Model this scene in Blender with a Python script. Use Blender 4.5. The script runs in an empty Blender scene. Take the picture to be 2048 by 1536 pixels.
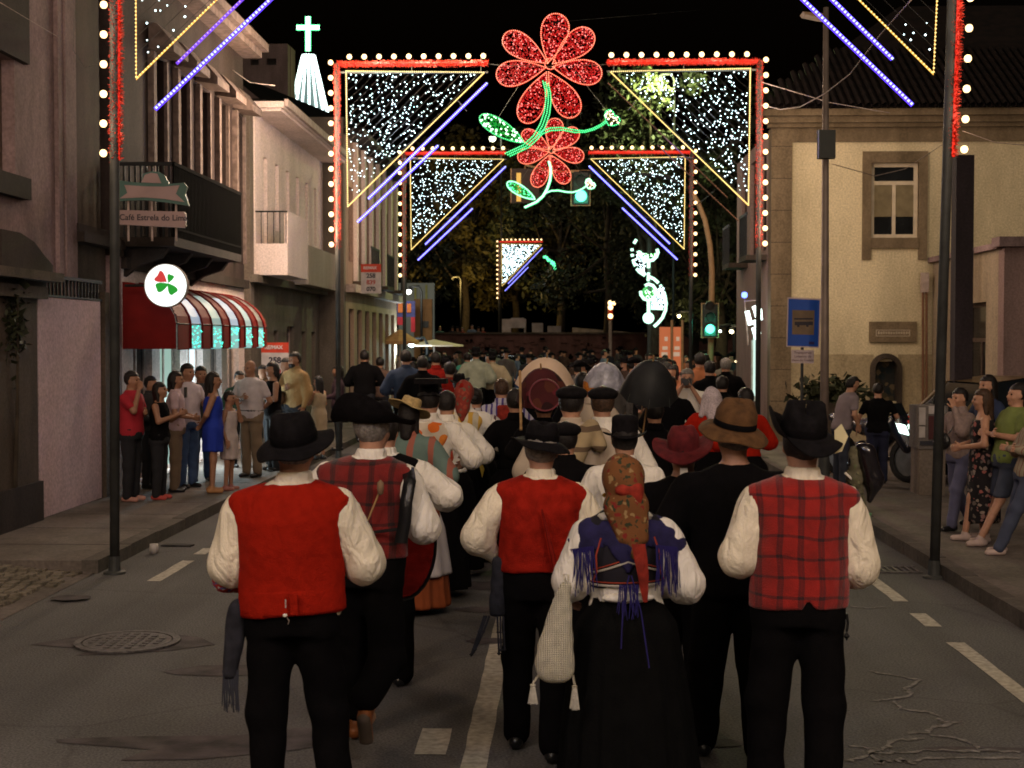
import bpy, math, random
import numpy as np
from mathutils import Vector, Matrix, Euler
random.seed(7)
R = math.radians
PI = math.pi
SC = bpy.context.scene
COL = SC.collection

# ---------------------------------------------------------------- camera, sky, light, exposure
F = 2844.0                      # focal length in photo pixels (2048 wide)
CAMZ = 2.1
yaw = math.atan(96 / F)
pitch = math.atan(88 / F)
cd = bpy.data.cameras.new('camera')
cam = bpy.data.objects.new('camera', cd)
COL.objects.link(cam)
cd.sensor_width = 36.0
cd.lens = 36.0 * F / 2048.0
cd.clip_end = 1500
cd.clip_start = 0.05
cam.location = (0, 0, CAMZ)
cam.rotation_euler = (PI / 2 - pitch, 0, yaw)
SC.camera = cam
cd.dof.use_dof = True
cd.dof.focus_distance = 10.0
cd.dof.aperture_fstop = 5.6
RM = cam.rotation_euler.to_matrix()

w = bpy.data.worlds.new('World')
SC.world = w
w.use_nodes = True
nt = w.node_tree
nt.nodes.clear()
sky = nt.nodes.new('ShaderNodeTexSky')
sky.sky_type = 'NISHITA'
sky.sun_disc = False
sky.sun_elevation = R(-4.0)
sky.sun_rotation = R(165)
bg = nt.nodes.new('ShaderNodeBackground')
bg.inputs['Strength'].default_value = 0.10
wo = nt.nodes.new('ShaderNodeOutputWorld')
nt.links.new(sky.outputs[0], bg.inputs[0])
nt.links.new(bg.outputs[0], wo.inputs[0])

sd = bpy.data.lights.new('sun', 'SUN')       # the even glow of the town behind the photographer
sd.energy = 0.62
sd.angle = R(50)
sd.color = (1.0, 0.83, 0.62)
sun = bpy.data.objects.new('sun', sd)
COL.objects.link(sun)
sun.rotation_euler = (R(46), 0, R(4))

SC.view_settings.view_transform = 'Standard'
SC.view_settings.look = 'None'
SC.view_settings.gamma = 1.0
SC.view_settings.exposure = 0.0
SC.view_settings.use_curve_mapping = False
SC.cycles.use_denoising = True
SC.cycles.max_bounces = 5
SC.cycles.diffuse_bounces = 2
SC.cycles.glossy_bounces = 2
SC.cycles.transmission_bounces = 4
SC.cycles.sample_clamp_indirect = 2.5
SC.cycles.caustics_reflective = False
SC.cycles.caustics_refractive = False
SC.cycles.pixel_filter_type = 'BLACKMAN_HARRIS'
SC.cycles.filter_width = 1.7

# ---------------------------------------------------------------- places from the photograph
def P(px, py, Y):
    d = RM @ Vector(((px - 1024) / F, -(py - 768) / F, -1))
    t = Y / d.y
    return Vector((d.x * t, Y, CAMZ + d.z * t))
def G(px, py, z=0.0):
    d = RM @ Vector(((px - 1024) / F, -(py - 768) / F, -1))
    t = (z - CAMZ) / d.z
    return Vector((d.x * t, d.y * t, z))

# ---------------------------------------------------------------- materials
MATS = {}
def nodes_of(m):
    m.use_nodes = True
    t = m.node_tree
    return t, t.nodes, t.links, t.nodes['Principled BSDF']
def mat(name, col, rough=0.8, var=0.12, scale=8.0, bump=0.0, bscale=60.0, metal=0.0, spec=0.3, col2=None, wear=None, sheen=0.0, folds=0.0, fstretch=(1, 1, .35)):
    """plain surface with procedural colour variation, grain and relief"""
    if name in MATS: return MATS[name]
    m = bpy.data.materials.new(name)
    t, n, l, b = nodes_of(m)
    tc = n.new('ShaderNodeTexCoord')
    no = n.new('ShaderNodeTexNoise')
    no.inputs['Scale'].default_value = scale
    no.inputs['Detail'].default_value = 6
    l.new(tc.outputs['Object'], no.inputs['Vector'])
    cr = n.new('ShaderNodeValToRGB')
    c1 = [max(0, c * (1 - var * 1.6)) for c in col]
    c2 = col2 or [min(1, c * (1 + var)) for c in col]
    cr.color_ramp.elements[0].position = 0.32
    cr.color_ramp.elements[1].position = 0.68
    cr.color_ramp.elements[0].color = (*c1, 1)
    cr.color_ramp.elements[1].color = (*c2, 1)
    l.new(no.outputs['Fac'], cr.inputs[0])
    l.new(cr.outputs[0], b.inputs['Base Color'])
    b.inputs['Roughness'].default_value = rough
    b.inputs['Metallic'].default_value = metal
    b.inputs['Specular IOR Level'].default_value = spec
    if sheen: b.inputs['Sheen Weight'].default_value = sheen
    if bump:
        n2 = n.new('ShaderNodeTexNoise')
        n2.inputs['Scale'].default_value = bscale
        n2.inputs['Detail'].default_value = 3
        l.new(tc.outputs['Object'], n2.inputs['Vector'])
        bu = n.new('ShaderNodeBump')
        bu.inputs['Strength'].default_value = bump
        bu.inputs['Distance'].default_value = 0.01
        l.new(n2.outputs['Fac'], bu.inputs['Height'])
        l.new(bu.outputs[0], b.inputs['Normal'])
    if folds:            # creases in the cloth, long and soft
        mp = n.new('ShaderNodeMapping'); mp.inputs['Scale'].default_value = fstretch
        l.new(tc.outputs['Object'], mp.inputs[0])
        n3 = n.new('ShaderNodeTexNoise'); n3.inputs['Scale'].default_value = 13; n3.inputs['Detail'].default_value = 4; n3.inputs['Distortion'].default_value = 1.6; n3.inputs['Roughness'].default_value = .45
        l.new(mp.outputs[0], n3.inputs['Vector'])
        b2 = n.new('ShaderNodeBump'); b2.inputs['Strength'].default_value = folds; b2.inputs['Distance'].default_value = 0.05
        l.new(n3.outputs['Fac'], b2.inputs['Height'])
        if bump: l.new(bu.outputs[0], b2.inputs['Normal'])
        l.new(b2.outputs[0], b.inputs['Normal'])
    MATS[name] = m
    return m
def glow(name, col, strength, base=(0.02, 0.02, 0.02), sample=False):
    if name in MATS: return MATS[name]
    m = bpy.data.materials.new(name)
    t, n, l, b = nodes_of(m)
    b.inputs['Base Color'].default_value = (*base, 1)
    b.inputs['Emission Color'].default_value = (*col, 1)
    b.inputs['Emission Strength'].default_value = strength
    m.cycles.emission_sampling = 'AUTO' if sample else 'NONE'
    MATS[name] = m
    return m
def plaid(name, c1, c2, period=0.095, width=0.16):
    if name in MATS: return MATS[name]
    m = mat(name, c1, 0.9, 0.15, 14, 0.5, 160, sheen=0.2)
    t, n, l, b = nodes_of(m)
    tc = n.new('ShaderNodeTexCoord')
    sp = n.new('ShaderNodeSeparateXYZ')
    l.new(tc.outputs['Object'], sp.inputs[0])
    src = b.inputs['Base Color'].links[0].from_socket
    wn = n.new('ShaderNodeTexNoise'); wn.inputs['Scale'].default_value = 4; wn.inputs['Detail'].default_value = 2
    l.new(tc.outputs['Object'], wn.inputs['Vector'])
    wm = n.new('ShaderNodeVectorMath'); wm.operation = 'SCALE'; wm.inputs['Scale'].default_value = .05
    l.new(wn.outputs['Color'], wm.inputs[0])
    wa = n.new('ShaderNodeVectorMath'); wa.operation = 'ADD'
    l.new(tc.outputs['Object'], wa.inputs[0]); l.new(wm.outputs[0], wa.inputs[1]); l.new(wa.outputs[0], sp.inputs[0])
    facs = []
    for ax, per, ph in (('X', period, 0.02), ('Z', period * 1.0, 0.0), ('X', period * 1.0, 0.034)):
        a = n.new('ShaderNodeMath'); a.operation = 'ADD'; a.inputs[1].default_value = ph + 10
        l.new(sp.outputs[ax], a.inputs[0])
        d = n.new('ShaderNodeMath'); d.operation = 'DIVIDE'; d.inputs[1].default_value = per
        l.new(a.outputs[0], d.inputs[0])
        fr = n.new('ShaderNodeMath'); fr.operation = 'FRACT'
        l.new(d.outputs[0], fr.inputs[0])
        lt = n.new('ShaderNodeMath'); lt.operation = 'LESS_THAN'; lt.inputs[1].default_value = width
        l.new(fr.outputs[0], lt.inputs[0])
        facs.append(lt)
    s = facs[0]
    for f in facs[1:]:
        ad = n.new('ShaderNodeMath'); ad.operation = 'ADD'
        l.new(s.outputs[0], ad.inputs[0]); l.new(f.outputs[0], ad.inputs[1]); s = ad
    mu = n.new('ShaderNodeMath'); mu.operation = 'MULTIPLY'; mu.inputs[1].default_value = 0.60; mu.use_clamp = True
    l.new(s.outputs[0], mu.inputs[0])
    mx = n.new('ShaderNodeMix'); mx.data_type = 'RGBA'
    l.new(mu.outputs[0], mx.inputs['Factor'])
    l.new(src, mx.inputs[6])
    mx.inputs[7].default_value = (*c2, 1)
    l.new(mx.outputs[2], b.inputs['Base Color'])
    return m
def stripes(name, c1, c2, period=0.06, frac=0.45, axis='X'):
    if name in MATS: return MATS[name]
    m = mat(name, c1, 0.9, 0.08, 14, 0.3, 120)
    t, n, l, b = nodes_of(m)
    tc = n.new('ShaderNodeTexCoord')
    sp = n.new('ShaderNodeSeparateXYZ')
    l.new(tc.outputs['Object'], sp.inputs[0])
    src = b.inputs['Base Color'].links[0].from_socket
    no = n.new('ShaderNodeTexNoise'); no.inputs['Scale'].default_value = 5
    l.new(tc.outputs['Object'], no.inputs['Vector'])
    q = n.new('ShaderNodeMath'); q.operation = 'MULTIPLY_ADD'; q.inputs[1].default_value = 0.05
    l.new(no.outputs['Fac'], q.inputs[0]); l.new(sp.outputs[axis], q.inputs[2])
    a = n.new('ShaderNodeMath'); a.operation = 'ADD'; a.inputs[1].default_value = 10
    l.new(q.outputs[0], a.inputs[0])
    d = n.new('ShaderNodeMath'); d.operation = 'DIVIDE'; d.inputs[1].default_value = period
    l.new(a.outputs[0], d.inputs[0])
    fr = n.new('ShaderNodeMath'); fr.operation = 'FRACT'
    l.new(d.outputs[0], fr.inputs[0])
    lt = n.new('ShaderNodeMath'); lt.operation = 'LESS_THAN'; lt.inputs[1].default_value = frac
    l.new(fr.outputs[0], lt.inputs[0])
    mx = n.new('ShaderNodeMix'); mx.data_type = 'RGBA'
    l.new(lt.outputs[0], mx.inputs['Factor'])
    l.new(src, mx.inputs[6]); mx.inputs[7].default_value = (*c2, 1)
    l.new(mx.outputs[2], b.inputs['Base Color'])
    return m
def floral(name, c1, cols, scale=14.0, thr=0.32):
    """printed cloth: voronoi blossoms on a ground colour"""
    if name in MATS: return MATS[name]
    m = mat(name, c1, 0.9, 0.1, 10, 0.2, 120)
    t, n, l, b = nodes_of(m)
    tc = n.new('ShaderNodeTexCoord')
    no = n.new('ShaderNodeTexNoise'); no.inputs['Scale'].default_value = scale * 0.8
    l.new(tc.outputs['Object'], no.inputs['Vector'])
    vm = n.new('ShaderNodeMix'); vm.data_type = 'RGBA'; vm.inputs['Factor'].default_value = 0.06
    l.new(tc.outputs['Object'], vm.inputs[6]); l.new(no.outputs['Color'], vm.inputs[7])
    v = n.new('ShaderNodeTexVoronoi'); v.inputs['Scale'].default_value = scale
    l.new(vm.outputs[2], v.inputs['Vector'])
    cr = n.new('ShaderNodeValToRGB'); cr.color_ramp.interpolation = 'CONSTANT'
    el = cr.color_ramp.elements
    el[0].color = (*cols[0], 1); el[1].position = 0.5; el[1].color = (*cols[1 % len(cols)], 1)
    for i, c in enumerate(cols[2:]):
        e = el.new(0.25 + 0.5 * i); e.color = (*c, 1)
    sx = n.new('ShaderNodeSeparateColor'); l.new(v.outputs['Color'], sx.inputs[0])
    l.new(sx.outputs[0], cr.inputs[0])
    lt = n.new('ShaderNodeMath'); lt.operation = 'LESS_THAN'; lt.inputs[1].default_value = thr
    l.new(v.outputs['Distance'], lt.inputs[0])
    src = b.inputs['Base Color'].links[0].from_socket
    mx = n.new('ShaderNodeMix'); mx.data_type = 'RGBA'
    l.new(lt.outputs[0], mx.inputs['Factor']); l.new(src, mx.inputs[6]); l.new(cr.outputs[0], mx.inputs[7])
    l.new(mx.outputs[2], b.inputs['Base Color'])
    return m
def stone_mat(name, col, rough=0.85, stain=0.5, scale=1.3, bump=0.6):
    """weathered plaster or stone with large stains, streaks and grain"""
    if name in MATS: return MATS[name]
    m = mat(name, col, rough, 0.14, 30, bump, 90, spec=0.2)
    t, n, l, b = nodes_of(m)
    tc = n.new('ShaderNodeTexCoord')
    mp = n.new('ShaderNodeMapping'); mp.inputs['Scale'].default_value = (1, 1, 0.35)
    l.new(tc.outputs['Object'], mp.inputs[0])
    no = n.new('ShaderNodeTexNoise'); no.inputs['Scale'].default_value = scale; no.inputs['Detail'].default_value = 8
    no.inputs['Roughness'].default_value = 0.65
    l.new(mp.outputs[0], no.inputs['Vector'])
    cr = n.new('ShaderNodeValToRGB')
    cr.color_ramp.elements[0].position = 0.35; cr.color_ramp.elements[0].color = (1 - stain, 1 - stain, 1 - stain * 1.05, 1)
    cr.color_ramp.elements[1].position = 0.6; cr.color_ramp.elements[1].color = (1, 1, 1, 1)
    l.new(no.outputs['Fac'], cr.inputs[0])
    src = b.inputs['Base Color'].links[0].from_socket
    mx = n.new('ShaderNodeMix'); mx.data_type = 'RGBA'; mx.blend_type = 'MULTIPLY'; mx.inputs['Factor'].default_value = 1
    l.new(src, mx.inputs[6]); l.new(cr.outputs[0], mx.inputs[7])
    l.new(mx.outputs[2], b.inputs['Base Color'])
    return m

# ---------------------------------------------------------------- objects
def link(name, me, parent=None, mats=(), smooth=False):
    o = bpy.data.objects.new(name, me)
    for m in mats:
        me.materials.append(m)
    if smooth:
        me.polygons.foreach_set('use_smooth', np.ones(len(me.polygons), dtype=bool))
    COL.objects.link(o)
    if parent: o.parent = parent
    return o
def tag(o, label=None, cat=None, group=None, kind=None):
    if label: o['label'] = label
    if cat: o['category'] = cat
    if group: o['group'] = group
    if kind: o['kind'] = kind
    return o
def thing(name, label, cat, loc=(0, 0, 0), rz=0.0, group=None):
    o = bpy.data.objects.new(name, None)
    o.empty_display_size = 0.2
    COL.objects.link(o)
    o.location = loc
    o.rotation_euler = (0, 0, rz)
    return tag(o, label, cat, group)
def struct(o):
    o['kind'] = 'structure'
    return o
def stuff(o):
    o['kind'] = 'stuff'
    return o
def dup(root, loc=None, rz=None, label=None, scale=None):
    r = root.copy(); COL.objects.link(r)
    if loc is not None: r.location = loc
    if rz is not None: r.rotation_euler = (0, 0, rz)
    if scale is not None: r.scale = scale
    if label: r['label'] = label
    for ch in list(root.children):
        c = ch.copy(); COL.objects.link(c); c.parent = r
        for g in list(ch.children):
            d = g.copy(); COL.objects.link(d); d.parent = c
    return r

class MB:
    """collects vertices and faces with material slots"""
    def __init__(s): s.v = []; s.f = []; s.m = []; s.slots = []
    def slot(s, m):
        if m not in s.slots: s.slots.append(m)
        return s.slots.index(m)
    def add(s, vs, fs, m):
        k = len(s.v); i = s.slot(m)
        s.v += [tuple(v) for v in vs]
        s.f += [tuple(a + k for a in f) for f in fs]
        s.m += [i] * len(fs)
    def box(s, x0, x1, y0, y1, z0, z1, m):
        vs = [(x0, y0, z0), (x1, y0, z0), (x1, y1, z0), (x0, y1, z0), (x0, y0, z1), (x1, y0, z1), (x1, y1, z1), (x0, y1, z1)]
        s.add(vs, [(0, 3, 2, 1), (4, 5, 6, 7), (0, 1, 5, 4), (1, 2, 6, 5), (2, 3, 7, 6), (3, 0, 4, 7)], m)
    def prism(s, pts, d, m):
        """closed outline pts (3D) extruded by vector d"""
        n = len(pts); d = Vector(d)
        vs = [Vector(p) for p in pts] + [Vector(p) + d for p in pts]
        fs = [tuple(range(n))[::-1], tuple(range(n, 2 * n))] + [(i, (i + 1) % n, (i + 1) % n + n, i + n) for i in range(n)]
        s.add(vs, fs, m)
    def tube(s, pts, r, m, n=6, closed=False, cap=True):
        pts = [Vector(p) for p in pts]
        k = len(pts); rs = r if isinstance(r, (list, tuple)) else [r] * k
        vs = []
        up = None
        for i, p in enumerate(pts):
            a = pts[(i - 1) % k] if (closed or i > 0) else pts[i]
            b = pts[(i + 1) % k] if (closed or i < k - 1) else pts[i]
            d = (b - a)
            if d.length < 1e-9: d = Vector((0, 0, 1))
            d.normalize()
            if up is None:
                up = Vector((0, 0, 1)) if abs(d.z) < 0.9 else Vector((1, 0, 0))
            e1 = up - d * up.dot(d)
            if e1.length < 1e-6: e1 = d.orthogonal()
            e1.normalize(); up = e1
            e2 = d.cross(e1)
            for j in range(n):
                q = 2 * PI * j / n
                vs.append(p + (e1 * math.cos(q) + e2 * math.sin(q)) * rs[i])
        fs = []
        for i in range(k if closed else k - 1):
            i2 = (i + 1) % k
            for j in range(n):
                j2 = (j + 1) % n
                fs.append((i * n + j, i * n + j2, i2 * n + j2, i2 * n + j))
        if cap and not closed:
            fs.append(tuple(range(n))[::-1]); fs.append(tuple((k - 1) * n + j for j in range(n)))
        s.add(vs, fs, m)
    def lathe(s, prof, c, m, n=16, ax='Z'):
        """profile [(r, h)] about an axis through c"""
        vs = []
        c = Vector(c)
        for r, h in prof:
            for j in range(n):
                q = 2 * PI * j / n
                if ax == 'Z': vs.append(c + Vector((r * math.cos(q), r * math.sin(q), h)))
                elif ax == 'Y': vs.append(c + Vector((r * math.cos(q), h, r * math.sin(q))))
                else: vs.append(c + Vector((h, r * math.cos(q), r * math.sin(q))))
        fs = []
        for i in range(len(prof) - 1):
            for j in range(n):
                j2 = (j + 1) % n
                fs.append((i * n + j, i * n + j2, (i + 1) * n + j2, (i + 1) * n + j))
        s.add(vs, fs, m)
    def octa(s, c, r, m):
        x, y, z = c
        s.add([(x + r, y, z), (x - r, y, z), (x, y + r, z), (x, y - r, z), (x, y, z + r), (x, y, z - r)],
              [(0, 2, 4), (2, 1, 4), (1, 3, 4), (3, 0, 4), (2, 0, 5), (1, 2, 5), (3, 1, 5), (0, 3, 5)], m)
    def build(s, name, parent=None, smooth=False):
        me = bpy.data.meshes.new(name)
        me.from_pydata(s.v, [], s.f)
        for m in s.slots: me.materials.append(m)
        me.polygons.foreach_set('material_index', np.array(s.m, dtype=np.int32))
        if smooth: me.polygons.foreach_set('use_smooth', np.ones(len(s.f), dtype=bool))
        me.update()
        o = bpy.data.objects.new(name, me)
        COL.objects.link(o)
        if parent: o.parent = parent
        return o
def bx(name, x0, x1, y0, y1, z0, z1, m, parent=None):
    b = MB(); b.box(x0, x1, y0, y1, z0, z1, m)
    return b.build(name, parent)
def sphere_mesh(name, r, m, n=10, k=7):
    b = MB()
    prof = [(max(1e-4, r * math.sin(PI * i / k)), -r * math.cos(PI * i / k)) for i in range(k + 1)]
    b.lathe(prof, (0, 0, 0), m, n)
    me = bpy.data.meshes.new(name)
    me.from_pydata(b.v, [], b.f); me.materials.append(m)
    me.polygons.foreach_set('use_smooth', np.ones(len(b.f), dtype=bool))
    return me
def place(name, me, loc, parent=None, rot=None, scale=None):
    o = bpy.data.objects.new(name, me)
    COL.objects.link(o)
    o.location = loc
    if rot: o.rotation_euler = rot
    if scale: o.scale = scale
    if parent: o.parent = parent
    return o
def lettering(txt, size, m, loc, rot, parent, depth=0.002, align='CENTER', shear=0.0, bold=0.0, name='lettering'):
    c = bpy.data.curves.new(name, 'FONT')
    c.body = txt; c.size = size; c.align_x = align; c.align_y = 'CENTER'
    c.extrude = depth; c.shear = shear; c.offset = bold
    o = bpy.data.objects.new(name, c)
    me = bpy.data.meshes.new_from_object(o)
    bpy.data.objects.remove(o)
    me.materials.clear(); me.materials.append(m)
    o = bpy.data.objects.new(name, me)
    COL.objects.link(o)
    o.location = loc; o.rotation_euler = rot
    if parent: o.parent = parent
    return o

# ---------------------------------------------------------------- implicit surfaces (bodies and clothes)
def surface_nets(V, org, h):
    S = V < 0
    nx, ny, nz = V.shape
    c = S[:-1, :-1, :-1].astype(np.int8)
    cnt = np.zeros((nx - 1, ny - 1, nz - 1), np.int8)
    for dx in (0, 1):
        for dy in (0, 1):
            for dz in (0, 1):
                cnt += S[dx:nx - 1 + dx, dy:ny - 1 + dy, dz:nz - 1 + dz]
    act = (cnt > 0) & (cnt < 8)
    idx = -np.ones(act.shape, np.int64)
    I = np.argwhere(act)
    idx[act] = np.arange(len(I))
    if len(I) == 0: return np.zeros((0, 3)), np.zeros((0, 4), int)
    acc = np.zeros((len(I), 3)); num = np.zeros(len(I))
    corners = [(a, b, c2) for a in (0, 1) for b in (0, 1) for c2 in (0, 1)]
    for a in corners:
        for ax in range(3):
            if a[ax] == 1: continue
            b = list(a); b[ax] = 1
            va = V[I[:, 0] + a[0], I[:, 1] + a[1], I[:, 2] + a[2]]
            vb = V[I[:, 0] + b[0], I[:, 1] + b[1], I[:, 2] + b[2]]
            k = (va < 0) != (vb < 0)
            t = np.where(k, va / np.where(k, va - vb, 1), 0)
            p = np.tile(np.array(a, float), (len(I), 1))
            p[:, ax] += t
            acc[k] += p[k]; num[k] += 1
    pos = (I + acc / num[:, None]) * h + org
    quads = []
    for ax in range(3):
        o1, o2 = [(1, 2), (2, 0), (0, 1)][ax]
        A = [slice(None)] * 3; B = [slice(None)] * 3
        A[ax] = slice(0, -1); B[ax] = slice(1, None)
        for o in (o1, o2):
            A[o] = slice(1, -1); B[o] = slice(1, -1)
        a = S[tuple(A)]; b = S[tuple(B)]
        E = np.argwhere(a != b)
        if len(E) == 0: continue
        sgn = a[E[:, 0], E[:, 1], E[:, 2]]
        base = E.copy(); base[:, o1] += 1; base[:, o2] += 1
        def cell(d1, d2):
            q = base.copy(); q[:, o1] -= d1; q[:, o2] -= d2
            return idx[q[:, 0], q[:, 1], q[:, 2]]
        q = np.stack([cell(1, 1), cell(0, 1), cell(0, 0), cell(1, 0)], 1)
        q[~sgn] = q[~sgn][:, ::-1]
        quads.append(q)
    return pos, np.concatenate(quads)

def smin(a, b, k):
    h = np.clip(0.5 + 0.5 * (b - a) / k, 0, 1)
    return b * (1 - h) + a * h - k * h * (1 - h)
class Field:
    """a sum of blended solids over a grid"""
    def __init__(s, lo, hi, h):
        lo = np.array(lo, float); hi = np.array(hi, float)
        n = np.ceil((hi - lo) / h).astype(int) + 1
        s.org = lo; s.h = h
        s.X, s.Y, s.Z = np.meshgrid(*[lo[i] + np.arange(n[i]) * h for i in range(3)], indexing='ij')
        s.V = np.full(s.X.shape, 9.0)
    def _sub(s, lo, hi):
        sl = []
        for i in range(3):
            a = int(max(0, math.floor((lo[i] - s.org[i]) / s.h)))
            b = int(min(s.V.shape[i], math.ceil((hi[i] - s.org[i]) / s.h) + 1))
            if b <= a: return None
            sl.append(slice(a, b))
        return tuple(sl)
    def cone(s, a, b, ra, rb, k=0.03, flat=None):
        a = np.array(a, float); b = np.array(b, float)
        m = max(ra, rb) + k + 0.06
        q = s._sub(np.minimum(a, b) - m, np.maximum(a, b) + m)
        if q is None: return s
        x, y, z = s.X[q] - a[0], s.Y[q] - a[1], s.Z[q] - a[2]
        d = b - a; L2 = float(d @ d) + 1e-12
        t = np.clip((x * d[0] + y * d[1] + z * d[2]) / L2, 0, 1)
        dist = np.sqrt((x - t * d[0]) ** 2 + (y - t * d[1]) ** 2 + (z - t * d[2]) ** 2) - (ra + (rb - ra) * t)
        s.V[q] = smin(s.V[q], dist, k)
        return s
    def ell(s, c, r, k=0.03, sub=False, rot=0.0):
        c = np.array(c, float); r = np.array(r, float)
        m = r.max() + k + 0.06
        q = s._sub(c - m, c + m)
        if q is None: return s
        x, y, z = s.X[q] - c[0], s.Y[q] - c[1], s.Z[q] - c[2]
        if rot:
            x, y = x * math.cos(rot) + y * math.sin(rot), -x * math.sin(rot) + y * math.cos(rot)
        l = np.sqrt((x / r[0]) ** 2 + (y / r[1]) ** 2 + (z / r[2]) ** 2)
        dist = (l - 1) * r.min()
        s.V[q] = -smin(-s.V[q], dist, k) if sub else smin(s.V[q], dist, k)
        return s
    def loft(s, prof, k=0.03, cx=None, cy=None, folds=None):
        """prof rows (z, rx, ry[, ox, oy])"""
        p = np.array([list(r) + [0] * (5 - len(r)) for r in prof], float)
        z = s.Z
        rx = np.interp(z, p[:, 0], p[:, 1]); ry = np.interp(z, p[:, 0], p[:, 2])
        ox = np.interp(z, p[:, 0], p[:, 3]); oy = np.interp(z, p[:, 0], p[:, 4])
        x = s.X - ox; y = s.Y - oy
        if folds is not None:
            th = np.arctan2(y / ry, x / rx)
            f = 1 + folds(th, z)
            rx = rx * f; ry = ry * f
        l = np.sqrt((x / rx) ** 2 + (y / ry) ** 2)
        dist = (l - 1) * np.minimum(rx, ry)
        dist = np.maximum(dist, np.maximum(p[0, 0] - z, z - p[-1, 0]))
        s.V = smin(s.V, dist, k)
        return s
    def wrinkle(s, amp, f, seed=0, stretch=(1, 1, 1), mask=None):
        rs = np.random.RandomState(seed)
        w = 0
        for i in range(5):
            d = rs.normal(size=3) * np.array(stretch); d /= np.linalg.norm(d)
            ff = f * (0.7 + 0.9 * rs.rand())
            ph = rs.rand(4) * 6.28
            w = w + np.sin(ff * (s.X * d[0] + s.Y * d[1] + s.Z * d[2]) + ph[0] + 1.4 * np.sin(ff * 0.45 * (s.X * d[2] + s.Y * d[0] - s.Z * d[1]) + ph[1]))
        w = w * amp / 3.0
        if mask is not None: w = w * mask
        s.V = s.V + w
        return s
    def clip(s, d):
        s.V = np.maximum(s.V, d)
        return s
    def mesh(s, name, m, parent=None, extra=None):
        V = s.V
        V[0, :, :] = np.maximum(V[0, :, :], 0.01); V[-1, :, :] = np.maximum(V[-1, :, :], 0.01)
        V[:, 0, :] = np.maximum(V[:, 0, :], 0.01); V[:, -1, :] = np.maximum(V[:, -1, :], 0.01)
        V[:, :, 0] = np.maximum(V[:, :, 0], 0.01); V[:, :, -1] = np.maximum(V[:, :, -1], 0.01)
        vs, qs = surface_nets(V, s.org, s.h)
        if extra:
            for v2, q2 in extra:
                qs = np.concatenate([qs, q2 + len(vs)]); vs = np.concatenate([vs, v2])
        return np_mesh(name, vs, qs, m, parent)
    def raw(s):
        return surface_nets(s.V, s.org, s.h)
def np_mesh(name, vs, qs, m, parent=None, smooth=True):
    me = bpy.data.meshes.new(name)
    nq = len(qs)
    me.vertices.add(len(vs)); me.loops.add(nq * 4); me.polygons.add(nq)
    me.vertices.foreach_set('co', np.asarray(vs, np.float32).ravel())
    me.loops.foreach_set('vertex_index', np.asarray(qs, np.int32).ravel())
    me.polygons.foreach_set('loop_start', np.arange(0, nq * 4, 4, dtype=np.int32))
    me.polygons.foreach_set('use_smooth', np.full(nq, smooth))
    me.update(calc_edges=True)
    me.materials.append(m)
    o = bpy.data.objects.new(name, me)
    COL.objects.link(o)
    if parent: o.parent = parent
    return o
# ---------------------------------------------------------------- people
SKIN = mat('skin', (0.42, 0.22, 0.14), 0.55, 0.08, 30, 0.1, 200, spec=0.35)
SKIN_D = mat('skin_tanned', (0.30, 0.15, 0.09), 0.55, 0.08, 30, 0.1, 200, spec=0.35)
HAIR_K = mat('hair_black', (0.012, 0.009, 0.008), 0.5, 0.4, 60, 0.6, 150)
HAIR_B = mat('hair_brown', (0.06, 0.032, 0.018), 0.5, 0.4, 60, 0.6, 150)
HAIR_G = mat('hair_grey', (0.20, 0.18, 0.16), 0.6, 0.3, 60, 0.6, 150)
BLACK = mat('black_wool', (0.005, 0.0045, 0.005), 0.95, 0.1, 20, 0.4, 200, spec=0.05)
FELT = mat('black_felt', (0.007, 0.006, 0.007), 0.9, 0.3, 30, 0.4, 160, spec=0.12)
LINEN = mat('white_linen', (0.82, 0.73, 0.57), 0.9, 0.06, 9, 0.35, 90, spec=0.15, folds=.6)
WHITE = mat('white_cotton', (0.80, 0.75, 0.67), 0.9, 0.05, 9, 0.3, 90, spec=0.15, folds=.6)
REDV = mat('red_wool', (0.40, 0.016, 0.006), 0.95, 0.09, 24, 0.9, 260, spec=0.08, folds=.26, fstretch=(.7, .7, .5))
REDD = mat('dark_red_wool', (0.22, 0.012, 0.008), 0.95, 0.16, 16, 0.6, 190, spec=0.08)
LEATHER = mat('black_leather', (0.012, 0.012, 0.013), 0.3, 0.2, 20, 0.2, 90, spec=0.5)
BROWNL = mat('brown_leather', (0.22, 0.075, 0.025), 0.45, 0.2, 20, 0.2, 90)
EYE = mat('eye_dark', (0.02, 0.014, 0.01), 0.2)
LIP = mat('lip', (0.30, 0.09, 0.07), 0.6)
STRAW = mat('straw', (0.50, 0.36, 0.16), 0.8, 0.2, 40, 0.8, 200)
WOOD = mat('wood', (0.32, 0.19, 0.08), 0.6, 0.25, 12, 0.3, 60)

TM = [(.84, .165, .118), (.95, .178, .132), (1.08, .165, .122), (1.22, .172, .13), (1.33, .186, .125), (1.41, .180, .100), (1.455, .13, .082), (1.50, .062, .056)]
TF = [(.84, .170, .120), (.95, .180, .132), (1.08, .138, .105), (1.22, .150, .122), (1.33, .162, .115), (1.40, .155, .090), (1.45, .10, .07), (1.50, .052, .050)]

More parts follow.
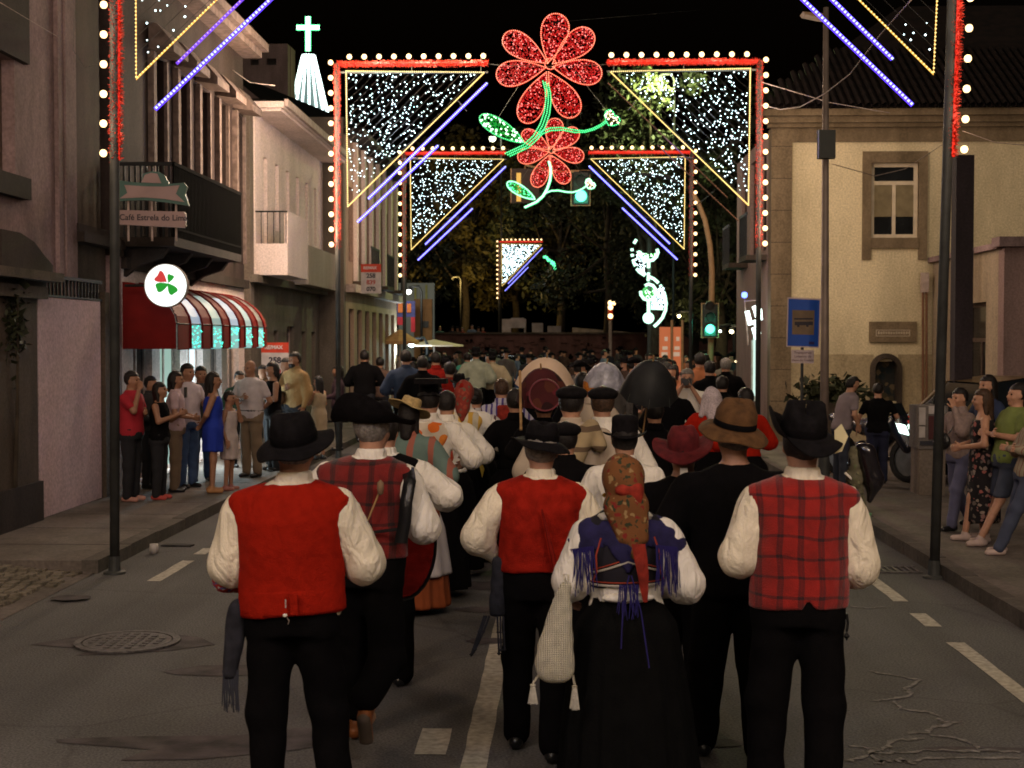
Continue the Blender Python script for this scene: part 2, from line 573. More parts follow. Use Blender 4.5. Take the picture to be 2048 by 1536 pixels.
class Body:
    def __init__(s, name, label, cat, loc, rz=0, H=1.75, w=1.0, fem=False, group=None, h=0.02, head_turn=0.0, lean=0.0, arms=None, legs=None, skin=SKIN, hand=True, face=False, belly=0.0, nod=0.0, hx=0.0):
        s.root = thing('person', label, cat, loc, rz, group)
        s.k = H / 1.75; s.w = w; s.fem = fem; s.h = h; s.turn = head_turn; s.lean = lean; s.skin = skin; s.face = face; s.nod = nod
        s.prof = [(z, rx * w, ry * (0.5 + 0.5 * w)) for z, rx, ry in (TF if fem else TM)]
        if belly: s.prof = [(z, rx, ry + belly * math.exp(-((z - 1.1) / .12) ** 2)) for z, rx, ry in s.prof]
        sw = (.165 if fem else .19) * w
        s.sh = [np.array([-sw, 0, 1.405]), np.array([sw, 0, 1.405])]
        A = {'down': ((.27, -.02, 1.13), (.27, .07, .90)), 'front': ((.33, .02, 1.13), (.13, .26, 1.08)), 'cross': ((.26, .05, 1.16), (-.06, .24, 1.20)),
             'phone': ((.24, .08, 1.17), (.07, .33, 1.28)), 'pocket': ((.36, -.06, 1.17), (.21, .08, .98)), 'hip': ((.37, -.04, 1.15), (.19, .05, .99)),
             'face': ((.20, .14, 1.22), (.06, .14, 1.50)), 'wide': ((.42, .06, 1.22), (.40, .30, 1.12)), 'camera': ((.24, .16, 1.22), (.06, .24, 1.52)), 'back': ((.27, -.10, 1.14), (.06, -.17, 1.0))}
        arms = arms or ('down', 'down')
        s.el = []; s.wr = []
        for i, a in enumerate(arms):
            e, q = A[a] if isinstance(a, str) else a
            sg = -1 if i == 0 else 1
            ex = (w - 1) * .12
            s.el.append(np.array([sg * (e[0] + ex), e[1], e[2]])); s.wr.append(np.array([sg * (q[0] + ex * (q[0] > .1)), q[1], q[2]]))
        L = {'stand': ((.10, .0, .49), (.11, -.02, .085)), 'fore': ((.10, .13, .50), (.10, .20, .085)), 'aft': ((.10, -.02, .49), (.10, -.26, .12)), 'lift': ((.11, .02, .50), (.12, -.34, .24))}
        legs = legs or ('stand', 'stand')
        s.kn = []; s.an = []
        for i, a in enumerate(legs):
            kx, ax_ = L[a] if isinstance(a, str) else a
            sg = -1 if i == 0 else 1
            s.kn.append(np.array([sg * kx[0], kx[1], kx[2]])); s.an.append(np.array([sg * ax_[0], ax_[1], ax_[2]]))
        s.hx = hx; s.hc = np.array([hx, .015, 1.622])
        s.legs = legs
        s.handlist = hand
    # head-frame helper
    def hp(s, x, y, z):
        c, n = math.cos(s.turn), math.sin(s.turn)
        y, z = y * math.cos(s.nod) - z * math.sin(s.nod), y * math.sin(s.nod) + z * math.cos(s.nod)
        return s.hc + np.array([x * c - y * n, x * n + y * c, z])
    def field(s, lo, hi, h=None):
        return Field(lo, hi, (h or s.h))
    def finish(s, f, name, m, extra=None, parent=None):
        o = f.mesh(name, m, parent or s.root, extra)
        me = o.data
        n = len(me.vertices)
        co = np.empty(n * 3, np.float32); me.vertices.foreach_get('co', co)
        co = co.reshape(-1, 3)
        if s.lean:
            co[:, 1] += np.where(co[:, 2] > .9, np.sin(s.lean) * (co[:, 2] - .9), 0); 
            co[:, 2] -= np.where(co[:, 2] > .9, (1 - math.cos(s.lean)) * (co[:, 2] - .9), 0)
        me.vertices.foreach_set('co', (co * s.k).ravel())
        me.update()
        return o
    def bbox(s):
        pts = np.array(s.sh + s.el + s.wr)
        return pts.min(0) - .13, pts.max(0) + .13
    def body(s, legs=True):
        lo, hi = s.bbox()
        lo = np.minimum(lo, [-.25, -.2, 0]); hi = np.maximum(hi, [.25, .26, 1.79])
        for a in s.an: lo = np.minimum(lo, a - [.1, .16, .1]); hi = np.maximum(hi, a + [.1, .2, .1])
        lo[2] = 0.0
        f = s.field(lo, hi)
        f.loft([(z, rx - .008, ry - .008) for z, rx, ry in s.prof], .02)
        f.cone((s.hx * .6, -.012, 1.44), (s.hx, .0, 1.60), .062, .055, .03)
        s.head(f)
        for i in (0, 1):
            f.cone(s.sh[i] - [0, 0, .01], s.el[i], .050, .040, .03)
            f.cone(s.el[i], s.wr[i], .040, .027, .02)
            if not s.handlist or s.h > .024:
                d = s.wr[i] - s.el[i]; d /= np.linalg.norm(d)
                f.ell(s.wr[i] + d * .08, (.035, .045, .05), .02)
            hipj = np.array([(-1, 1)[i] * .085, 0, .88])
            f.cone(hipj, s.kn[i], .075 * (s.w * .5 + .5), .052, .04)
            f.cone(s.kn[i], s.an[i], .050, .036, .03)
            a = s.an[i]
            f.cone(a - [0, .03, .045], a + [0, .12, -.05], .034, .028, .02)
        extra = []
        if s.handlist and s.h <= .024:
            for i in (0, 1):
                extra.append(s.hand(i))
        if s.face:
            hf = Field(s.hc - [.13, .13, .15], s.hc + [.13, .15, .16], .009)
            s.head(hf)
            extra.append(hf.raw())
        o = s.finish(f, 'body', s.skin, extra)
        return o
    def head(s, f):
        t = s.turn; q = s.hp
        f.ell(q(0, -.005, .02), (.076, .094, .100), .02, rot=t)
        f.ell(q(0, .022, -.045), (.058, .068, .066), .035, rot=t)
        f.ell(q(0, .060, -.098), (.022, .020, .018), .02, rot=t)
        for sx in (-1, 1):
            f.ell(q(sx * .079, -.005, -.012), (.011, .020, .032), .010, rot=t)
        if s.h < .03 or s.face:
            f.ell(q(0, .099, -.018), (.012, .018, .020), .012, rot=t)
            f.ell(q(0, .086, .002), (.009, .012, .026), .012, rot=t)
            f.ell(q(0, .076, .028), (.046, .018, .010), .015, rot=t)
            f.ell(q(0, .083, -.057), (.022, .010, .009), .008, rot=t)
            for sx in (-1, 1):
                f.ell(q(sx * .031, .098, .006), (.015, .014, .010), .010, sub=True, rot=t)
                f.ell(q(sx * .043, .060, -.030), (.018, .020, .018), .02, rot=t)
    def hand(s, i):
        w_ = s.wr[i]; d = w_ - s.el[i]; d = d / np.linalg.norm(d)
        sg = (-1, 1)[i]
        up = np.array([0, 0, 1.]) if abs(d[2]) < .8 else np.array([0, 1., 0])
        side = np.cross(d, up); side /= np.linalg.norm(side)      # to the body's right
        nrm = np.cross(side, d)
        if abs(d[2]) >= .8: side, nrm = nrm, side * -1
        c = w_ + d * .05
        f = Field(c - .13, c + .15, .0075)
        inn = -side * sg
        spread = nrm if abs(d[2]) < .8 else side
        palm_n = inn if abs(d[2]) < .8 else nrm * 0 + np.cross(d, spread)
        f.cone(w_ - d * .02, w_ + d * .01, .024, .024, .01)
        for j in range(4):
            o = (j - 1.5) * .019
            b = w_ + d * .085 + spread * o
            f.cone(w_ + d * .012 + spread * o * .7, b, .014, .012, .010)
            L = (.036, .042, .040, .030)[j]
            cu = inn * .5
            p1 = b + (d * .9 + cu * .5) / np.linalg.norm(d * .9 + cu * .5) * L
            p2 = p1 + (d * .5 + inn * .9) / np.linalg.norm(d * .5 + inn * .9) * L * .75
            f.cone(b, p1, .0095, .0085, .004); f.cone(p1, p2, .0085, .0075, .003)
        tb = w_ + d * .02 + spread * .028
        t1 = tb + (d * .6 + spread * .8 + inn * .3) * .035
        t2 = t1 + (d * .9 + spread * .1 + inn * .5) * .03
        f.cone(tb, t1, .013, .011, .006); f.cone(t1, t2, .011, .009, .004)
        return f.raw()
    def eyes(s):
        for sx in (-1, 1):
            p = s.hp(sx * .031, .079, .006)
            o = place('eye', SPH_EYE, Vector(s.warp(p)), s.root)
        p = s.hp(0, .089, -.057)
        b = MB(); 
        o = place('mouth', SPH_LIP, Vector(s.warp(p)), s.root, rot=(0, 0, s.turn), scale=(2.0, .5, .7))
    def warp(s, p):
        p = np.array(p, float).copy()
        if s.lean and p[2] > .9:
            dz = p[2] - .9
            p[1] += math.sin(s.lean) * dz; p[2] -= (1 - math.cos(s.lean)) * dz
        return p * s.k
    def hair(s, m, long_=0.0, thick=.012, bun=False, line=.055, low=-.05):
        c = s.hc
        hi = c + [.14, .14, .16]; lo = c - [.14, .17, .16 + long_]
        f = s.field(lo, hi, min(s.h, .016))
        t = s.turn
        f.ell(s.hp(0, -.012, .028), (.080 + thick, .096 + thick, .098 + thick), .01, rot=t)
        x = (f.X - c[0]) * math.cos(t) + (f.Y - c[1]) * math.sin(t)
        y = -(f.X - c[0]) * math.sin(t) + (f.Y - c[1]) * math.cos(t)
        z = f.Z - c[2]
        # keep: behind the ears, and the top above the hairline
        keep = np.minimum(y + .012, .9 * (line - z) * -1)
        keep = np.maximum(-(y + .0) - .0, (z - line) * 1.0)      # >0 keeps
        f.clip(-keep)
        f.clip(low - z if not long_ else (-long_ - .06) - z)
        if long_:
            f.cone(s.hp(0, -.055, -.02), s.hp(0, -.085, -.06 - long_), .078, .05, .03)
            for sx in (-1, 1): f.cone(s.hp(sx * .06, -.03, .0), s.hp(sx * .075, -.04, -.04 - long_), .035, .022, .02)
        if bun: f.ell(s.hp(0, -.12, .02), (.045, .045, .045), .015)
        f.wrinkle(.0035, 90, 3, (1, 1, .2))
        return s.finish(f, 'hair', m)
    def shirt(s, m, sleeve='long', puff=.0, bottom=.88, collar=True, off=.014, name='shirt', wr=.0035, seed=1, top=None):
        lo, hi = s.bbox(); lo = np.minimum(lo, [-.28, -.22, bottom - .03]); hi = np.maximum(hi, [.28, .22, 1.56])
        lo[0] -= .05; hi[0] += .05
        f = s.field(lo, hi)
        pr = [(z, rx + off, ry + off) for z, rx, ry in s.prof if z >= bottom - .08 and z < 1.48]
        if sleeve != 'none': pr.append((1.495, .086 if not s.fem else .075, .080 if not s.fem else .07, s.hx * .7))
        f.loft(pr, .02)
        if sleeve != 'none':
            for i in (0, 1):
                e, w_ = s.el[i], s.wr[i]
                if sleeve == 'long':
                    f.cone(s.sh[i] - [0, 0, .012], e, .062, .055 + puff * .6, .05)
                    f.cone(e, w_, .055 + puff * .6, .036 + puff * .25, .04)
                    if puff:
                        dn = np.array([0, 0, -.5 * puff])
                        f.cone(s.sh[i] * .75 + e * .25, s.sh[i] * .12 + e * .88 + dn, .056 + puff * .3, .062 + puff * .7, .06)
                        f.ell(e * .85 + w_ * .15 + dn * 1.6, (.044 + puff, .050 + puff, .052 + puff), .06)
                else:
                    q = .62 if sleeve == 'short' else .3
                    f.cone(s.sh[i] - [0, 0, .012], s.sh[i] * (1 - q) + e * q, .062, .058, .04)
        f.wrinkle(wr * .55, 34, seed, (1, 1, .35))
        f.wrinkle(wr * .35, 85, seed + 5, (1, .6, .45))
        f.clip(bottom - f.Z)
        if collar:
            g = s.field([-.16, -.12, 1.44], [.16, .12, 1.56], min(s.h, .012))
            g.loft([(1.455, .094, .084, s.hx * .6, -.010), (1.50, .080, .078, s.hx * .8, -.006), (1.530, .074, .074, s.hx, -.004)], .01)
            o2 = g.raw()
            return s.finish(f, name, m, [o2])
        return s.finish(f, name, m)
    def vest(s, m, bottom=.93, off=.030, notch=False, boxy=True, name='vest', v=None):
        f = s.field([-.36, -.24, bottom - .05], [.36, .24, 1.53], min(s.h, .013))
        pr = []
        mx = max(rx for z, rx, ry in s.prof if z > 1.2)
        for z, rx, ry in s.prof:
            if z > 1.48: continue
            r2 = rx + off
            if boxy and z <= 1.34: r2 = max(r2, (mx + off) * .94)
            pr.append((z, r2, ry + off))
        pr += [(1.485, .098, .084, s.hx * .7)]
        f.loft(pr, .02)
        for i in (0, 1):        # armholes
            sg = (-1, 1)[i]
            f.cone(s.sh[i] + [sg * .0, 0, -.018], s.sh[i] + [-sg * .08, 0, .016], .064, .055, .05)
            f.ell((sg * (mx + off + .068), .0, 1.29), (.060, .13, .150), .02, sub=True)
        f.wrinkle(.0035, 26, 11, (1, 1, .6))
        f.wrinkle(.0015, 80, 4, (1, 1, 1))
        bot = bottom + .012 * np.sin(f.X * 9 + 1)
        if notch:
            bot = bot + np.clip(.045 - np.abs(f.X - .02) * 1.6, 0, 1) * (f.Y < 0)
        f.clip(bot - f.Z)
        return s.finish(f, name, m)
    def trousers(s, m, top=1.0, wide=.012, hem=.08, name='trousers'):
        lo = np.array([-.28, -.2, 0.0]); hi = np.array([.28, .2, top + .03])
        for a in s.an + s.kn: lo = np.minimum(lo, a - .15); hi = np.maximum(hi, a + [.15, .15, 0])
        hi[2] = top + .03; lo[2] = max(0.0, min(a[2] for a in s.an) - .08)
        f = s.field(lo, hi)
        f.loft([(z, rx + wide, ry + wide) for z, rx, ry in s.prof if z <= 1.1], .03)
        for i in (0, 1):
            hj = np.array([(-1, 1)[i] * .09, -.005, .87])
            f.cone(hj, s.kn[i], .092 * (s.w * .6 + .4) + wide * .5, .066 + wide, .03)
            f.cone(s.kn[i], s.an[i] + [0, 0, hem - .08], .064 + wide, .054 + wide, .03)
        f.wrinkle(.005, 30, 2, (1, 1, .9))
        f.clip(f.Z - top)
        return s.finish(f, name, m)
    def shorts(s, m, name='shorts'):
        f = s.field([-.28, -.2, .48], [.28, .25, 1.02])
        f.loft([(z, rx + .014, ry + .014) for z, rx, ry in s.prof if z <= 1.1], .03)
        for i in (0, 1):
            hj = np.array([(-1, 1)[i] * .09, 0, .87]); f.cone(hj, s.kn[i], .095, .085, .03)
        f.clip(f.Z - 1.0); f.clip(.52 - f.Z)
        return s.finish(f, name, m)
    def skirt(s, m, hem=.12, flare=.20, top=1.03, folds=.05, name='skirt', n=11):
        rw = .17 * s.w
        f = s.field([-.62, -.55, hem - .04], [.62, .55, top + .03], max(s.h, .016))
        rb = rw + flare
        pr = [(hem, rb, rb * .85), (hem + (top - hem) * .45, rw + flare * .72, rb * .72), (top - .14, rw + flare * .36, (rw + flare * .36) * .82), (top - .03, rw * .92, rw * .74), (top, rw * .86, rw * .70)]
        def fo(th, z):
            k = np.clip((top - z) / (top - hem), 0, 1) ** .7
            return folds * k * (np.sin(n * th + 1.5 * np.sin(3 * th)) + .5 * np.sin(2.3 * n * th + 2))
        f.loft(pr, .01, folds=fo)
        return s.finish(f, name, m)
    def dress(s, m, hem=.5, flare=.07, n=7, folds=.04, sleeve='none', seed=3):
        f = s.field([-.42, -.38, hem - .04], [.42, .38, 1.5])
        pr = [(hem, .18 * s.w + flare, .15 + flare)] + [(z, rx + .016, ry + .016) for z, rx, ry in s.prof if z > .9 and z < 1.42]
        def fo(th, z):
            k = np.clip((1.0 - z) / (1.0 - hem), 0, 1)
            return folds * k * np.sin(n * th + np.sin(2 * th))
        f.loft(pr, .02, folds=fo)
        if sleeve == 'short':
            for i in (0, 1): f.cone(s.sh[i], s.sh[i] * .5 + s.el[i] * .5, .062, .058, .04)
        f.wrinkle(.004, 35, seed)
        return s.finish(f, 'dress', m)
    def shoes(s, m, sole=None):
        for i in (0, 1):
            a = s.an[i]
            lifted = a[2] > .16
            lo = a - [.09, .22, .16]; hi = a + [.09, .26, .08]
            f = Field(lo, hi, min(s.h, .014) if s.h < .03 else .02)
            if lifted:   # toe still down, sole showing backwards
                he = a + [0, -.045, -.01]; to = np.array([a[0], a[1] + .06, .05])
                f.cone(he, to, .037, .033, .02); f.cone(a, a + [0, 0, .04], .04, .04, .02)
            else:
                z0 = a[2] - .085
                f.cone((a[0], a[1] - .045, z0 + .04), (a[0], a[1] + .13, z0 + .033), .038, .034, .02)
                f.cone((a[0], a[1] - .01, z0 + .05), (a[0], a[1], z0 + .09), .042, .040, .02)
                f.clip(z0 + .004 - f.Z)
            o = s.finish(f, 'shoe', m)
            if sole and lifted:
                g = Field(lo, hi, .012)
                nrm = np.array([0, -.85, -.5]); nrm /= np.linalg.norm(nrm)
                g.cone(he + nrm * .012, to + nrm * .012, .034, .034, .01)
                s.finish(g, 'sole', sole, parent=None)
    def prop_point(s, p):
        return Vector(s.warp(p))

SPH_EYE = sphere_mesh('eyeball', .0105, EYE, 8, 6)
SPH_LIP = sphere_mesh('lips', .012, LIP, 8, 6)

def hat(b, m, brim=.17, crown=.115, cr=.092, tilt=(0, 0), curl=.05, back=0.0, front=0.0, left=0.0, right=0.0, pinch=.02, band=None, lift=.045, name='hat', thick=.007, wob=.006, seed=0, taper=.82, rz=0.0, dome=.5):
    """felt hat: dented crown on a shaped brim; angles: 0 = +X"""
    rs = random.Random(seed)
    ph = [rs.random() * 6.28 for _ in range(4)]
    N = 40
    def edge(th):
        z = curl * math.cos(th) ** 2
        z += back * max(0, -math.sin(th)) ** 1.6 + front * max(0, math.sin(th)) ** 1.6
        z += left * max(0, -math.cos(th)) ** 1.6 + right * max(0, math.cos(th)) ** 1.6
        return z + wob * math.sin(3 * th + ph[0]) + wob * .6 * math.sin(5 * th + ph[1])
    mb = MB()
    def ring(r, z, th, el=1.12):
        return (r * math.cos(th), r * el * math.sin(th), z)
    rows = []
    K = 8
    for i in range(K + 1):           # brim from the rim inwards, upper face
        t = 1 - i / K
        row = []
        for j in range(N):
            th = 2 * PI * j / N
            ez = edge(th)
            hfold = abs(ez) / .12
            rr = cr + (brim - cr) * (t ** (1 + .2)) * (1 - .35 * min(1, hfold) * t)
            row.append(ring(rr, ez * t ** 2.0 * (1 + .3 * t) + .0 + thick, th))
        rows.append(row)
    C = [(1.0, .02), (.99, .3), (.97, .52), (.5 + taper * .5, .70), (taper, .85), (taper * .84, .945), (taper * .60, .995), (.28, 1.0), (.01, .985)]
    for fr, fz in C:
        row = []
        for j in range(N):
            th = 2 * PI * j / N
            d = pinch * max(0, math.sin(th)) ** 2 * fz
            z = crown * fz - (pinch * .7 * math.exp(-((fr - .3) / .3) ** 2) if fz > .9 else 0)
            z += dome * .02 * math.cos(th * 2) * (fz > .8)
            rr = cr * fr * (1 - d * 3.0)
            row.append(ring(rr, z + thick, th))
        rows.append(row)
    vs = [v for r in rows for v in r]
    fs = []
    for i in range(len(rows) - 1):
        for j in range(N):
            j2 = (j + 1) % N
            fs.append((i * N + j, i * N + j2, (i + 1) * N + j2, (i + 1) * N + j))
    mb.add(vs, fs, m)
    low = []
    for i in range(K + 1):
        t = 1 - i / K
        for j in range(N):
            th = 2 * PI * j / N
            x, y, z = rows[i][j]
            low.append((x * .995, y * .995, z - thick))
    fs2 = []
    for i in range(K):
        for j in range(N):
            j2 = (j + 1) % N
            fs2.append((i * N + j, (i + 1) * N + j, (i + 1) * N + j2, i * N + j2))
    mb.add(low, fs2, m)
    mb.add(rows[0] + low[:N], [(j, (j + 1) % N, (j + 1) % N + N, j + N) for j in range(N)], m)
    o = mb.build(name, b.root, smooth=True)
    c = s_c = b.warp(b.hc + np.array([0, -.012, lift]))
    o.location = Vector(c)
    o.rotation_euler = (tilt[0], tilt[1], b.turn + rz)
    o.scale = (b.k,) * 3
    if band:
        bb = MB()
        bb.lathe([(cr * 1.012, .006 + thick), (cr * 1.02, .012 + thick), (cr * 1.008, .034 + thick), (cr * .995, .036 + thick)], (0, 0, 0), band, 36)
        q = bb.build('hat_band', o, smooth=True)
        q.scale = (1, 1.12, 1)
    return o
def headscarf(b, m, tail=.28, name='headscarf', width=.085, veil=False, big=0.0):
    c = b.hc
    f = b.field(c - [.22, .24, .2 + tail], c + [.22, .16, .18], min(b.h, .015))
    f.ell(b.hp(0, -.012, .022), (.096 + big, .112 + big, .118), .02, rot=b.turn)
    f.cone(b.hp(0, -.07, -.03), b.hp(0, -.10, -.16), .085, .06, .04)
    if width > .1:
        for sx in (-.06, .01, .07): f.cone(b.hp(sx * .8, -.09, -.10), b.hp(sx * .75 + .02, -.145, -.12 - tail * (1 if sx == .01 else .62)), .058, .030, .03)
    else: f.cone(b.hp(0, -.11, -.14), b.hp(0, -.16, -.10 - tail), width * .8, .02, .03)
    if veil:
        f.cone(b.hp(-.06, -.05, 0), b.hp(-.13, -.09, -.2), .06, .035, .03); f.cone(b.hp(.06, -.05, 0), b.hp(.13, -.09, -.2), .06, .035, .03)
        f.cone(b.hp(0, -.06, 0), b.hp(0, -.13, -.26), .10, .05, .04)
    y = -(f.X - c[0]) * math.sin(b.turn) + (f.Y - c[1]) * math.cos(b.turn)
    z = f.Z - c[2]
    f.clip(np.minimum(y - .055, .085 - z))
    f.wrinkle(.005, 38, 6, (1, 1, .5))
    return b.finish(f, name, m)
# ---------------------------------------------------------------- ground, road, pavements
def asphalt():
    m = bpy.data.materials.new('asphalt')
    t, n, l, b = nodes_of(m)
    tc = n.new('ShaderNodeTexCoord')
    big = n.new('ShaderNodeTexNoise'); big.inputs['Scale'].default_value = 0.55; big.inputs['Detail'].default_value = 7; big.inputs['Roughness'].default_value = 0.65
    fine = n.new('ShaderNodeTexNoise'); fine.inputs['Scale'].default_value = 70; fine.inputs['Detail'].default_value = 3
    l.new(tc.outputs['Object'], big.inputs['Vector']); l.new(tc.outputs['Object'], fine.inputs['Vector'])
    cr = n.new('ShaderNodeValToRGB')
    e = cr.color_ramp.elements
    e[0].position = 0.3; e[0].color = (0.098, 0.095, 0.094, 1)
    e[1].position = 0.7; e[1].color = (0.146, 0.141, 0.138, 1)
    l.new(big.outputs['Fac'], cr.inputs[0])
    c2 = n.new('ShaderNodeValToRGB')
    c2.color_ramp.elements[0].position = 0.35; c2.color_ramp.elements[0].color = (0.55, 0.55, 0.55, 1)
    c2.color_ramp.elements[1].position = 0.68; c2.color_ramp.elements[1].color = (1.25, 1.22, 1.2, 1)
    l.new(fine.outputs['Fac'], c2.inputs[0])
    mx = n.new('ShaderNodeMix'); mx.data_type = 'RGBA'; mx.blend_type = 'MULTIPLY'; mx.inputs['Factor'].default_value = 1
    l.new(cr.outputs[0], mx.inputs[6]); l.new(c2.outputs[0], mx.inputs[7])
    # tyre wear along the lanes and cracks
    mp = n.new('ShaderNodeMapping'); mp.inputs['Scale'].default_value = (1.6, 0.05, 1)
    l.new(tc.outputs['Object'], mp.inputs[0])
    ty = n.new('ShaderNodeTexNoise'); ty.inputs['Scale'].default_value = 1.4; ty.inputs['Detail'].default_value = 4
    l.new(mp.outputs[0], ty.inputs['Vector'])
    c3 = n.new('ShaderNodeValToRGB')
    c3.color_ramp.elements[0].position = 0.36; c3.color_ramp.elements[0].color = (0.78, 0.77, 0.76, 1)
    c3.color_ramp.elements[1].position = 0.6; c3.color_ramp.elements[1].color = (1, 1, 1, 1)
    l.new(ty.outputs['Fac'], c3.inputs[0])
    m2 = n.new('ShaderNodeMix'); m2.data_type = 'RGBA'; m2.blend_type = 'MULTIPLY'; m2.inputs['Factor'].default_value = 1
    l.new(mx.outputs[2], m2.inputs[6]); l.new(c3.outputs[0], m2.inputs[7])
    vo = n.new('ShaderNodeTexVoronoi'); vo.feature = 'DISTANCE_TO_EDGE'; vo.inputs['Scale'].default_value = 0.42
    wv = n.new('ShaderNodeMix'); wv.data_type = 'RGBA'; wv.inputs['Factor'].default_value = 0.25
    l.new(tc.outputs['Object'], wv.inputs[6]); l.new(big.outputs['Color'], wv.inputs[7])
    l.new(wv.outputs[2], vo.inputs['Vector'])
    c4 = n.new('ShaderNodeValToRGB')
    c4.color_ramp.elements[0].position = 0.0; c4.color_ramp.elements[0].color = (0.75, 0.74, 0.73, 1)
    c4.color_ramp.elements[1].position = 0.006; c4.color_ramp.elements[1].color = (1, 1, 1, 1)
    l.new(vo.outputs['Distance'], c4.inputs[0])
    m3 = n.new('ShaderNodeMix'); m3.data_type = 'RGBA'; m3.blend_type = 'MULTIPLY'; m3.inputs['Factor'].default_value = 1
    l.new(m2.outputs[2], m3.inputs[6]); l.new(c4.outputs[0], m3.inputs[7])
    l.new(m3.outputs[2], b.inputs['Base Color'])
    b.inputs['Roughness'].default_value = 0.82
    b.inputs['Specular IOR Level'].default_value = 0.25
    bu = n.new('ShaderNodeBump'); bu.inputs['Strength'].default_value = 0.7; bu.inputs['Distance'].default_value = 0.012
    l.new(fine.outputs['Fac'], bu.inputs['Height']); l.new(bu.outputs[0], b.inputs['Normal'])
    return m
ASPH = asphalt()
PATCH = mat('asphalt_patch', (0.075, 0.062, 0.063), 0.85, 0.35, 6, 0.6, 90)
PAINT = mat('road_paint', (0.42, 0.38, 0.31), 0.7, 0.22, 22, 0.4, 90)
SCRIB = mat('chalk_line', (0.19, 0.175, 0.165), 0.8, 0.35, 30)
KERB = stone_mat('kerb_granite', (0.13, 0.11, 0.095), stain=0.5)
PAVE = stone_mat('pavement_concrete', (0.16, 0.132, 0.115), stain=0.45, scale=0.8)
DARKG = mat('dark_ground', (0.03, 0.026, 0.022), 0.95, 0.3, 2)

g = MB(); g.add([(-400, -60, -.25), (400, -60, -.25), (400, 700, -.25), (-400, 700, -.25)], [(0, 1, 2, 3)], DARKG)
struct(g.build('ground'))
XL, XR = -4.15, 3.36
r = MB()
r.add([(XL - .05, -14, 0), (XR + .05, -14, 0), (XR + .05, 34, 0), (XL - .05, 34, 0)], [(0, 1, 2, 3)], ASPH)
r.add([(-60, 34, 0), (60, 34, 0), (60, 90, 0), (-60, 90, 0)], [(0, 1, 2, 3)], ASPH)
road = struct(r.build('road'))
def sheet(name, pts, m, z=.004, parent=road):
    b = MB(); b.add([(p[0], p[1], z) for p in pts], [tuple(range(len(pts)))], m)
    return b.build(name, parent)
def dash(x, y0, y1, w_=.11):
    n = max(2, int((y1 - y0) / .25)); b = MB()
    L = [(x - w_ / 2 + random.uniform(-.006, .006), y0 + (y1 - y0) * i / n) for i in range(n + 1)]
    Rr = [(x + w_ / 2 + random.uniform(-.006, .006), y0 + (y1 - y0) * i / n) for i in range(n + 1)]
    vs = [(a[0], a[1], .004) for a in L] + [(a[0], a[1], .004) for a in Rr]
    b.add(vs, [(i, i + n + 1, i + n + 2, i + 1) for i in range(n)], PAINT)
    return b.build('lane_marking', road)
dash(-.42, -6, 26, .13)
y = -1.0
for y in (3.2, 5.15, 7.12): dash(-.66, y, y + .48, .16)
for a, b_ in ((7.0, 9.9), (10.45, 10.95), (11.45, 12.85), (13.4, 13.9), (14.4, 15.8), (16.4, 16.9), (17.4, 18.8), (3.2, 6.3)): dash(2.74, a, b_, .12)
for a, b_ in ((12.2, 13.35), (13.75, 14.15), (14.7, 15.9), (16.4, 16.8), (17.3, 18.5), (19, 19.4), (20, 21.2)): dash(-3.53, a, b_, .12)
def blob(cx, cy, rx, ry, seed, name, m, z=.004, n=26, jag=.12, parent=road):
    rs = random.Random(seed)
    pts = []
    for i in range(n):
        q = 2 * PI * i / n
        k = 1 + rs.uniform(-jag, jag)
        pts.append((cx + rx * k * math.cos(q), cy + ry * k * math.sin(q)))
    return sheet(name, pts, m, z, parent)
# dark repairs in the asphalt, where the photograph shows them
sheet('asphalt_patch', [tuple(G(*p)[:2]) for p in ((110, 1480), (250, 1474), (480, 1472), (600, 1456), (690, 1462), (700, 1478), (600, 1500), (400, 1520), (240, 1522), (300, 1500), (115, 1486))], PATCH)
sheet('asphalt_patch', [tuple(G(*p)[:2]) for p in ((325, 1344), (400, 1332), (520, 1330), (520, 1352), (420, 1353), (350, 1350))], PATCH)
sheet('asphalt_patch', [tuple(G(*p)[:2]) for p in ((60, 1290), (160, 1273), (300, 1265), (400, 1275), (430, 1290), (340, 1302), (230, 1308), (150, 1312), (190, 1300))], PATCH)
for (x, y, wx, wy) in ((955, 1172, 75, 9), (955, 1220, 45, 6), (975, 1283, 40, 6), (930, 1135, 40, 5), (1430, 1487, 60, 8), (1350, 1330, 60, 8), (920, 1108, 60, 5), (1960, 1500, 120, 5)):
    a = G(x, y); b_ = G(x + wx, y); c = G(x, y + wy)
    blob(a.x, a.y, b_.x - a.x, a.y - c.y, x, 'asphalt_patch', PATCH, z=.0045)
# white worn scribbles
def scribble(pts, w_=.018, z=.005):
    ps = [G(*p) for p in pts]
    b = MB(); vs = []
    # irregular ribbon
    dense = []
    for a, c in zip(ps[:-1], ps[1:]):
        for i in range(5):
            q = a.lerp(c, i / 5); dense.append(Vector((q.x + random.uniform(-.012, .012), q.y + random.uniform(-.02, .02), z)))
    dense.append(Vector((ps[-1].x, ps[-1].y, z)))
    for i, p in enumerate(dense):
        d = dense[min(i + 1, len(dense) - 1)] - dense[max(i - 1, 0)]
        q = Vector((-d.y, d.x, 0)).normalized() * w_ * random.uniform(.3, 1.2)
        vs += [p + q, p - q]
    b.add(vs, [(2 * i, 2 * i + 1, 2 * i + 3, 2 * i + 2) for i in range(len(dense) - 1)], SCRIB)
    return b.build('paint_scribble', road)
scribble([(1735, 1343), (1790, 1352), (1840, 1362), (1812, 1378), (1822, 1390), (1780, 1400), (1745, 1402)])
scribble([(1790, 1405), (1800, 1418), (1850, 1424), (1880, 1434), (1880, 1445), (1918, 1446), (1865, 1458), (1855, 1466), (1815, 1467)])
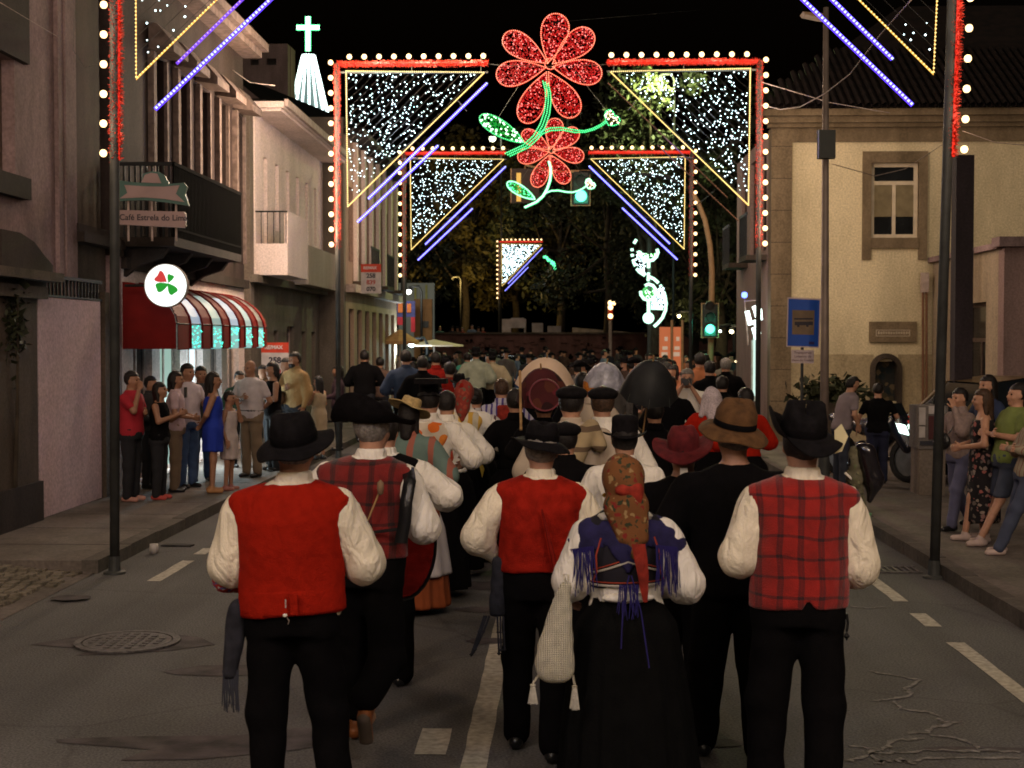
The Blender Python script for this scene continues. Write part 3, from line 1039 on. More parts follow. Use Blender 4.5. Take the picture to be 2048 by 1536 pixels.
scribble([(1855, 1470), (1920, 1480), (1950, 1490), (1960, 1500), (2040, 1506)])
scribble([(1700, 1492), (1760, 1500), (1790, 1482), (1850, 1478)])
scribble([(1755, 1500), (1740, 1510), (1800, 1506), (1870, 1502), (1960, 1505)])
scribble([(1700, 1522), (1740, 1512), (1760, 1525), (1810, 1523), (1900, 1516), (2040, 1518)], .022)
scribble([(1750, 1528), (1800, 1520), (1830, 1530)], .02)
scribble([(1698, 1213), (1740, 1218), (1772, 1215)], .014)

# kerbs: single granite stones
kl = MB(); kl.box(-.075, .075, 0, .985, -.05, .125, KERB)
kme = bpy.data.meshes.new('kerb_stone'); kme.from_pydata(kl.v, [], kl.f); kme.materials.append(KERB)
kleft = struct(thing('kerb', 'x', 'kerb')); kright = struct(thing('kerb', 'x', 'kerb'))
for k_ in (kleft, kright):
    del k_['label']; del k_['category']
for i in range(22):
    place('kerb_stone', kme, (XL - .075, 12.6 + i, random.uniform(-.006, .004)), kleft, rot=(0, 0, random.uniform(-.006, .006)))
for i in range(26):
    place('kerb_stone', kme, (XR + .075, 8.0 + i, random.uniform(-.006, .004)), kright, rot=(0, 0, random.uniform(-.006, .006)))
sw = MB()
sw.box(-5.9, XL - .15, 12.6, 34, -.2, .115, PAVE)
sw.box(-12, -5.9, 14.3, 34, -.2, .112, PAVE)
for yy in np.arange(13.6, 34, 1.2): sw.box(-5.85, XL - .16, yy, yy + .012, .112, .1165, DARKG)
struct(sw.build('pavement_left'))
sw = MB()
sw.box(XR + .15, 40, 8, 34, -.2, .115, PAVE)
struct(sw.build('pavement_right'))
# cobbled forecourt on the left, real setts
COB = stone_mat('sett_stone', (0.18, 0.15, 0.115), stain=0.55, scale=3)
def fch(x, y): return .004 + .085 * min(1, max(0, (y - 9.2) / 3.0)) * min(1, max(0, (-4.2 - x) / .9))
cb = MB()
rs = random.Random(3)
yy = 8.2
while yy < 14.25:
    xx = -9.0 + rs.uniform(0, .05)
    ymid = yy
    while xx < -4.25:
        if xx < -4.3 - max(0, (9.9 - yy)) * 1.6 and (xx < -5.95 or yy < 12.5):
            z = fch(xx, yy) + .022 + rs.uniform(-.008, .008)
            s_ = rs.uniform(.040, .048)
            q = rs.uniform(-.18, .18); c, n_ = math.cos(q), math.sin(q)
            top = [(xx + (a * c - b2 * n_) * s_ * .86, ymid + (a * n_ + b2 * c) * s_ * .86, z) for a, b2 in ((-1, -1), (1, -1), (1, 1), (-1, 1))]
            bot = [(xx + (a * c - b2 * n_) * s_, ymid + (a * n_ + b2 * c) * s_, z - .03) for a, b2 in ((-1, -1), (1, -1), (1, 1), (-1, 1))]
            cb.add(top + bot, [(0, 1, 2, 3), (0, 4, 5, 1), (1, 5, 6, 2), (2, 6, 7, 3), (3, 7, 4, 0)], COB)
        xx += .104
    yy += .104
tag(stuff(cb.build('cobble_setts')))
fb = MB()
gx = np.linspace(-12, -4.18, 14); gy = np.linspace(7, 14.3, 16)
fb.add([(x, y, fch(x, y) if (x < -5.9 or y < 12.7) else .02) for y in gy for x in gx], [(j * 14 + i, j * 14 + i + 1, j * 14 + i + 15, j * 14 + i + 14) for j in range(15) for i in range(13)], PAVE)
struct(fb.build('forecourt_ground'))

# manhole cover, drain grate, litter
IRON = mat('cast_iron', (0.110, 0.100, 0.098), 0.6, 0.3, 30, 0.5, 80, metal=.4)
c = G(255, 1286)
mh = thing('manhole_cover', 'round iron manhole cover in a dark asphalt patch beside the left lane', 'manhole cover', (c.x, c.y, .006))
b = MB(); b.lathe([(.36, 0), (.36, .012), (.31, .012), (.31, .004)], (0, 0, 0), IRON, 28); b.build('frame', mh)
b = MB(); b.lathe([(.30, 0), (.30, .010), (.001, .010)], (0, 0, 0), IRON, 28)
for i in range(-3, 4):
    for j in range(-3, 4):
        if i * i + j * j < 11: b.box(i * .075 - .02, i * .075 + .02, j * .075 - .02, j * .075 + .02, .010, .016, IRON)
b.build('lid', mh)
a, c = G(1757, 1136), G(1830, 1141)
gr = thing('drain_grate', 'slotted iron drain grate in the road by the right kerb', 'drain grate', (c.x - .3, c.y, .004))
b = MB(); b.box(-.33, .33, -.17, -.14, 0, .012, IRON); b.box(-.33, .33, .14, .17, 0, .012, IRON); b.build('frame', gr)
bm = MB(); bm.box(-.012, .012, -.14, .14, 0, .010, IRON)
bme = bpy.data.meshes.new('grate_bar'); bme.from_pydata(bm.v, [], bm.f); bme.materials.append(IRON)
for i in range(11): place('bar', bme, (-.30 + i * .06, 0, 0), gr)
CAN = mat('pale_plastic', (0.5, 0.45, 0.42), 0.4)
c = G(308, 1107); b = MB()
b.lathe([(.001, 0), (.040, .0), (.045, .05), (.04, .09), (.001, .092)], (0, 0, 0), CAN, 14)
o = b.build('paper_cup', smooth=True); o.location = (c.x, c.y, .005)
tag(o, 'small round pale cup lying in the left gutter near the arch pole', 'litter')
c = G(355, 1092); b = MB(); b.prism([(-.16, -.05, 0), (.15, -.07, 0), (.17, .02, 0), (.03, .07, 0), (-.14, .05, 0)], (0, 0, .012), mat('rag', (.02, .018, .018)))
o = b.build('flattened_cardboard'); o.location = (c.x, c.y, .005)
tag(o, 'flattened dark scrap with a pale edge lying in the left gutter', 'litter')
c = G(140, 1200); o = blob(c.x, c.y, .16, .12, 5, 'puddle_stain', PATCH, .02, parent=None); o['kind'] = 'structure'

# ---------------------------------------------------------------- walls with openings
class Wall:
    def __init__(s, A, B, inward):
        s.A = Vector((A[0], A[1], 0)); s.u = (Vector((B[0], B[1], 0)) - s.A); s.L = s.u.length; s.u.normalize()
        s.n = Vector((inward[0], inward[1], 0)).normalized()
    def pt(s, a, d, z): return s.A + s.u * a + s.n * d + Vector((0, 0, z))
    def box(s, mb, a0, a1, d0, d1, z0, z1, m):
        vs = [s.pt(a, d, z) for z in (z0, z1) for a, d in ((a0, d0), (a1, d0), (a1, d1), (a0, d1))]
        mb.add(vs, [(0, 3, 2, 1), (4, 5, 6, 7), (0, 1, 5, 4), (1, 2, 6, 5), (2, 3, 7, 6), (3, 0, 4, 7)], m)
    def part(s, name, parent, boxes, m):
        mb = MB()
        for b in boxes: s.box(mb, *b, b[6] if len(b) > 6 else m) if False else s.box(mb, *b[:6], m)
        return mb.build(name, parent)
    def wall(s, name, z0, z1, holes, t, m, parent, a0=0, a1=None, d0=0):
        a1 = s.L if a1 is None else a1
        As = sorted({a0, a1} | {h[0] for h in holes} | {h[1] for h in holes})
        Zs = sorted({z0, z1} | {h[2] for h in holes} | {h[3] for h in holes})
        na, nz = len(As), len(Zs)
        def solid(i, j):
            if i < 0 or j < 0 or i >= na - 1 or j >= nz - 1: return False
            a = (As[i] + As[i + 1]) / 2; z = (Zs[j] + Zs[j + 1]) / 2
            return not any(h[0] < a < h[1] and h[2] < z < h[3] for h in holes)
        vs = [s.pt(a, d0 + d, z) for d in (0, t) for z in Zs for a in As]
        off = na * nz
        I = lambda i, j: j * na + i
        fs = []
        for i in range(na - 1):
            for j in range(nz - 1):
                if not solid(i, j): continue
                fs.append((I(i, j), I(i + 1, j), I(i + 1, j + 1), I(i, j + 1)))
                fs.append((off + I(i, j), off + I(i, j + 1), off + I(i + 1, j + 1), off + I(i + 1, j)))
                for (p, q, e) in (((i, j), (i, j + 1), (i - 1, j)), ((i + 1, j), (i + 1, j + 1), (i + 1, j)), ((i, j), (i + 1, j), (i, j - 1)), ((i, j + 1), (i + 1, j + 1), (i, j + 1))):
                    if not solid(*e): fs.append((I(*p), I(*q), off + I(*q), off + I(*p)))
        b = MB(); b.add(vs, fs, m)
        return b.build(name, parent)
    def window(s, parent, h, fm, gm, nv=1, zt=None, fw=.06, d=.14, blind=None, name='window'):
        a0, a1, z0, z1 = h
        mb = MB()
        s.box(mb, a0, a0 + fw, d, d + .05, z0, z1, fm); s.box(mb, a1 - fw, a1, d, d + .05, z0, z1, fm)
        s.box(mb, a0 + fw, a1 - fw, d, d + .05, z0, z0 + fw, fm); s.box(mb, a0 + fw, a1 - fw, d, d + .05, z1 - fw, z1, fm)
        zt_ = zt if zt else z1 - fw
        if zt: s.box(mb, a0 + fw, a1 - fw, d, d + .05, zt - fw / 2, zt + fw / 2, fm)
        for i in range(1, nv + 0):
            a = a0 + (a1 - a0) * i / nv
            s.box(mb, a - fw * .45, a + fw * .45, d - .004, d + .05, z0 + fw, zt_ - fw / 2, fm)
        f = mb.build(name, parent)
        edges = [a0 + (a1 - a0) * i / nv for i in range(nv + 1)]
        for i in range(nv):
            p = MB(); s.box(p, edges[i] + fw * .46, edges[i + 1] - fw * .46, d + .02, d + .03, z0 + fw, zt_ - fw / 2, gm); p.build('pane', f)
            if blind:
                q = MB(); s.box(q, edges[i] + fw * .5, edges[i + 1] - fw * .5, d + .008, d + .016, blind[0], zt_ - fw / 2, blind[1]); q.build('blind', f)
        if zt:
            p = MB(); s.box(p, a0 + fw, a1 - fw, d + .02, d + .03, zt + fw / 2, z1 - fw, gm); p.build('pane', f)
        return f
GLASS = mat('dark_glass', (0.012, 0.013, 0.014), 0.12, 0.2, 3, spec=0.5)
MAUVE = stone_mat('mauve_plaster', (0.30, 0.21, 0.21), stain=0.5)
DSTONE = stone_mat('dark_stone', (0.09, 0.068, 0.052), stain=0.6)
DSTONE2 = stone_mat('darker_stone', (0.040, 0.030, 0.026), stain=0.5)  # darker stone tone for sills, cornices and balcony parts
GATE = stone_mat('gate_paint', (0.66, 0.50, 0.54), stain=0.18, scale=.7)
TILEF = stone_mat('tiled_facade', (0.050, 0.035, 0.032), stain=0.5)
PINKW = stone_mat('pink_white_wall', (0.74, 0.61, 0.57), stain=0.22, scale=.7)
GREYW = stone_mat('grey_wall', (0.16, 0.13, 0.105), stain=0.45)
FINB = mat('dull_trim', (0.17, 0.125, 0.11), 0.85, 0.25, 9, 0.4, 60)
DIRON2 = mat('balcony_iron', (0.006, 0.006, 0.006), 0.95, spec=0.02)
FIN = mat('pale_stone_trim', (0.42, 0.33, 0.29), 0.8, 0.2, 9, 0.4, 60)
DIRON = mat('black_iron', (0.010, 0.010, 0.011), 0.6)
CREAM = stone_mat('cream_wall', (0.70, 0.59, 0.38), stain=0.36, scale=.7)
GRANITE = stone_mat('granite_trim', (0.21, 0.155, 0.095), stain=0.4, scale=2)
WFRAME = mat('white_frame', (0.60, 0.50, 0.36), 0.6, 0.08)
SHUT = mat('shutter_wood', (0.09, 0.06, 0.045), 0.7, 0.3, 10)
ROOFT = mat('roof_tile', (0.010, 0.005, 0.004), 0.9, 0.4, 5, 0.6, 20)

# ---- nearest house on the left
WA = Wall((-5.85, 13.0), (-5.85, 18.9), (-1, 0))
hA = thing('mauve_house', 'old mauve plastered house with dark stone trim at the near left edge of the street', 'house', (0, 0, 0))
WA.wall('wall', .1, 9.2, [(.9, 2.15, 3.85, 5.1), (.5, 2.1, 5.9, 8.2)], .35, MAUVE, hA, 0, 3.9)
WA.window(hA, (.9, 2.15, 3.85, 5.1), SHUT, GLASS, 2)
WA.window(hA, (.5, 2.1, 5.9, 8.2), SHUT, GLASS, 2)
WA.part('sill', hA, [(.7, 2.35, -.10, 0, 3.62, 3.85)], DSTONE2)
WA.part('lintel', hA, [(.3, 2.42, -.07, 0, 5.1, 5.9)], DSTONE2)
WA.part('pilaster', hA, [(3.35, 3.52, -.05, 0, .1, 9.2), (3.54, 3.9, -.07, 0, .1, 9.2)], MAUVE)
WA.part('side_wall', hA, [(3.9, 5.35, .12, .4, 3.5, 9.2)], DSTONE)
WA.part('lower_wall', hA, [(3.9, 5.35, .06, .4, .1, 3.28)], DSTONE)
WA.part('cornice', hA, [(3.88, 5.5, -.16, .12, 3.28, 3.40), (3.88, 5.45, -.08, .12, 3.40, 3.5)], DSTONE2)
WA.part('drip_moulding', hA, [(0, 5.35, -.04, 0, 9.0, 9.2)], DSTONE)
WA.part('corner_post', hA, [(5.35, 5.72, -.03, .3, .1, 3.2)], MAUVE)
WA.part('band', hA, [(5.35, 5.74, -.06, .3, 3.2, 3.32)], DSTONE)
# gate pillar with pediment
gp = thing('gate_pillar', 'brown stone gate pillar with a moulded cap and curved pediment', 'gate pillar')
WA.part('shaft', gp, [(1.0, 2.42, -.12, 0, .55, 2.55)], DSTONE)
WA.part('plinth', gp, [(.95, 2.46, -.16, 0, .1, .55)], DSTONE2)
WA.part('cap', gp, [(.9, 2.55, -.20, 0, 2.55, 2.68), (.8, 2.72, -.32, 0, 2.74, 2.84)], DSTONE)
WA.part('necking', gp, [(.95, 2.6, -.16, 0, 2.68, 2.74)], DSTONE2)
b = MB()
pr = [(1.2, 2.84), (2.65, 2.84), (2.65, 2.93), (2.4, 3.02), (2.1, 3.15), (1.7, 3.22), (1.2, 3.22)]
b.prism([WA.pt(a, -.22, z) for a, z in pr], WA.n * .22, DSTONE2); b.build('pediment', gp)
# gate
gt = thing('metal_gate', 'tall blank pale mauve sheet metal gate between stone posts', 'gate')
WA.part('panel', gt, [(2.50, 4.63, -.10, -.07, .12, 2.58)], GATE)
WA.part('top_rail', gt, [(2.48, 4.68, -.11, -.05, 2.80, 2.84), (2.48, 4.68, -.11, -.05, 2.585, 2.61)], DIRON)
for i in range(18): WA.part('bar', gt, [(2.54 + i * .12, 2.56 + i * .12, -.09, -.07, 2.61, 2.80)], DIRON)
WA.part('post', gt, [(4.69, 4.87, -.14, .06, .1, 2.7)], DSTONE)

# ---- house with the tall windows and the iron balcony
WB = Wall((-5.85, 18.72), (-5.85, 26.2), (-1, 0))
hB = thing('tall_window_house', 'dark tiled house with tall narrow upstairs windows and an iron balcony over the cafe', 'house')
wins = [(1.55 + i * 1.3, 2.2 + i * 1.3, 3.5, 6.2) for i in range(5)]
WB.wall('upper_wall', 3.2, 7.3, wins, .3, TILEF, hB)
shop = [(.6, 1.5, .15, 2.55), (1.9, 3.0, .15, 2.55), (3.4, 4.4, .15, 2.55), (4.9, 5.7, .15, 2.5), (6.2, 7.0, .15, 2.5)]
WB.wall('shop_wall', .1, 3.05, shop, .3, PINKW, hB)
WB.part('string_course', hB, [(0, 7.48, -.10, 0, 3.05, 3.2)], DSTONE2)
for i, h in enumerate(wins):
    f = WB.window(hB, h, SHUT, GLASS, 1, zt=5.5, fw=.05)
    WB.part('jamb', hB, [(h[0] - .16, h[0] - .02, -.09, 0, 3.5, 6.2)], FINB)
    WB.part('jamb', hB, [(h[1] + .02, h[1] + .10, -.05, 0, 3.5, 6.2)], FINB)
    v = MB(); v.prism([WB.pt(h[0] - .1, 0, 6.25), WB.pt(h[0] - .1, 0, 6.62), WB.pt(h[0] - .1, -.12, 6.60), WB.pt(h[0] - .1, -.36, 6.32), WB.pt(h[0] - .1, -.36, 6.2)], WB.u * .8, FINB)
    v.build('visor', hB)
WB.part('cornice', hB, [(-.1, 7.55, -.34, 0, 7.30, 7.42), (-.1, 7.6, -.46, 0, 7.42, 7.56)], FINB)
b = MB(); b.add([WB.pt(-.1, -.46, 7.57), WB.pt(7.6, -.46, 7.57), WB.pt(7.6, 4, 8.2), WB.pt(-.1, 4, 8.2)], [(0, 1, 2, 3)], ROOFT); b.build('roof', hB)
# balcony
WB.part('balcony_slab', hB, [(-.05, 3.9, -.76, 0, 3.34, 3.46)], DSTONE2)
for a in (.2, 1.4, 2.6, 3.6):
    b = MB(); b.prism([WB.pt(a, 0, 2.95), WB.pt(a, 0, 3.33), WB.pt(a, -.6, 3.33), WB.pt(a, -.5, 3.2), WB.pt(a, -.2, 3.1)], WB.u * .14, DSTONE2); b.build('corbel', hB)
b = MB()
WB.box(b, -.05, 3.9, -.77, -.73, 4.40, 4.45, DIRON2); WB.box(b, -.05, 3.9, -.765, -.735, 3.56, 3.59, DIRON2)
for a in np.arange(-.03, 3.9, .075): WB.box(b, a, a + .028, -.76, -.74, 3.46, 4.40, DIRON2)
for e in (-.05, 3.86):
    WB.box(b, e, e + .04, -.73, 0, 4.40, 4.45, DIRON)
    for d in np.arange(-.70, 0, .075): WB.box(b, e + .01, e + .03, d, d + .028, 3.46, 4.40, DIRON)
stuff(b.build('railing', hB))
b = MB(); WB.box(b, 0.02, 3.84, -.735, -.728, 3.47, 4.38, DIRON2); b.build('balcony_screen', hB)
# shop fronts
SHOPL = glow('shop_light', (.62, .95, .80), .45, sample=True)
SHOPW = glow('shop_fridge_light', (.80, .95, 1), 1.2, sample=True)
SHOPD = mat('shop_dark', (0.02, 0.018, 0.016), .5)
for i, h in enumerate(shop):
    WB.window(hB, h, FIN, GLASS if i not in (1, 2) else (SHOPL if i == 1 else SHOPW), 2, zt=2.1, fw=.06, d=.10, name='shop_window')
lamp = bpy.data.lights.new('shop_lamp', 'POINT'); lamp.energy = 110; lamp.color = (.75, .95, 1); lamp.shadow_soft_size = .25
lo = bpy.data.objects.new('shop_lamp', lamp); COL.objects.link(lo); lo.location = WB.pt(3.2, -.35, .9); lo.parent = hB
bl = MB(); bl.lathe([(.001, -.03), (.05, -.03), (.06, 0), (.05, .03), (.001, .03)], WB.pt(3.2, -.35, .55), glow('lamp_white', (.8, .95, 1), 6), 12); 

# ---- cafe awning: ribbed barrel canopy
AWR = mat('awning_red', (0.15, 0.007, 0.006), 0.6, 0.15, 3, 0.15, 20, spec=.12)
AWW = mat('awning_clear', (0.16, 0.15, 0.145), 0.3, 0.25, 5, 0.2, 30, spec=.5)
AWG = glow('awning_reflection', (.15, .62, .60), .55, (.3, .35, .4), sample=True)  # reflected teal light on the awning, painted as glowing panels
AWT = glow('awning_reflection_teal', (.12, .42, .42), .4, (.3, .35, .4), sample=True)
AWB = glow('awning_reflection_blue', (.30, .50, .75), .45, (.3, .35, .4), sample=True)
aw = thing('awning', 'round fronted red cafe awning with pale green reflection stripes over the shop windows', 'awning')
def arc(a, k):       # profile from the wall (k=0) to the lower front (k=1)
    q = k * PI / 2
    if k <= 1: return WB.pt(a, -.72 * math.sin(q) ** 1.1, 2.02 + .30 + .56 * math.cos(q) ** 1.15)
    return WB.pt(a, -.72, 2.32 - (k - 1) * .34)
ks = [0, .12, .25, .4, .55, .7, .85, 1.0, 1.5, 2.0]
def strip(name, a0, a1, k0, k1, m, off=0):
    kk = [k for k in ks if k0 <= k <= k1]
    b = MB(); n_ = len(kk)
    vs = [arc(a0, k) for k in kk] + [arc(a1, k) for k in kk]
    vs = [v - WB.n * off for v in vs]
    inn = [v + WB.n * .012 + Vector((0, 0, -.012)) for v in vs]
    b.add(vs + inn, [(i, i + 1, n_ + i + 1, n_ + i) for i in range(n_ - 1)] + [(2 * n_ + i, 3 * n_ + i, 3 * n_ + i + 1, 2 * n_ + i + 1) for i in range(n_ - 1)], m)
    return b.build(name, aw, smooth=False)
L0, L1 = .15, 6.0
a = L0
segs = [(.15, .22), (.85, 1.48), (2.05, 2.72), (3.20, 3.86), (4.25, 4.82), (5.22, 5.74)]
prev = L0
for i, (s0, s1) in enumerate(segs):
    if s0 > prev: strip('red_panel', prev, s0, 0, 2, AWR, .006)
    if i:
        strip('clear_panel', s0, s1, 0, .4, AWW); strip('reflection_panel', s0, s1, .4, 1, (AWW, AWB, AWT, AWB, AWT, AWW)[i]); strip('reflection_valance', s0, s1, 1, 2, AWG)
        for e in (s0, s1):
            b = MB(); b.tube([arc(e, k) - WB.n * .012 for k in ks], .018, AWR, 5); b.build('rib', aw)
    prev = s1
strip('red_panel', prev, L1, 0, 2, AWR, .006)
b = MB(); b.prism([arc(L0, k) for k in ks] + [WB.pt(L0, 0, 1.98)], WB.u * -.012, AWR); b.build('end_panel', aw)
b = MB(); b.tube([WB.pt(L0, -.725, 2.32), WB.pt(L1, -.725, 2.32)], .010, DIRON, 5); b.build('front_bar', aw)
GLINT_T = glow('teal_glint', (.05, .9, .6), 3)  # specks of reflected teal light, painted as glow
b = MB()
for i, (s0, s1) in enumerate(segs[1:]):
    for j in range(26): b.octa(WB.pt(random.uniform(s0, s1), -.735, random.uniform(2.0, 2.30)), .011, GLINT_T)
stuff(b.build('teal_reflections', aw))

# ---- round lit sign with a three leaf emblem
c = P(333, 571, 18.5)
sg = thing('round_sign', 'round white lit sign with a red and green three-leaf emblem above the cafe awning', 'sign', c)
WLIT = glow('disc_white', (.93, 1, .96), 1.5, sample=True)
b = MB(); b.lathe([(.001, -.05), (.265, -.05), (.275, -.04), (.275, .04), (.265, .05), (.001, .05)], (0, 0, 0), WLIT, 40, 'Y'); b.build('disc', sg)
b = MB(); b.lathe([(.277, -.045), (.285, -.045), (.285, .045), (.277, .045)], (0, 0, 0), FIN, 40, 'Y'); b.build('rim', sg)
def petal2d(cx, cz, ang, L, W, n=18, heart=.0):
    pts = []
    for i in range(n):
        q = 2 * PI * i / n
        x = L * (1 - math.cos(q)) / 2; z = W * math.sin(q) * ((1 - math.cos(q)) / 2) ** .6
        if heart and x > L * .8: x -= heart * L * math.cos(z / W * PI / 2) ** 2
        pts.append((cx + x * math.cos(ang) - z * math.sin(ang), 0, cz + x * math.sin(ang) + z * math.cos(ang)))
    return pts
EMR = glow('emblem_red', (.80, .05, .05), .8); EMG = glow('emblem_green', (.01, .42, .03), .8)
for m, args in ((EMR, (.02, .045, R(145), .20, .105, 22, .25)), (EMG, (.04, .03, R(70), .14, .06, 22, .2)), (EMG, (.05, .02, R(200), .21, .085, 22, .15)), (EMG, (.03, .03, R(-55), .19, .085, 22, .15))):
    b = MB(); b.prism([Vector(p) + Vector((-.0, -.054, .0)) for p in petal2d(*args)], (0, .003, 0), m); b.build('emblem_leaf', sg)
b = MB(); b.tube([(-.1, 0, 0), (-.55, 0, 0)], .018, DIRON, 6); b.build('bracket', sg)

# ---- cafe name sign
c = P(306, 436, 17.3)
cs = thing('cafe_sign', 'pale hanging cafe sign with a green edged ribbon shape over a name board', 'sign', c)
SGP = mat('cafe_sign_pink', (.34, .235, .225), .5, .08, 4); SGG = mat('sign_green', (.07, .14, .12), .5, .1, 4); INK = mat('sign_ink', (.035, .03, .04), .6)
k = 17.3 / F
def px2(x, y): return Vector(((x - 306) * k, 0, (436 - y) * k))
b = MB(); b.prism([px2(*p) + Vector((0, -.03, 0)) for p in ((238, 420), (370, 424), (373, 428), (373, 452), (370, 456), (238, 449))], (0, .06, 0), SGP); b.build('name_board', cs)
lettering('Café Estrela do Lima', .100, INK, Vector((.015, -.034, .0)), (PI / 2, R(.8), 0), cs, bold=.0012)
b = MB(); b.prism([px2(*p) + Vector((0, -.025, 0)) for p in ((236, 360), (262, 364), (284, 366), (288, 348), (303, 343), (320, 344), (332, 352), (340, 368), (370, 366), (377, 374), (372, 388), (380, 412), (340, 406), (290, 400), (236, 402))], (0, .05, 0), SGG); b.build('ribbon_border', cs)
b = MB(); b.prism([px2(*p) + Vector((0, -.034, 0)) for p in ((250, 370), (290, 373), (330, 374), (362, 371), (354, 388), (372, 405), (330, 398), (290, 395), (240, 397), (256, 386))], (0, .05, 0), SGP); b.build('ribbon_face', cs)
b = MB(); b.prism([px2(*p) + Vector((0, -.034, 0)) for p in ((284, 365), (292, 350), (304, 346), (317, 348), (325, 367))], (0, .05, 0), SGP); b.build('crest', cs)
for x in (255, 303, 352):
    b = MB(); b.tube([px2(x, 400) + Vector((0, .02, 0)), px2(x, 482) + Vector((0, .02, 0))], .014, FIN, 6); b.build('hanging_tube', cs)
b = MB(); b.tube([px2(236, 410) + Vector((0, .03, 0)), px2(215, 400) + Vector((0, .03, 0))], .02, DIRON, 6); b.build('bracket', cs)

# ---- pale house with the cantilevered balcony
WC = Wall((-5.85, 27.2), (-5.85, 35.0), (-1, 0))
hC = thing('pale_house', 'pale pinkish white house with slot windows, deep eaves and a cantilevered balcony', 'house')
slots = [(.8 + i * 1.15, 1.15 + i * 1.15, 4.35 if i else 3.5, 5.72) for i in range(6)]
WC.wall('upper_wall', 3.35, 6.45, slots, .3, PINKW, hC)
for h in slots: WC.window(hC, h, SHUT, GLASS, 1, fw=.04, d=.12)
g0 = [(1.0, 1.5, 1.0, 2.3), (2.2, 2.7, 1.0, 2.3), (3.6, 4.5, .15, 2.4), (5.4, 5.9, 1, 2.3), (6.7, 7.2, 1, 2.3)]
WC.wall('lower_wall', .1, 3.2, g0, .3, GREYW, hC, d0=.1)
for h in g0: WC.window(hC, h, FIN, GLASS, 1, fw=.05, d=.2)
GREYP = stone_mat('grey_white_wall', (0.36, 0.30, 0.25), stain=0.3, scale=.7)
WC.part('overhang', hC, [(-.4, 7.8, -.12, .3, 3.2, 3.35)], GREYW)
WC.part('eaves', hC, [(-.3, 7.8, -.62, 0, 6.50, 6.62), (-.2, 7.8, -.55, 0, 6.45, 6.50)], PINKW)
WC.part('gutter', hC, [(-.3, 7.8, -.70, -.63, 6.52, 6.66)], FIN)
b = MB(); b.add([WC.pt(-.3, -.6, 6.64), WC.pt(7.8, -.6, 6.64), WC.pt(7.8, 3, 6.66), WC.pt(-.3, 3, 6.66)], [(0, 1, 2, 3)], ROOFT); b.build('roof', hC)
WC.part('gable_wall', hC, [(-.38, -.05, .02, 1.2, .1, 6.62)], GREYW)
WC.part('balcony_box', hC, [(0.0, 2.2, -.62, .0, 3.35, 3.95)], PINKW)
WC.part('balcony_parapet', hC, [(0.05, 2.2, -.62, -.55, 3.95, 4.58)], PINKW)
b = MB(); WC.box(b, 0.0, .03, -.62, 0, 4.55, 4.58, DIRON)
for d in np.arange(-.6, 0, .12): WC.box(b, 0, .015, d, d + .012, 3.95, 4.55, DIRON)
b.build('railing', hC)
WC.part('bay', hC, [(3.4, 7.6, -.42, 0, 3.3, 4.15)], GREYP)

# ---- second row of houses further on
WD = Wall((-5.35, 35.4), (-5.35, 46.5), (-1, 0))
hD = thing('shuttered_house', 'narrow house with pale pilasters and shutters beyond the bright house', 'house')
dw = [(.5 + i * 1.5, 1.25 + i * 1.5, 4.1, 6.0) for i in range(7)]
WD.wall('upper_wall', 3.5, 7.2, dw, .3, stone_mat('rosy_wall', (.30, .20, .16), stain=.4), hD)
for h in dw:
    WD.window(hD, h, SHUT, GLASS, 1, d=.1)
    WD.part('pilaster', hD, [(h[1] + .12, h[1] + .38, -.10, 0, 3.5, 7.2)], PINKW)
dl = [(.5 + i * 1.5, 1.4 + i * 1.5, .15, 2.9) for i in range(7)]
WD.wall('lower_wall', .1, 3.3, dl, .3, stone_mat('rosy_lower', (.42, .30, .22), stain=.3), hD)
for h in dl: WD.window(hD, h, SHUT, GLASS, 2, d=.1, name='shutter')
WD.part('ledge', hD, [(0, 11.1, -.25, 0, 3.3, 3.5)], FIN)
WD.part('end_wall', hD, [(-.3, 0, -.0, 5, .1, 7.6)], GREYW)
WD.part('eaves', hD, [(-.3, 11.2, -.5, 0, 7.2, 7.34)], ROOFT)
b = MB(); b.add([WD.pt(-.3, -.5, 7.36), WD.pt(11.2, -.5, 7.36), WD.pt(11.2, 3, 8.8), WD.pt(-.3, 3, 8.8)], [(0, 1, 2, 3)], ROOFT); b.build('roof', hD)
for (a, zz) in ((1.2, 3.62), (4.6, 3.62), (8, 3.62)):
    b = MB()
    WD.box(b, a, a + 1.6, -.5, 0, zz - .1, zz, DSTONE); WD.box(b, a, a + 1.6, -.5, -.47, zz + .85, zz + .9, DIRON)
    for q in np.arange(a, a + 1.6, .12): WD.box(b, q, q + .02, -.5, -.48, zz, zz + .86, DIRON)
    b.build('balcony', hD)

# ---- dark block behind
hE = thing('back_block', 'plain dark block with small vents rising behind the left houses', 'building')
DK = stone_mat('dark_render', (.15, .105, .10), stain=.5)
wE = Wall((P(478, 0, 44).x, 44), (P(575, 0, 44).x, 44), (0, 1))
ze0, ze1 = 0, P(500, 88, 44).z
hs = [(.35, .6, ze1 - .65, ze1 - .45), (.85, 1.15, ze1 - .65, ze1 - .45)]
wE.wall('wall', 0, ze1, hs, .4, DK, hE)
wE.part('side_wall', hE, [(wE.L - .02, wE.L + .02, .4, 1.1, 0, ze1)], DK)
wE.part('ledge', hE, [(0, wE.L, -.05, 0, ze1 - 1.75, ze1 - 1.68)], DSTONE2)
for h in hs: wE.part('vent', hE, [(h[0], h[1], .2, .25, h[2], h[3])], SHOPD)
b = MB(); b.tube([wE.pt(.1, -.1, ze1 - 2.8), wE.pt(.9, -.1, ze1 - 3.0), wE.pt(wE.L, -.1, ze1 - 2.6)], .03, DSTONE2, 5); b.build('pipe', hE)

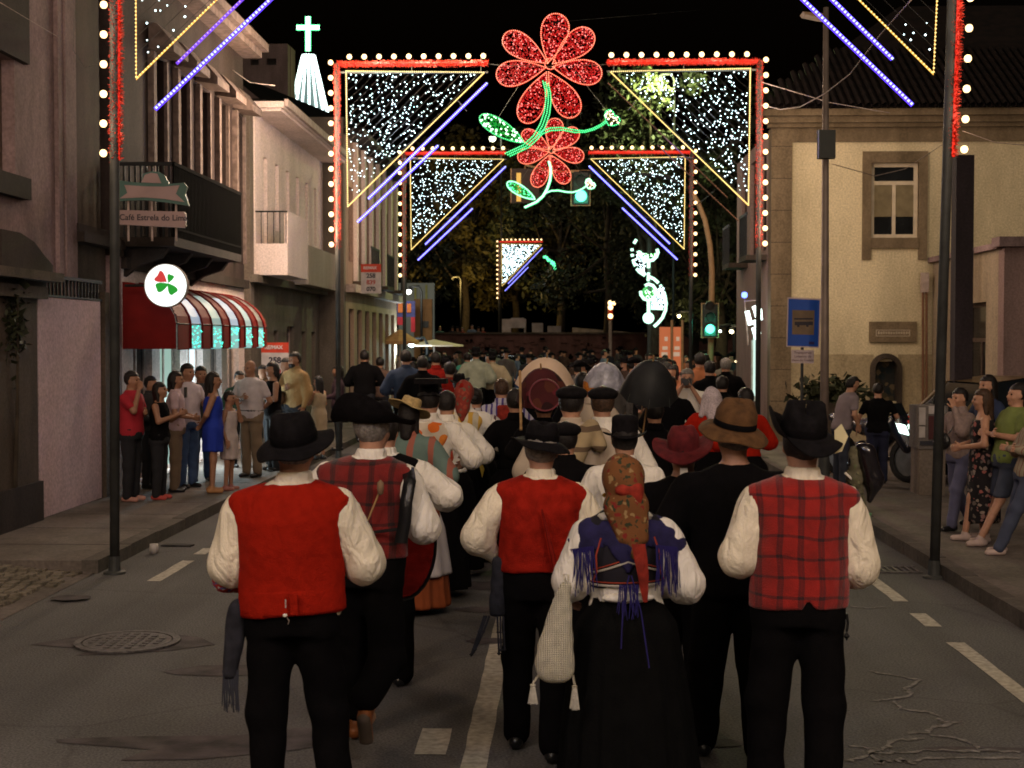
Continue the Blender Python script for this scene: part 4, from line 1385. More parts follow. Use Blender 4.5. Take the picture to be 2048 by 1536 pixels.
# ---- right corner house (28 m away, facing us)
WR = Wall((4.13, 28.0), (13.5, 28.0), (0, 1))
hR = thing('corner_house', 'two storey cream house with granite corners, cornice and one white window facing the street', 'house')
wx0, wx1 = P(1745, 0, 28).x - 4.13, P(1840, 0, 28).x - 4.13
wz0, wz1 = P(1745, 476, 28).z, P(1745, 326, 28).z
w2 = (9.15 - .05, 9.9, wz0, wz1)
niche = (P(1752, 0, 28).x - 4.13, P(1802, 0, 28).x - 4.13, .9, P(0, 722, 28).z)
WR.wall('wall', .1, 5.95, [(wx0, wx1, wz0, wz1), niche], .35, CREAM, hR, .38)
WR.window(hR, (wx0, wx1, wz0, wz1), WFRAME, GLASS, 2, zt=P(0, 372, 28).z, fw=.075, d=.06, blind=(P(0, 438, 28).z, mat('blind', (.20, .16, .09), .9)))
q = .17
WR.part('window_surround', hR, [(wx0 - q, wx0, -.05, .05, wz0 - .42, wz1 + q + .05), (wx1, wx1 + q, -.05, .05, wz0 - .42, wz1 + q + .05), (wx0, wx1, -.05, .05, wz1, wz1 + q + .05), (wx0, wx1, -.07, .05, wz0 - .2, wz0)], GRANITE)
WR.part('corner_pilaster', hR, [(-.02, .38, -.05, .35, .1, 5.95)], GRANITE)
for zz in np.arange(.9, 5.9, .62): WR.part('pilaster_joint', hR, [(-.022, .382, -.0515, .0, zz, zz + .010)], DSTONE2)
WR.part('frieze', hR, [(-.02, 9.4, -.05, .35, 5.95, 6.22)], GRANITE)
WR.part('cornice', hR, [(-.15, 9.4, -.22, 0, 6.30, 6.42), (-.10, 9.4, -.14, 0, 6.22, 6.30), (-.2, 9.4, -.32, 0, 6.42, 6.55)], GRANITE)
WR.part('base_course', hR, [(.38, niche[0], -.02, 0, .1, 1.82), (niche[1], 9.4, -.02, 0, .1, 1.82)], stone_mat('cream_base', (.41, .33, .20), stain=.3))
b = MB()
b.add([WR.pt(-.3, -.4, 6.56), WR.pt(9.6, -.4, 6.56), WR.pt(9.6, 4.5, 9.6), WR.pt(3.5, 4.5, 9.6), WR.pt(-.3, 9, 6.56)], [(0, 1, 2, 3), (0, 3, 4)], ROOFT)
b.build('roof', hR)
b = MB()       # rows of roof tiles near the eaves
for row in range(7):
    for i in range(64):
        a = -.2 + i * .152; d = -.42 + row * .36; z = 6.60 + (d + .4) * .62
        if a > 9.4: continue
        if a < (d + .4) * .78 - .3: continue
        p0 = WR.pt(a, d, z); p1 = WR.pt(a, d + .40, z + .24)
        b.tube([p0, p1], [.066, .058], ROOFT, 5, cap=False)
stuff(b.build('roof_tiles', hR))
# niche shrine
sh = thing('wall_shrine', 'arched stone niche with a faded painted panel set in the cream wall', 'shrine')
nx0, nx1, nz0, nz1 = niche
cx = (nx0 + nx1) / 2; ro = P(1810, 0, 28).x - P(1778, 0, 28).x
b = MB()
zc = P(0, 737, 28).z
vs = []; n_ = 16
for i in range(n_ + 1):
    q = PI * i / n_
    for rr in (ro, ro * .70):
        for d in (-.09, .3): vs.append(WR.pt(cx - rr * math.cos(q), d, zc + rr * math.sin(q)))
fs = []
for i in range(n_):
    o = i * 4; p = o + 4
    fs += [(o, p, p + 2, o + 2), (o, o + 1, p + 1, p), (o + 2, p + 2, p + 3, o + 3)]
b.add(vs, fs, DSTONE); b.build('arch', sh)
WR.part('jamb', sh, [(cx - ro, cx - ro * .70, -.09, .3, .5, zc)], DSTONE)
WR.part('jamb', sh, [(cx + ro * .70, cx + ro, -.09, .3, .5, zc)], DSTONE)
WR.part('back_panel', sh, [(cx - ro * .70, cx + ro * .70, .16, .2, .5, zc + ro * .68)], floral('shrine_paint', (.022, .022, .020), [(.05, .040, .022), (.03, .035, .03), (.11, .08, .045), (.012, .018, .020)], 8, .5))
# plaque
pl = thing('street_plaque', 'brown stone plaque with a pale name strip on the cream wall', 'plaque')
pz0, pz1 = P(0, 684, 28).z, P(0, 644, 28).z; pa0, pa1 = P(1743, 0, 28).x - 4.13, P(1838, 0, 28).x - 4.13
WR.part('slab', pl, [(pa0, pa1, -.06, 0, pz0, pz1)], GRANITE)
PALE = mat('pale_strip', (.40, .33, .24), .7, .1)
WR.part('strip_frame', pl, [(pa0 + .12, pa1 - .13, -.066, -.06, pz0 + .11, pz0 + .125), (pa0 + .12, pa1 - .13, -.066, -.06, pz0 + .225, pz0 + .24), (pa0 + .12, pa0 + .135, -.066, -.06, pz0 + .125, pz0 + .225), (pa1 - .145, pa1 - .13, -.066, -.06, pz0 + .125, pz0 + .225)], PALE)
for i in range(13): WR.part('worn_letter', pl, [(pa0 + .16 + i * .049, pa0 + .195 + i * .049, -.064, -.06, pz0 + .150 + random.uniform(0, .01), pz0 + .198 + random.uniform(0, .012))], PALE)
# side facade of the corner house with lattices and the shop light
WS = Wall((4.13, 28.35), (4.13, 33.5), (1, 0))
so = [(.4, 1.3, 3.9, 5.9), (1.9, 2.8, 3.9, 5.9), (3.4, 4.3, 3.9, 5.9)]
WS.wall('side_wall', .1, 6.2, so, .3, stone_mat('pink_side', (.36, .25, .22), stain=.3), hR)
for h in so: WS.window(hR, h, SHUT, GLASS, 2, fw=.07, d=.08)
for a0 in (.25, 3.2):
    b = MB(); WS.box(b, a0, a0 + 1.2, -.42, 0, 3.7, 3.8, DSTONE); WS.box(b, a0, a0 + 1.2, -.42, -.39, 4.6, 4.65, DIRON)
    for q in np.arange(a0, a0 + 1.2, .12): WS.box(b, q, q + .02, -.42, -.4, 3.8, 4.6, DIRON)
    b.build('balcony', hR)
ls = thing('lit_shop_sign', 'tall white lit panel and crooked light tubes on the shop corner', 'sign')
LITP = glow('shop_panel_white', (.72, 1, .88), 1.0, sample=True); LITB = glow('shop_tube_white', (.8, 1, .93), 4, sample=True)
x0_, x1_ = P(1507, 0, 28.3).x, P(1521, 0, 28.3).x
b = MB(); b.box(x0_, x1_, 28.30, 28.38, P(0, 800, 28.3).z, P(0, 680, 28.3).z, mat('shop_panel', (.5, .62, .58), .4)); b.build('panel', ls)
o = bx('lit_strip', x0_ + .03, x0_ + .10, 28.29, 28.30, P(0, 790, 28.3).z, P(0, 660, 28.3).z, LITP, ls)
for pts in ([(1508, 612), (1511, 620), (1515, 634)], [(1519, 618), (1521, 640)], [(1510, 640), (1518, 668)], [(1507, 655), (1514, 678)], [(1494, 622), (1501, 650)]):
    b = MB(); b.tube([P(x, y, 28.2) for x, y in pts], .045, LITB, 6); b.build('light_tube', ls, smooth=True)
for pts in ([(1489, 600), (1496, 690)], [(1488, 603), (1520, 600)]):
    b = MB(); b.tube([P(x, y, 28.25) for x, y in pts], .015, FIN, 5); b.build('bracket', ls)
c = P(1489, 590, 28.2)
b = MB(); b.lathe([(.001, -.06), (.045, -.05), (.06, 0), (.045, .05), (.001, .06)], (0, 0, 0), glow('blue_lamp', (.12, .2, 1), 5), 12)
o = b.build('blue_lamp', smooth=True); o.location = c
tag(o, 'small glowing blue lamp above the crooked shop tubes', 'lamp')
# pipes and cable box on the wall
pb = thing('drain_pipe', 'thin rusty pipes with a small meter box running down the cream wall corner', 'pipe')
for x in (1846, 1853):
    b = MB(); b.tube([P(x, 560 if x == 1846 else 545, 27.85), P(x, 815, 27.85)], .025, mat('rusty_pipe', (.18, .09, .05), .6), 6); b.build('pipe', pb)
c = P(1849, 562, 27.85); b = MB(); b.box(c.x - .07, c.x + .07, 27.78, 27.9, c.z - .22, c.z + .16, FIN); b.build('meter_box', pb)
# low wing at the right edge
WF = Wall((7.25, 28.0), (7.25, 23.62), (1, 0))
hF = thing('side_wing', 'low wing with stepped cornice, tall dark door and mauve end wall, far right', 'building')
dr = (2.1, 3.5, .15, 2.75)
WF.wall('side_wall', .1, 3.6, [dr], .3, stone_mat('wing_plaster', (.34, .27, .19), stain=.3), hF)
WF.window(hF, dr, SHUT, GLASS, 2, zt=2.1, fw=.07, name='door')
WF.part('cornice', hF, [(0, 4.38, -.10, 0, 3.6, 3.70)], MAUVE)
WG = Wall((7.24, 23.5), (14, 23.5), (0, 1))
dg = [(.34, 1.6, .9, 2.45)]
WG.wall('end_wall', .1, 3.62, dg, .3, stone_mat('wing_mauve', (.27, .18, .165), stain=.3), hF)
WG.window(hF, dg[0], SHUT, GLASS, 2, fw=.08)
WG.part('parapet', hF, [(-.12, 6.7, -.12, .3, 3.62, 3.78)], MAUVE)
# dark upright band at the right, built as a square post
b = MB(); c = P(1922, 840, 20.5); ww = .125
b.box(c.x - ww, c.x + ww, 20.4, 20.65, .1, P(0, 318, 20.4).z, stone_mat('post_dark', (.035, .026, .030), stain=.4))
tag(b.build('dark_post'), 'thick dark square post just behind the right arch pole', 'utility post')

# ---- church spire outlined in lights
YC = 120
ch = thing('church_spire', 'church spire hung with white light strings and topped by a green neon cross', 'church spire')
SPW = glow('spire_white', (.80, 1, .97), 5); SPG = glow('cross_green', (.10, 1, .30), 5, sample=True); SPC = glow('cross_core', (.7, 1, .8), 6)
def tp(x, y, Y=YC): return P(x, y, Y)
top = tp(617, 112); bl_, br_ = tp(570, 260), tp(660, 260)
b = MB()
hgt = top.z - bl_.z; rb = (br_.x - bl_.x) / 2; cxx = (br_.x + bl_.x) / 2
prof = [(rb, 0), (rb * .28, hgt)]
b.lathe(prof, (top.x, YC, bl_.z), mat('spire_stone', (.20, .25, .25), .8), 8); b.build('spire', ch)
b = MB(); b.box(top.x - rb, top.x + rb, YC - rb, YC + rb, 0, bl_.z, GREYW); b.build('tower', ch)
for j in range(16):
    q = 2 * PI * (j + .5) / 16
    b = MB()
    for i in range(44):
        t = i / 43
        rr = rb * (1.03 - t * .76)
        p = Vector((top.x + rr * math.cos(q), YC + rr * math.sin(q), bl_.z + hgt * t))
        b.octa(p, .11, SPW)
    stuff(b.build('light_string', ch))
b = MB(); b.tube([tp(616, 34), tp(616, 101)], .16, SPC, 8); b.build('cross_upright', ch, smooth=True)
b = MB(); b.tube([tp(594, 55), tp(638, 55)], .16, SPC, 8); b.build('cross_arm', ch, smooth=True)
for off in (-1, 1):
    b = MB(); b.tube([tp(616 + off * 4.2, 33), tp(616 + off * 4.2, 102)], .05, SPG, 6); b.build('neon_edge', ch)
    b = MB(); b.tube([tp(593, 55 + off * 4.2), tp(639, 55 + off * 4.2)], .05, SPG, 6); b.build('neon_edge', ch)
l = bpy.data.lights.new('cross_glow', 'POINT'); l.energy = 60; l.color = (.3, 1, .5); lo = bpy.data.objects.new('cross_glow', l); COL.objects.link(lo); lo.location = tp(616, 60, YC - 1.5); lo.parent = ch

# ---- far plaza: retaining wall, white walls, bank
RW = stone_mat('retaining_stone', (.13, .060, .052), stain=.6, scale=.8)
rt = thing('retaining_wall', 'long reddish stone retaining wall behind the far crowd', 'wall')
b = MB(); b.box(-32, 30, 78, 79, 0, 2.42, RW); b.build('wall_face', rt)
b = MB(); b.box(-32, 30, 77.9, 79.1, 2.42, 2.52, DSTONE); b.build('coping', rt)
b = MB()
for i in range(420):
    x = random.uniform(-14, 14); z = random.uniform(.1, 2.2); s1 = random.uniform(.2, .45)
    b.box(x, x + s1, 77.93, 78, z, z + random.uniform(.12, .2), RW)
stuff(b.build('wall_stones', rt))
b = MB(); b.add([(-80, 79, 1.2), (80, 79, 1.2), (80, 140, 2.2), (-80, 140, 2.2)], [(0, 1, 2, 3)], DARKG); struct(b.build('park_ground'))
LW = mat('low_white_wall', (.30, .24, .21), .9, .2, 2)
def lowwall(x0, x1, y0, y1, Y, lab):
    a, c = P(x0, y1, Y), P(x1, y0, Y)
    o = bx('garden_wall', a.x, c.x, Y, Y + .3, a.z - .3, c.z, LW); tag(o, lab, 'wall', 'pale walls in the park'); return o
lowwall(1003, 1022, 638, 668, 86, 'pale garden wall just beside the far triangle arch pole')
lowwall(1022, 1048, 636, 646, 86, 'pale lintel wall over a dark gap in the park')
lowwall(1048, 1052, 638, 668, 86, 'narrow pale gate pier right of the dark gap')
lowwall(1064, 1086, 646, 668, 86, 'short pale wall between two tree trunks')
lowwall(1095, 1122, 652, 668, 86, 'low pale wall right of the short one')
a, c, d = P(1145, 655, 90), P(1400, 676, 90), P(1400, 684, 90)
b = MB(); b.prism([a, c, d, P(1145, 669, 90)], (0, .3, 0), LW)
tag(b.build('garden_wall'), 'long pale wall sloping down to the right in the park', 'wall', 'pale walls in the park')
# kiosks and hoardings left of the park
SHO = mat('hoarding_ochre', (.20, .10, .04), .8, .15, 3)
a, c = P(828, 690, 60), P(864, 598, 60)
kd = thing('ochre_hoarding', 'tall ochre hoarding with a small dark hatch beside the far left houses', 'hoarding')
b = MB(); b.box(a.x, c.x, 60, 60.3, 0, c.z, SHO); b.build('board', kd)
a, c = P(845, 655, 59.9), P(857, 642, 59.9); b = MB(); b.box(a.x, c.x, 59.95, 60, a.z, c.z, SHOPD); b.build('hatch', kd)
fk = thing('fair_banner', 'blue framed fair banner with orange and red panels', 'banner')
FB = mat('banner_blue', (.05, .05, .16), .8); FO = mat('banner_orange', (.45, .12, .03), .8); FR = mat('banner_red', (.35, .02, .03), .8)
a, c = P(794, 634, 58), P(830, 602, 58)
b = MB(); b.box(a.x, c.x, 58, 58.08, a.z, c.z, FB); b.build('frame', fk)
for (x0, x1, y0, y1, m) in ((796, 807, 607, 625, FO), (814, 822, 607, 625, FO), (795, 808, 634, 650, FR), (822, 830, 634, 664, FR)):
    a, c = P(x0, y1, 57.95), P(x1, y0, 57.95); b = MB(); b.box(a.x, c.x, 57.94, 57.99, a.z, c.z, m); b.build('panel', fk)
PAV = glow('pavilion_lit', (.75, .85, .7), .05, (.16, .16, .14), sample=False)
pv = thing('lit_pavilion', 'pale lit wall with yellow green posts behind the hoarding', 'building')
a, c = P(797, 604, 66), P(868, 566, 66); b = MB(); b.box(a.x, c.x, 66, 66.3, 0, c.z, PAV); b.build('wall', pv)
for x in (829, 851): 
    a, c = P(x, 604, 65.9), P(x + 4, 570, 65.9); b = MB(); b.box(a.x, c.x, 65.8, 65.9, 0, c.z, mat('yellow_post', (.4, .42, .16), .7)); b.build('post', pv)
TENT = mat('tent_white', (.65, .52, .42), .8, .1, 3)
tn = thing('market_parasol', 'wide pale market parasol lit from below at the far left', 'parasol')
c = P(868, 690, 48)
b = MB(); b.lathe([(1.0, -.05), (.99, 0), (.05, .18), (.001, .19)], c, TENT, 8); b.build('canopy', tn); b = MB(); b.tube([(c.x, c.y, 0), (c.x, c.y, c.z)], .03, FIN, 6); b.build('pole', tn)
tn = thing('market_parasol', 'ochre market parasol beside the rosy house at the far left', 'parasol')
c = P(800, 682, 44)
b = MB(); b.lathe([(.6, -.1), (.59, 0), (.05, .35), (.001, .36)], c, mat('tent_ochre', (.5, .27, .12), .8), 8); b.build('canopy', tn); b = MB(); b.tube([(c.x, c.y, 0), (c.x, c.y, c.z)], .03, FIN, 6); b.build('pole', tn)

# ---------------------------------------------------------------- trees
BARK = mat('bark', (0.045, 0.034, 0.024), 0.95, 0.3, 5, 0.8, 30)
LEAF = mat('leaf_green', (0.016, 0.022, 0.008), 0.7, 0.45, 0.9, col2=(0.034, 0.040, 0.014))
LEAF_LIT = mat('leaf_lit_tone', (0.045, 0.040, 0.012), 0.7, 0.45, 0.9, col2=(0.085, 0.068, 0.020))  # lamplight on the park crowns put into a lighter leaf colour
def tree(px, Y, H, cr, label, leaf=LEAF, n=5000, base=0.0, ls=.22, seed=0, low=.28):
    rs = np.random.RandomState(seed)
    x = P(px, 680, Y).x
    t = thing('broadleaf_tree', label, 'tree', (x, Y, base))
    b = MB()
    pts = [(0, 0, 0), (.1, .05, H * .2), (-.08, .1, H * .42), (.05, 0, H * .62)]
    b.tube(pts, [.32, .25, .18, .09], BARK, 8)
    b.build('trunk', t, smooth=True)
    cl = []
    for i in range(26):
        z = rs.uniform(low, .95); q = rs.uniform(0, 2 * PI)
        rr = cr * math.sqrt(max(.05, 1 - ((z - .58) / .45) ** 2)) * rs.uniform(.35, .95)
        cl.append((rr * math.cos(q), rr * math.sin(q), z * H, rs.uniform(.16, .34) * cr))
    b = MB()
    for c in cl[:12]:
        s_ = Vector((0, 0, H * rs.uniform(.25, .5)))
        e = Vector(c[:3]); mid = (s_ + e) / 2 + Vector((0, 0, -.3))
        b.tube([s_, mid, e], [.10, .06, .02], BARK, 5)
    b.build('limb', t)
    ci = rs.randint(0, len(cl), n)
    C = np.array(cl)[ci]
    d = rs.normal(size=(n, 3)); d /= np.linalg.norm(d, axis=1)[:, None]
    p = C[:, :3] + d * (C[:, 3] * rs.uniform(.55, 1.08, n))[:, None]
    a1 = rs.normal(size=(n, 3)); a1 /= np.linalg.norm(a1, axis=1)[:, None]
    a2 = np.cross(a1, rs.normal(size=(n, 3))); a2 /= np.linalg.norm(a2, axis=1)[:, None]
    s1 = ls * rs.uniform(.6, 1.3, n)[:, None]
    vs = np.stack([p - a1 * s1, p + a2 * s1 * .45, p + a1 * s1, p - a2 * s1 * .45], 1).reshape(-1, 3)
    qs = np.arange(4 * n).reshape(-1, 4)
    o = np_mesh('crown', vs, qs, leaf, t, smooth=False)
    stuff(o)
    return t
tree(930, 97, 14.5, 4.6, 'olive lit broadleaf tree behind the far left triangle of lights', LEAF_LIT, 8000, 1.5, .22, 1)
tree(845, 104, 9, 3.6, 'low tree above the lit pavilion', LEAF, 3500, 1.5, .22, 2)
tree(1030, 100, 12.5, 4.8, 'olive lit tree directly behind the far triangle of lights', LEAF_LIT, 6000, 1.5, .22, 3)
tree(1120, 92, 14, 5.0, 'dark tree in the middle of the park', LEAF, 6000, 1.5, .22, 4)
tree(1215, 84, 14, 4.8, 'dark tree right of the middle of the park', LEAF, 6000, 1.3, .2, 5)
tree(1305, 52, 12.6, 2.5, 'tall tree with a street lamp glowing in its crown', LEAF, 7000, 0, .12, 6, .55)
tree(1385, 74, 13, 4.6, 'dark tree behind the green light ornament', LEAF, 7000, 0, .18, 7, .2)
tree(1440, 62, 10.5, 3.0, 'dark tree beside the corner house', LEAF, 4500, 0, .16, 8)
tree(760, 74, 11, 4, 'dark tree behind the roofs on the left', LEAF, 3000, 0, .2, 9)
tree(1490, 90, 17, 6, 'dark tree behind the corner house', LEAF, 4000, 1.3, .25, 10)

def lamp_post(px, py, Y, lab, col, e, strength=12, r=.10, base=0, arm=.5, light=True):
    c = P(px, py, Y)
    t = thing('street_lamp', lab, 'street lamp')
    b = MB(); b.tube([(c.x + arm, c.y + .2, base), (c.x + arm, c.y + .2, c.z), (c.x + arm * .8, c.y + .2, c.z + .22), (c.x, c.y + .05, c.z + .16)], .05, DIRON, 6); b.build('mast', t, smooth=True)
    b = MB(); b.lathe([(.001, .14), (r * 1.2, .12), (r * 1.3, .06)], c, DIRON, 12); b.build('hood', t)
    b = MB(); b.lathe([(.001, -r), (r * .7, -r * .7), (r, 0), (r * .7, r * .6), (.001, r * .62)], c, glow('lamp_glass_%d' % px, col, strength), 12); b.build('lamp_glass', t, smooth=True)
    if light:
        l = bpy.data.lights.new('lamp_light', 'POINT'); l.energy = e; l.color = col; l.shadow_soft_size = r
        lo = bpy.data.objects.new('lamp_light', l); COL.objects.link(lo); lo.location = c + Vector((0, -.9, -.15)); lo.parent = t
    return t
lamp_post(1321, 158, 50.6, 'street lamp half hidden in the top of the tall tree', (.85, 1, .40), 2600, 5, .07)
lamp_post(985, 277, 84, 'pale street lamp high above the far left arch', (1, 1, .65), 500, 10, .2, 1.3)
lamp_post(817, 583, 57, 'round white street lamp in front of the lit pavilion', (1, 1, .85), 160, 9, .12)
lamp_post(1358, 632, 60, 'small warm lamp right of the green ornament', (1, .8, .4), 120, 14, .08)
lamp_post(1463, 663, 46, 'warm lamp low down right of the green traffic light', (1, .82, .45), 90, 14, .07)
lamp_post(1440, 662, 48, 'tiny white lamp right beside the green traffic light', (.9, 1, .95), 20, 9, .05, light=False)
lamp_post(823, 688, 47, 'bright bluish lamp under the market parasols', (.75, .95, 1), 150, 18, .11)
# olive glow on the foliage by a sodium lamp low in the park
lamp_post(905, 560, 90, 'sodium lamp shining up into the olive lit tree', (1, .66, .18), 1500, 3, .05, 1.3)
# ---------------------------------------------------------------- festival lights
STEEL = mat('painted_steel', (.10, .11, .10), .5, .15, 8, metal=.3)
GREYPOLE = mat('grey_pole', (.05, .052, .050), .55, .2, 6, metal=.2)
TINS = mat('tinsel_red', (.62, .045, .020), .45, .35, 60, metal=.25, spec=.5)
TINS2 = glow('tinsel_core', (1, .022, .008), .8, (.2, .006, .004))
BULB = glow('bulb_warm', (1, .66, .30), 3.6, sample=True)
BULBG = glow('bulb_glass', (1, .42, .10), 1.3)
ROPEY = glow('rope_yellow', (1, .50, .07), 1.3); BEADY = glow('bead_yellow', (1, .72, .24), 2.0)
ROPEB = glow('rope_blue', (.09, .03, 1), 2.2); BEADB = glow('bead_blue', (.40, .50, 1), 2.8)
ROPEP = glow('rope_violet', (.22, .05, 1), 1.0); BEADP = glow('bead_violet', (.55, .35, 1), 1.8)
ROPER = glow('rope_red', (1, .03, .01), 1.2); BEADR = glow('bead_red', (1, .36, .20), 2.2)
DOTR = glow('dot_red', (1, .20, .17), 3.2); DOTD = glow('dot_dim_red', (.70, .003, .006), .9)
ROPEG = glow('rope_green', (0, .55, .09), .9); BEADG = glow('bead_green', (.10, 1, .35), 2.6); DOTG = glow('dot_green', (.45, 1, .5), 5)
ROPEW = glow('rope_white_green', (.06, 1, .30), 1.5); BEADW = glow('bead_white_green', (.50, 1, .66), 2.4)
LEDW = glow('led_white', (.72, .96, 1), 6)
LEDA = glow('led_amber', (1, .72, .42), 5)
OFFROD = mat('unlit_rod', (.10, .05, .03), .5)
bulb_me = None
def bulb_mesh():
    b = MB()
    prof = [(.001, -.034), (.018, -.030), (.031, -.014), (.034, .002), (.028, .020), (.016, .030), (.001, .034)]
    b.lathe(prof, (0, 0, 0), BULB, 10)
    me = bpy.data.meshes.new('bulb'); me.from_pydata(b.v, [], b.f); me.materials.append(BULB)
    me.polygons.foreach_set('use_smooth', np.ones(len(b.f), dtype=bool)); return me
bulb_me = bulb_mesh()
sk_b = MB(); sk_b.lathe([(.018, 0), (.018, .04), (.001, .04)], (0, 0, 0), DIRON, 8)
def resample(pts, step, closed=False):
    pts = [Vector(p) for p in pts]
    if closed: pts = pts + [pts[0]]
    out = [pts[0]]; acc = 0
    for a, b in zip(pts[:-1], pts[1:]):
        L = (b - a).length
        if L < 1e-9: continue
        t = step - acc
        while t <= L:
            out.append(a.lerp(b, t / L)); t += step
        acc = (acc + L) % step
    return out
def rope(name, parent, pts, tm, bm_, r=.011, step=.03, br=.0095, closed=False, jitter=.0):
    b = MB()
    b.tube(pts, r, tm, 5, closed=closed)
    for p in resample(pts, step, closed):
        b.octa((p.x, p.y - r * .8, p.z), br, bm_)
    return b.build(name, parent)
def inside(x, z, poly):
    c = False; n = len(poly); j = n - 1
    for i in range(n):
        xi, zi = poly[i]; xj, zj = poly[j]
        if (zi > z) != (zj > z) and x < (xj - xi) * (z - zi) / (zj - zi) + xi: c = not c
        j = i
    return c
def dots(name, parent, poly, m, n, r, seed, y=0, strands=False, ang=0.8):
    rs = random.Random(seed)
    xs = [p[0] for p in poly]; zs = [p[1] for p in poly]
    b = MB(); k = 0; tries = 0; pts = []
    dmin = .6 * math.sqrt((max(xs) - min(xs)) * (max(zs) - min(zs)) * .5 / n)
    while k < n and tries < n * 30:
        tries += 1
        x = rs.uniform(min(xs), max(xs)); z = rs.uniform(min(zs), max(zs))
        if not inside(x, z, poly): continue
        if strands and any(abs(x - a) + abs(z - c) < dmin for a, c in pts[-60:]): continue
        pts.append((x, z)); k += 1
        b.octa((x, y + rs.uniform(-.02, .02), z), r * rs.uniform(.75, 1.2), m)
    return stuff(b.build(name, parent))
def glow_light(parent, loc, e, col, r=.15, name='bulb_light'):
    l = bpy.data.lights.new(name, 'POINT'); l.energy = e; l.color = col; l.shadow_soft_size = r
    o = bpy.data.objects.new(name, l); COL.objects.link(o); o.location = loc; o.parent = parent
    return o
WARM = (1, .70, .46)
def half_arch(side, Y, X, label, ndots, rdot, lean=0.0, base=0.0, zoff=0.0, lit=('b', 'b'), k=1.0, e=9.0, topz=6.88, group='halves of the street light arches', kz=1.0, nodots=None):
    u = -side
    t = thing('light_arch', label, 'festive light arch', (X, Y, base), 0, group)
    zt = topz + zoff
    def q(a, z, y=0): return Vector((u * a * k + lean * z, y, zt + (z - 6.88) * k * kz))
    b = MB(); b.tube([Vector((0, 0, 0)), Vector((0, 0, zt + .02)) + Vector((lean * 5, 0, 0))], .045, GREYPOLE, 10); b.build('pole', t, smooth=True)
    b = MB(); b.lathe([(.10, 0), (.10, .02), (.055, .03), (.05, .16)], (0, 0, 0), GREYPOLE, 12); b.build('pole_base', t)
    b = MB(); b.tube([q(0, 6.74), q(2.62, 6.72)], .018, STEEL, 6); b.build('arm', t)
    for a in (1.3, 2.5):
        b = MB(); b.tube([q(a, 6.72), q(a, 6.95)], .008, STEEL, 5); b.build('arm_stay', t)
    # tinsel garlands: thousands of short red blades round the pole and the arm
    rs = random.Random(int(Y * 10) + side)
    for a0, a1 in (((0, 3.70), (0, 6.88)), ((0, 6.88), (2.62, 6.88))):
        p0, p1 = q(*a0), q(*a1); L = (p1 - p0).length; d = (p1 - p0).normalized()
        b = MB(); b.tube([p0, p1], .034, TINS2, 8)
        e1 = d.orthogonal().normalized(); e2 = d.cross(e1)
        n_ = int(L * (900 if Y < 30 else 450))
        for i in range(n_):
            s_ = rs.uniform(0, L); a = rs.uniform(0, 2 * PI)
            o = e1 * math.cos(a) + e2 * math.sin(a)
            p = p0 + d * s_
            tip = p + o * rs.uniform(.055, .082) + d * rs.uniform(-.03, .03)
            sd_ = d * .006 if rs.random() < .5 else (e1 * math.sin(a) - e2 * math.cos(a)) * .006
            b.add([p + o * .030 - sd_ * 1.5, p + o * .030 + sd_ * 1.5, tip], [(0, 1, 2)], TINS)
        b.build('tinsel_garland', t)
    z = 3.76
    while z < 6.95:
        p = q(-.105, z); o = place('bulb', bulb_me, p + Vector((0, -.03, 0)), t, scale=(1.35,) * 3 if Y > 20 else (1.0,) * 3); z += .262
    a = .22
    while a < 2.6:
        p = q(a, 7.00); o = place('bulb', bulb_me, p + Vector((0, -.03, 0)), t, scale=(1.35,) * 3 if Y > 20 else (1.0,) * 3); a += .258
    tri = [q(.16, 6.76), q(2.56, 6.72), q(.18, 4.42)]
    rope('rope_frame', t, [tri[0], tri[1], tri[2]], ROPEY, BEADY, .012 if Y < 20 else .017, .034, .010 if Y < 20 else .015, closed=True)
    if nodots is None:
        poly = [(p.x, p.z) for p in (q(.2, 6.72), q(2.42, 6.69), q(.2, 4.52))]
        dots('net_lights', t, poly, LEDW, ndots, rdot, int(Y) + side, strands=True)
        b = MB()
        for i in range(16):
            f = (i + .5) / 16
            p0 = tri[0].lerp(tri[1], f); p1 = tri[0].lerp(tri[2], f)
            m_ = p0.lerp(p1, .5) + Vector((0, 0, -.03)); b.tube([p0, m_, p1], .0025, DIRON, 3, cap=False)
        stuff(b.build('net_strings', t))
    R1 = [q(2.60, 6.53), q(.54, 4.55)]; R2 = [q(1.75, 5.46), q(.35, 4.15)]
    for Rr, c_ in ((R1, lit[0]), (R2, lit[1])):
        if c_ == 'b': rope('blue_rod', t, Rr, ROPEB, BEADB, .020 if Y < 15 else .027, .036, .015 if Y < 15 else .018)
        elif c_ == 'p': rope('violet_rod', t, Rr, ROPEP, BEADP, .014, .036, .010)
        else:
            b = MB(); b.tube(Rr, .011, OFFROD, 5); b.build('unlit_rod', t)
    for f in (.35, .8):
        a1 = tri[2].lerp(tri[1], f); m_ = R1[1].lerp(R1[0], f)
        b = MB(); b.tube([a1, m_, m_ + (m_ - a1) * .6], .006, STEEL, 4); b.build('rod_stay', t)
    for zz in (4.1, 4.9, 5.7, 6.5): glow_light(t, q(-.30, zz, -.34), e, WARM)
    for aa in (.7, 1.5, 2.3): glow_light(t, q(aa, 7.22, -.34), e, WARM)
    glow_light(t, q(.8, 6.0, -.15), e * .8, (.8, .95, 1))
    glow_light(t, q(1.4, 5.45, -.1), e * .25, (.15, .1, 1))
    return t
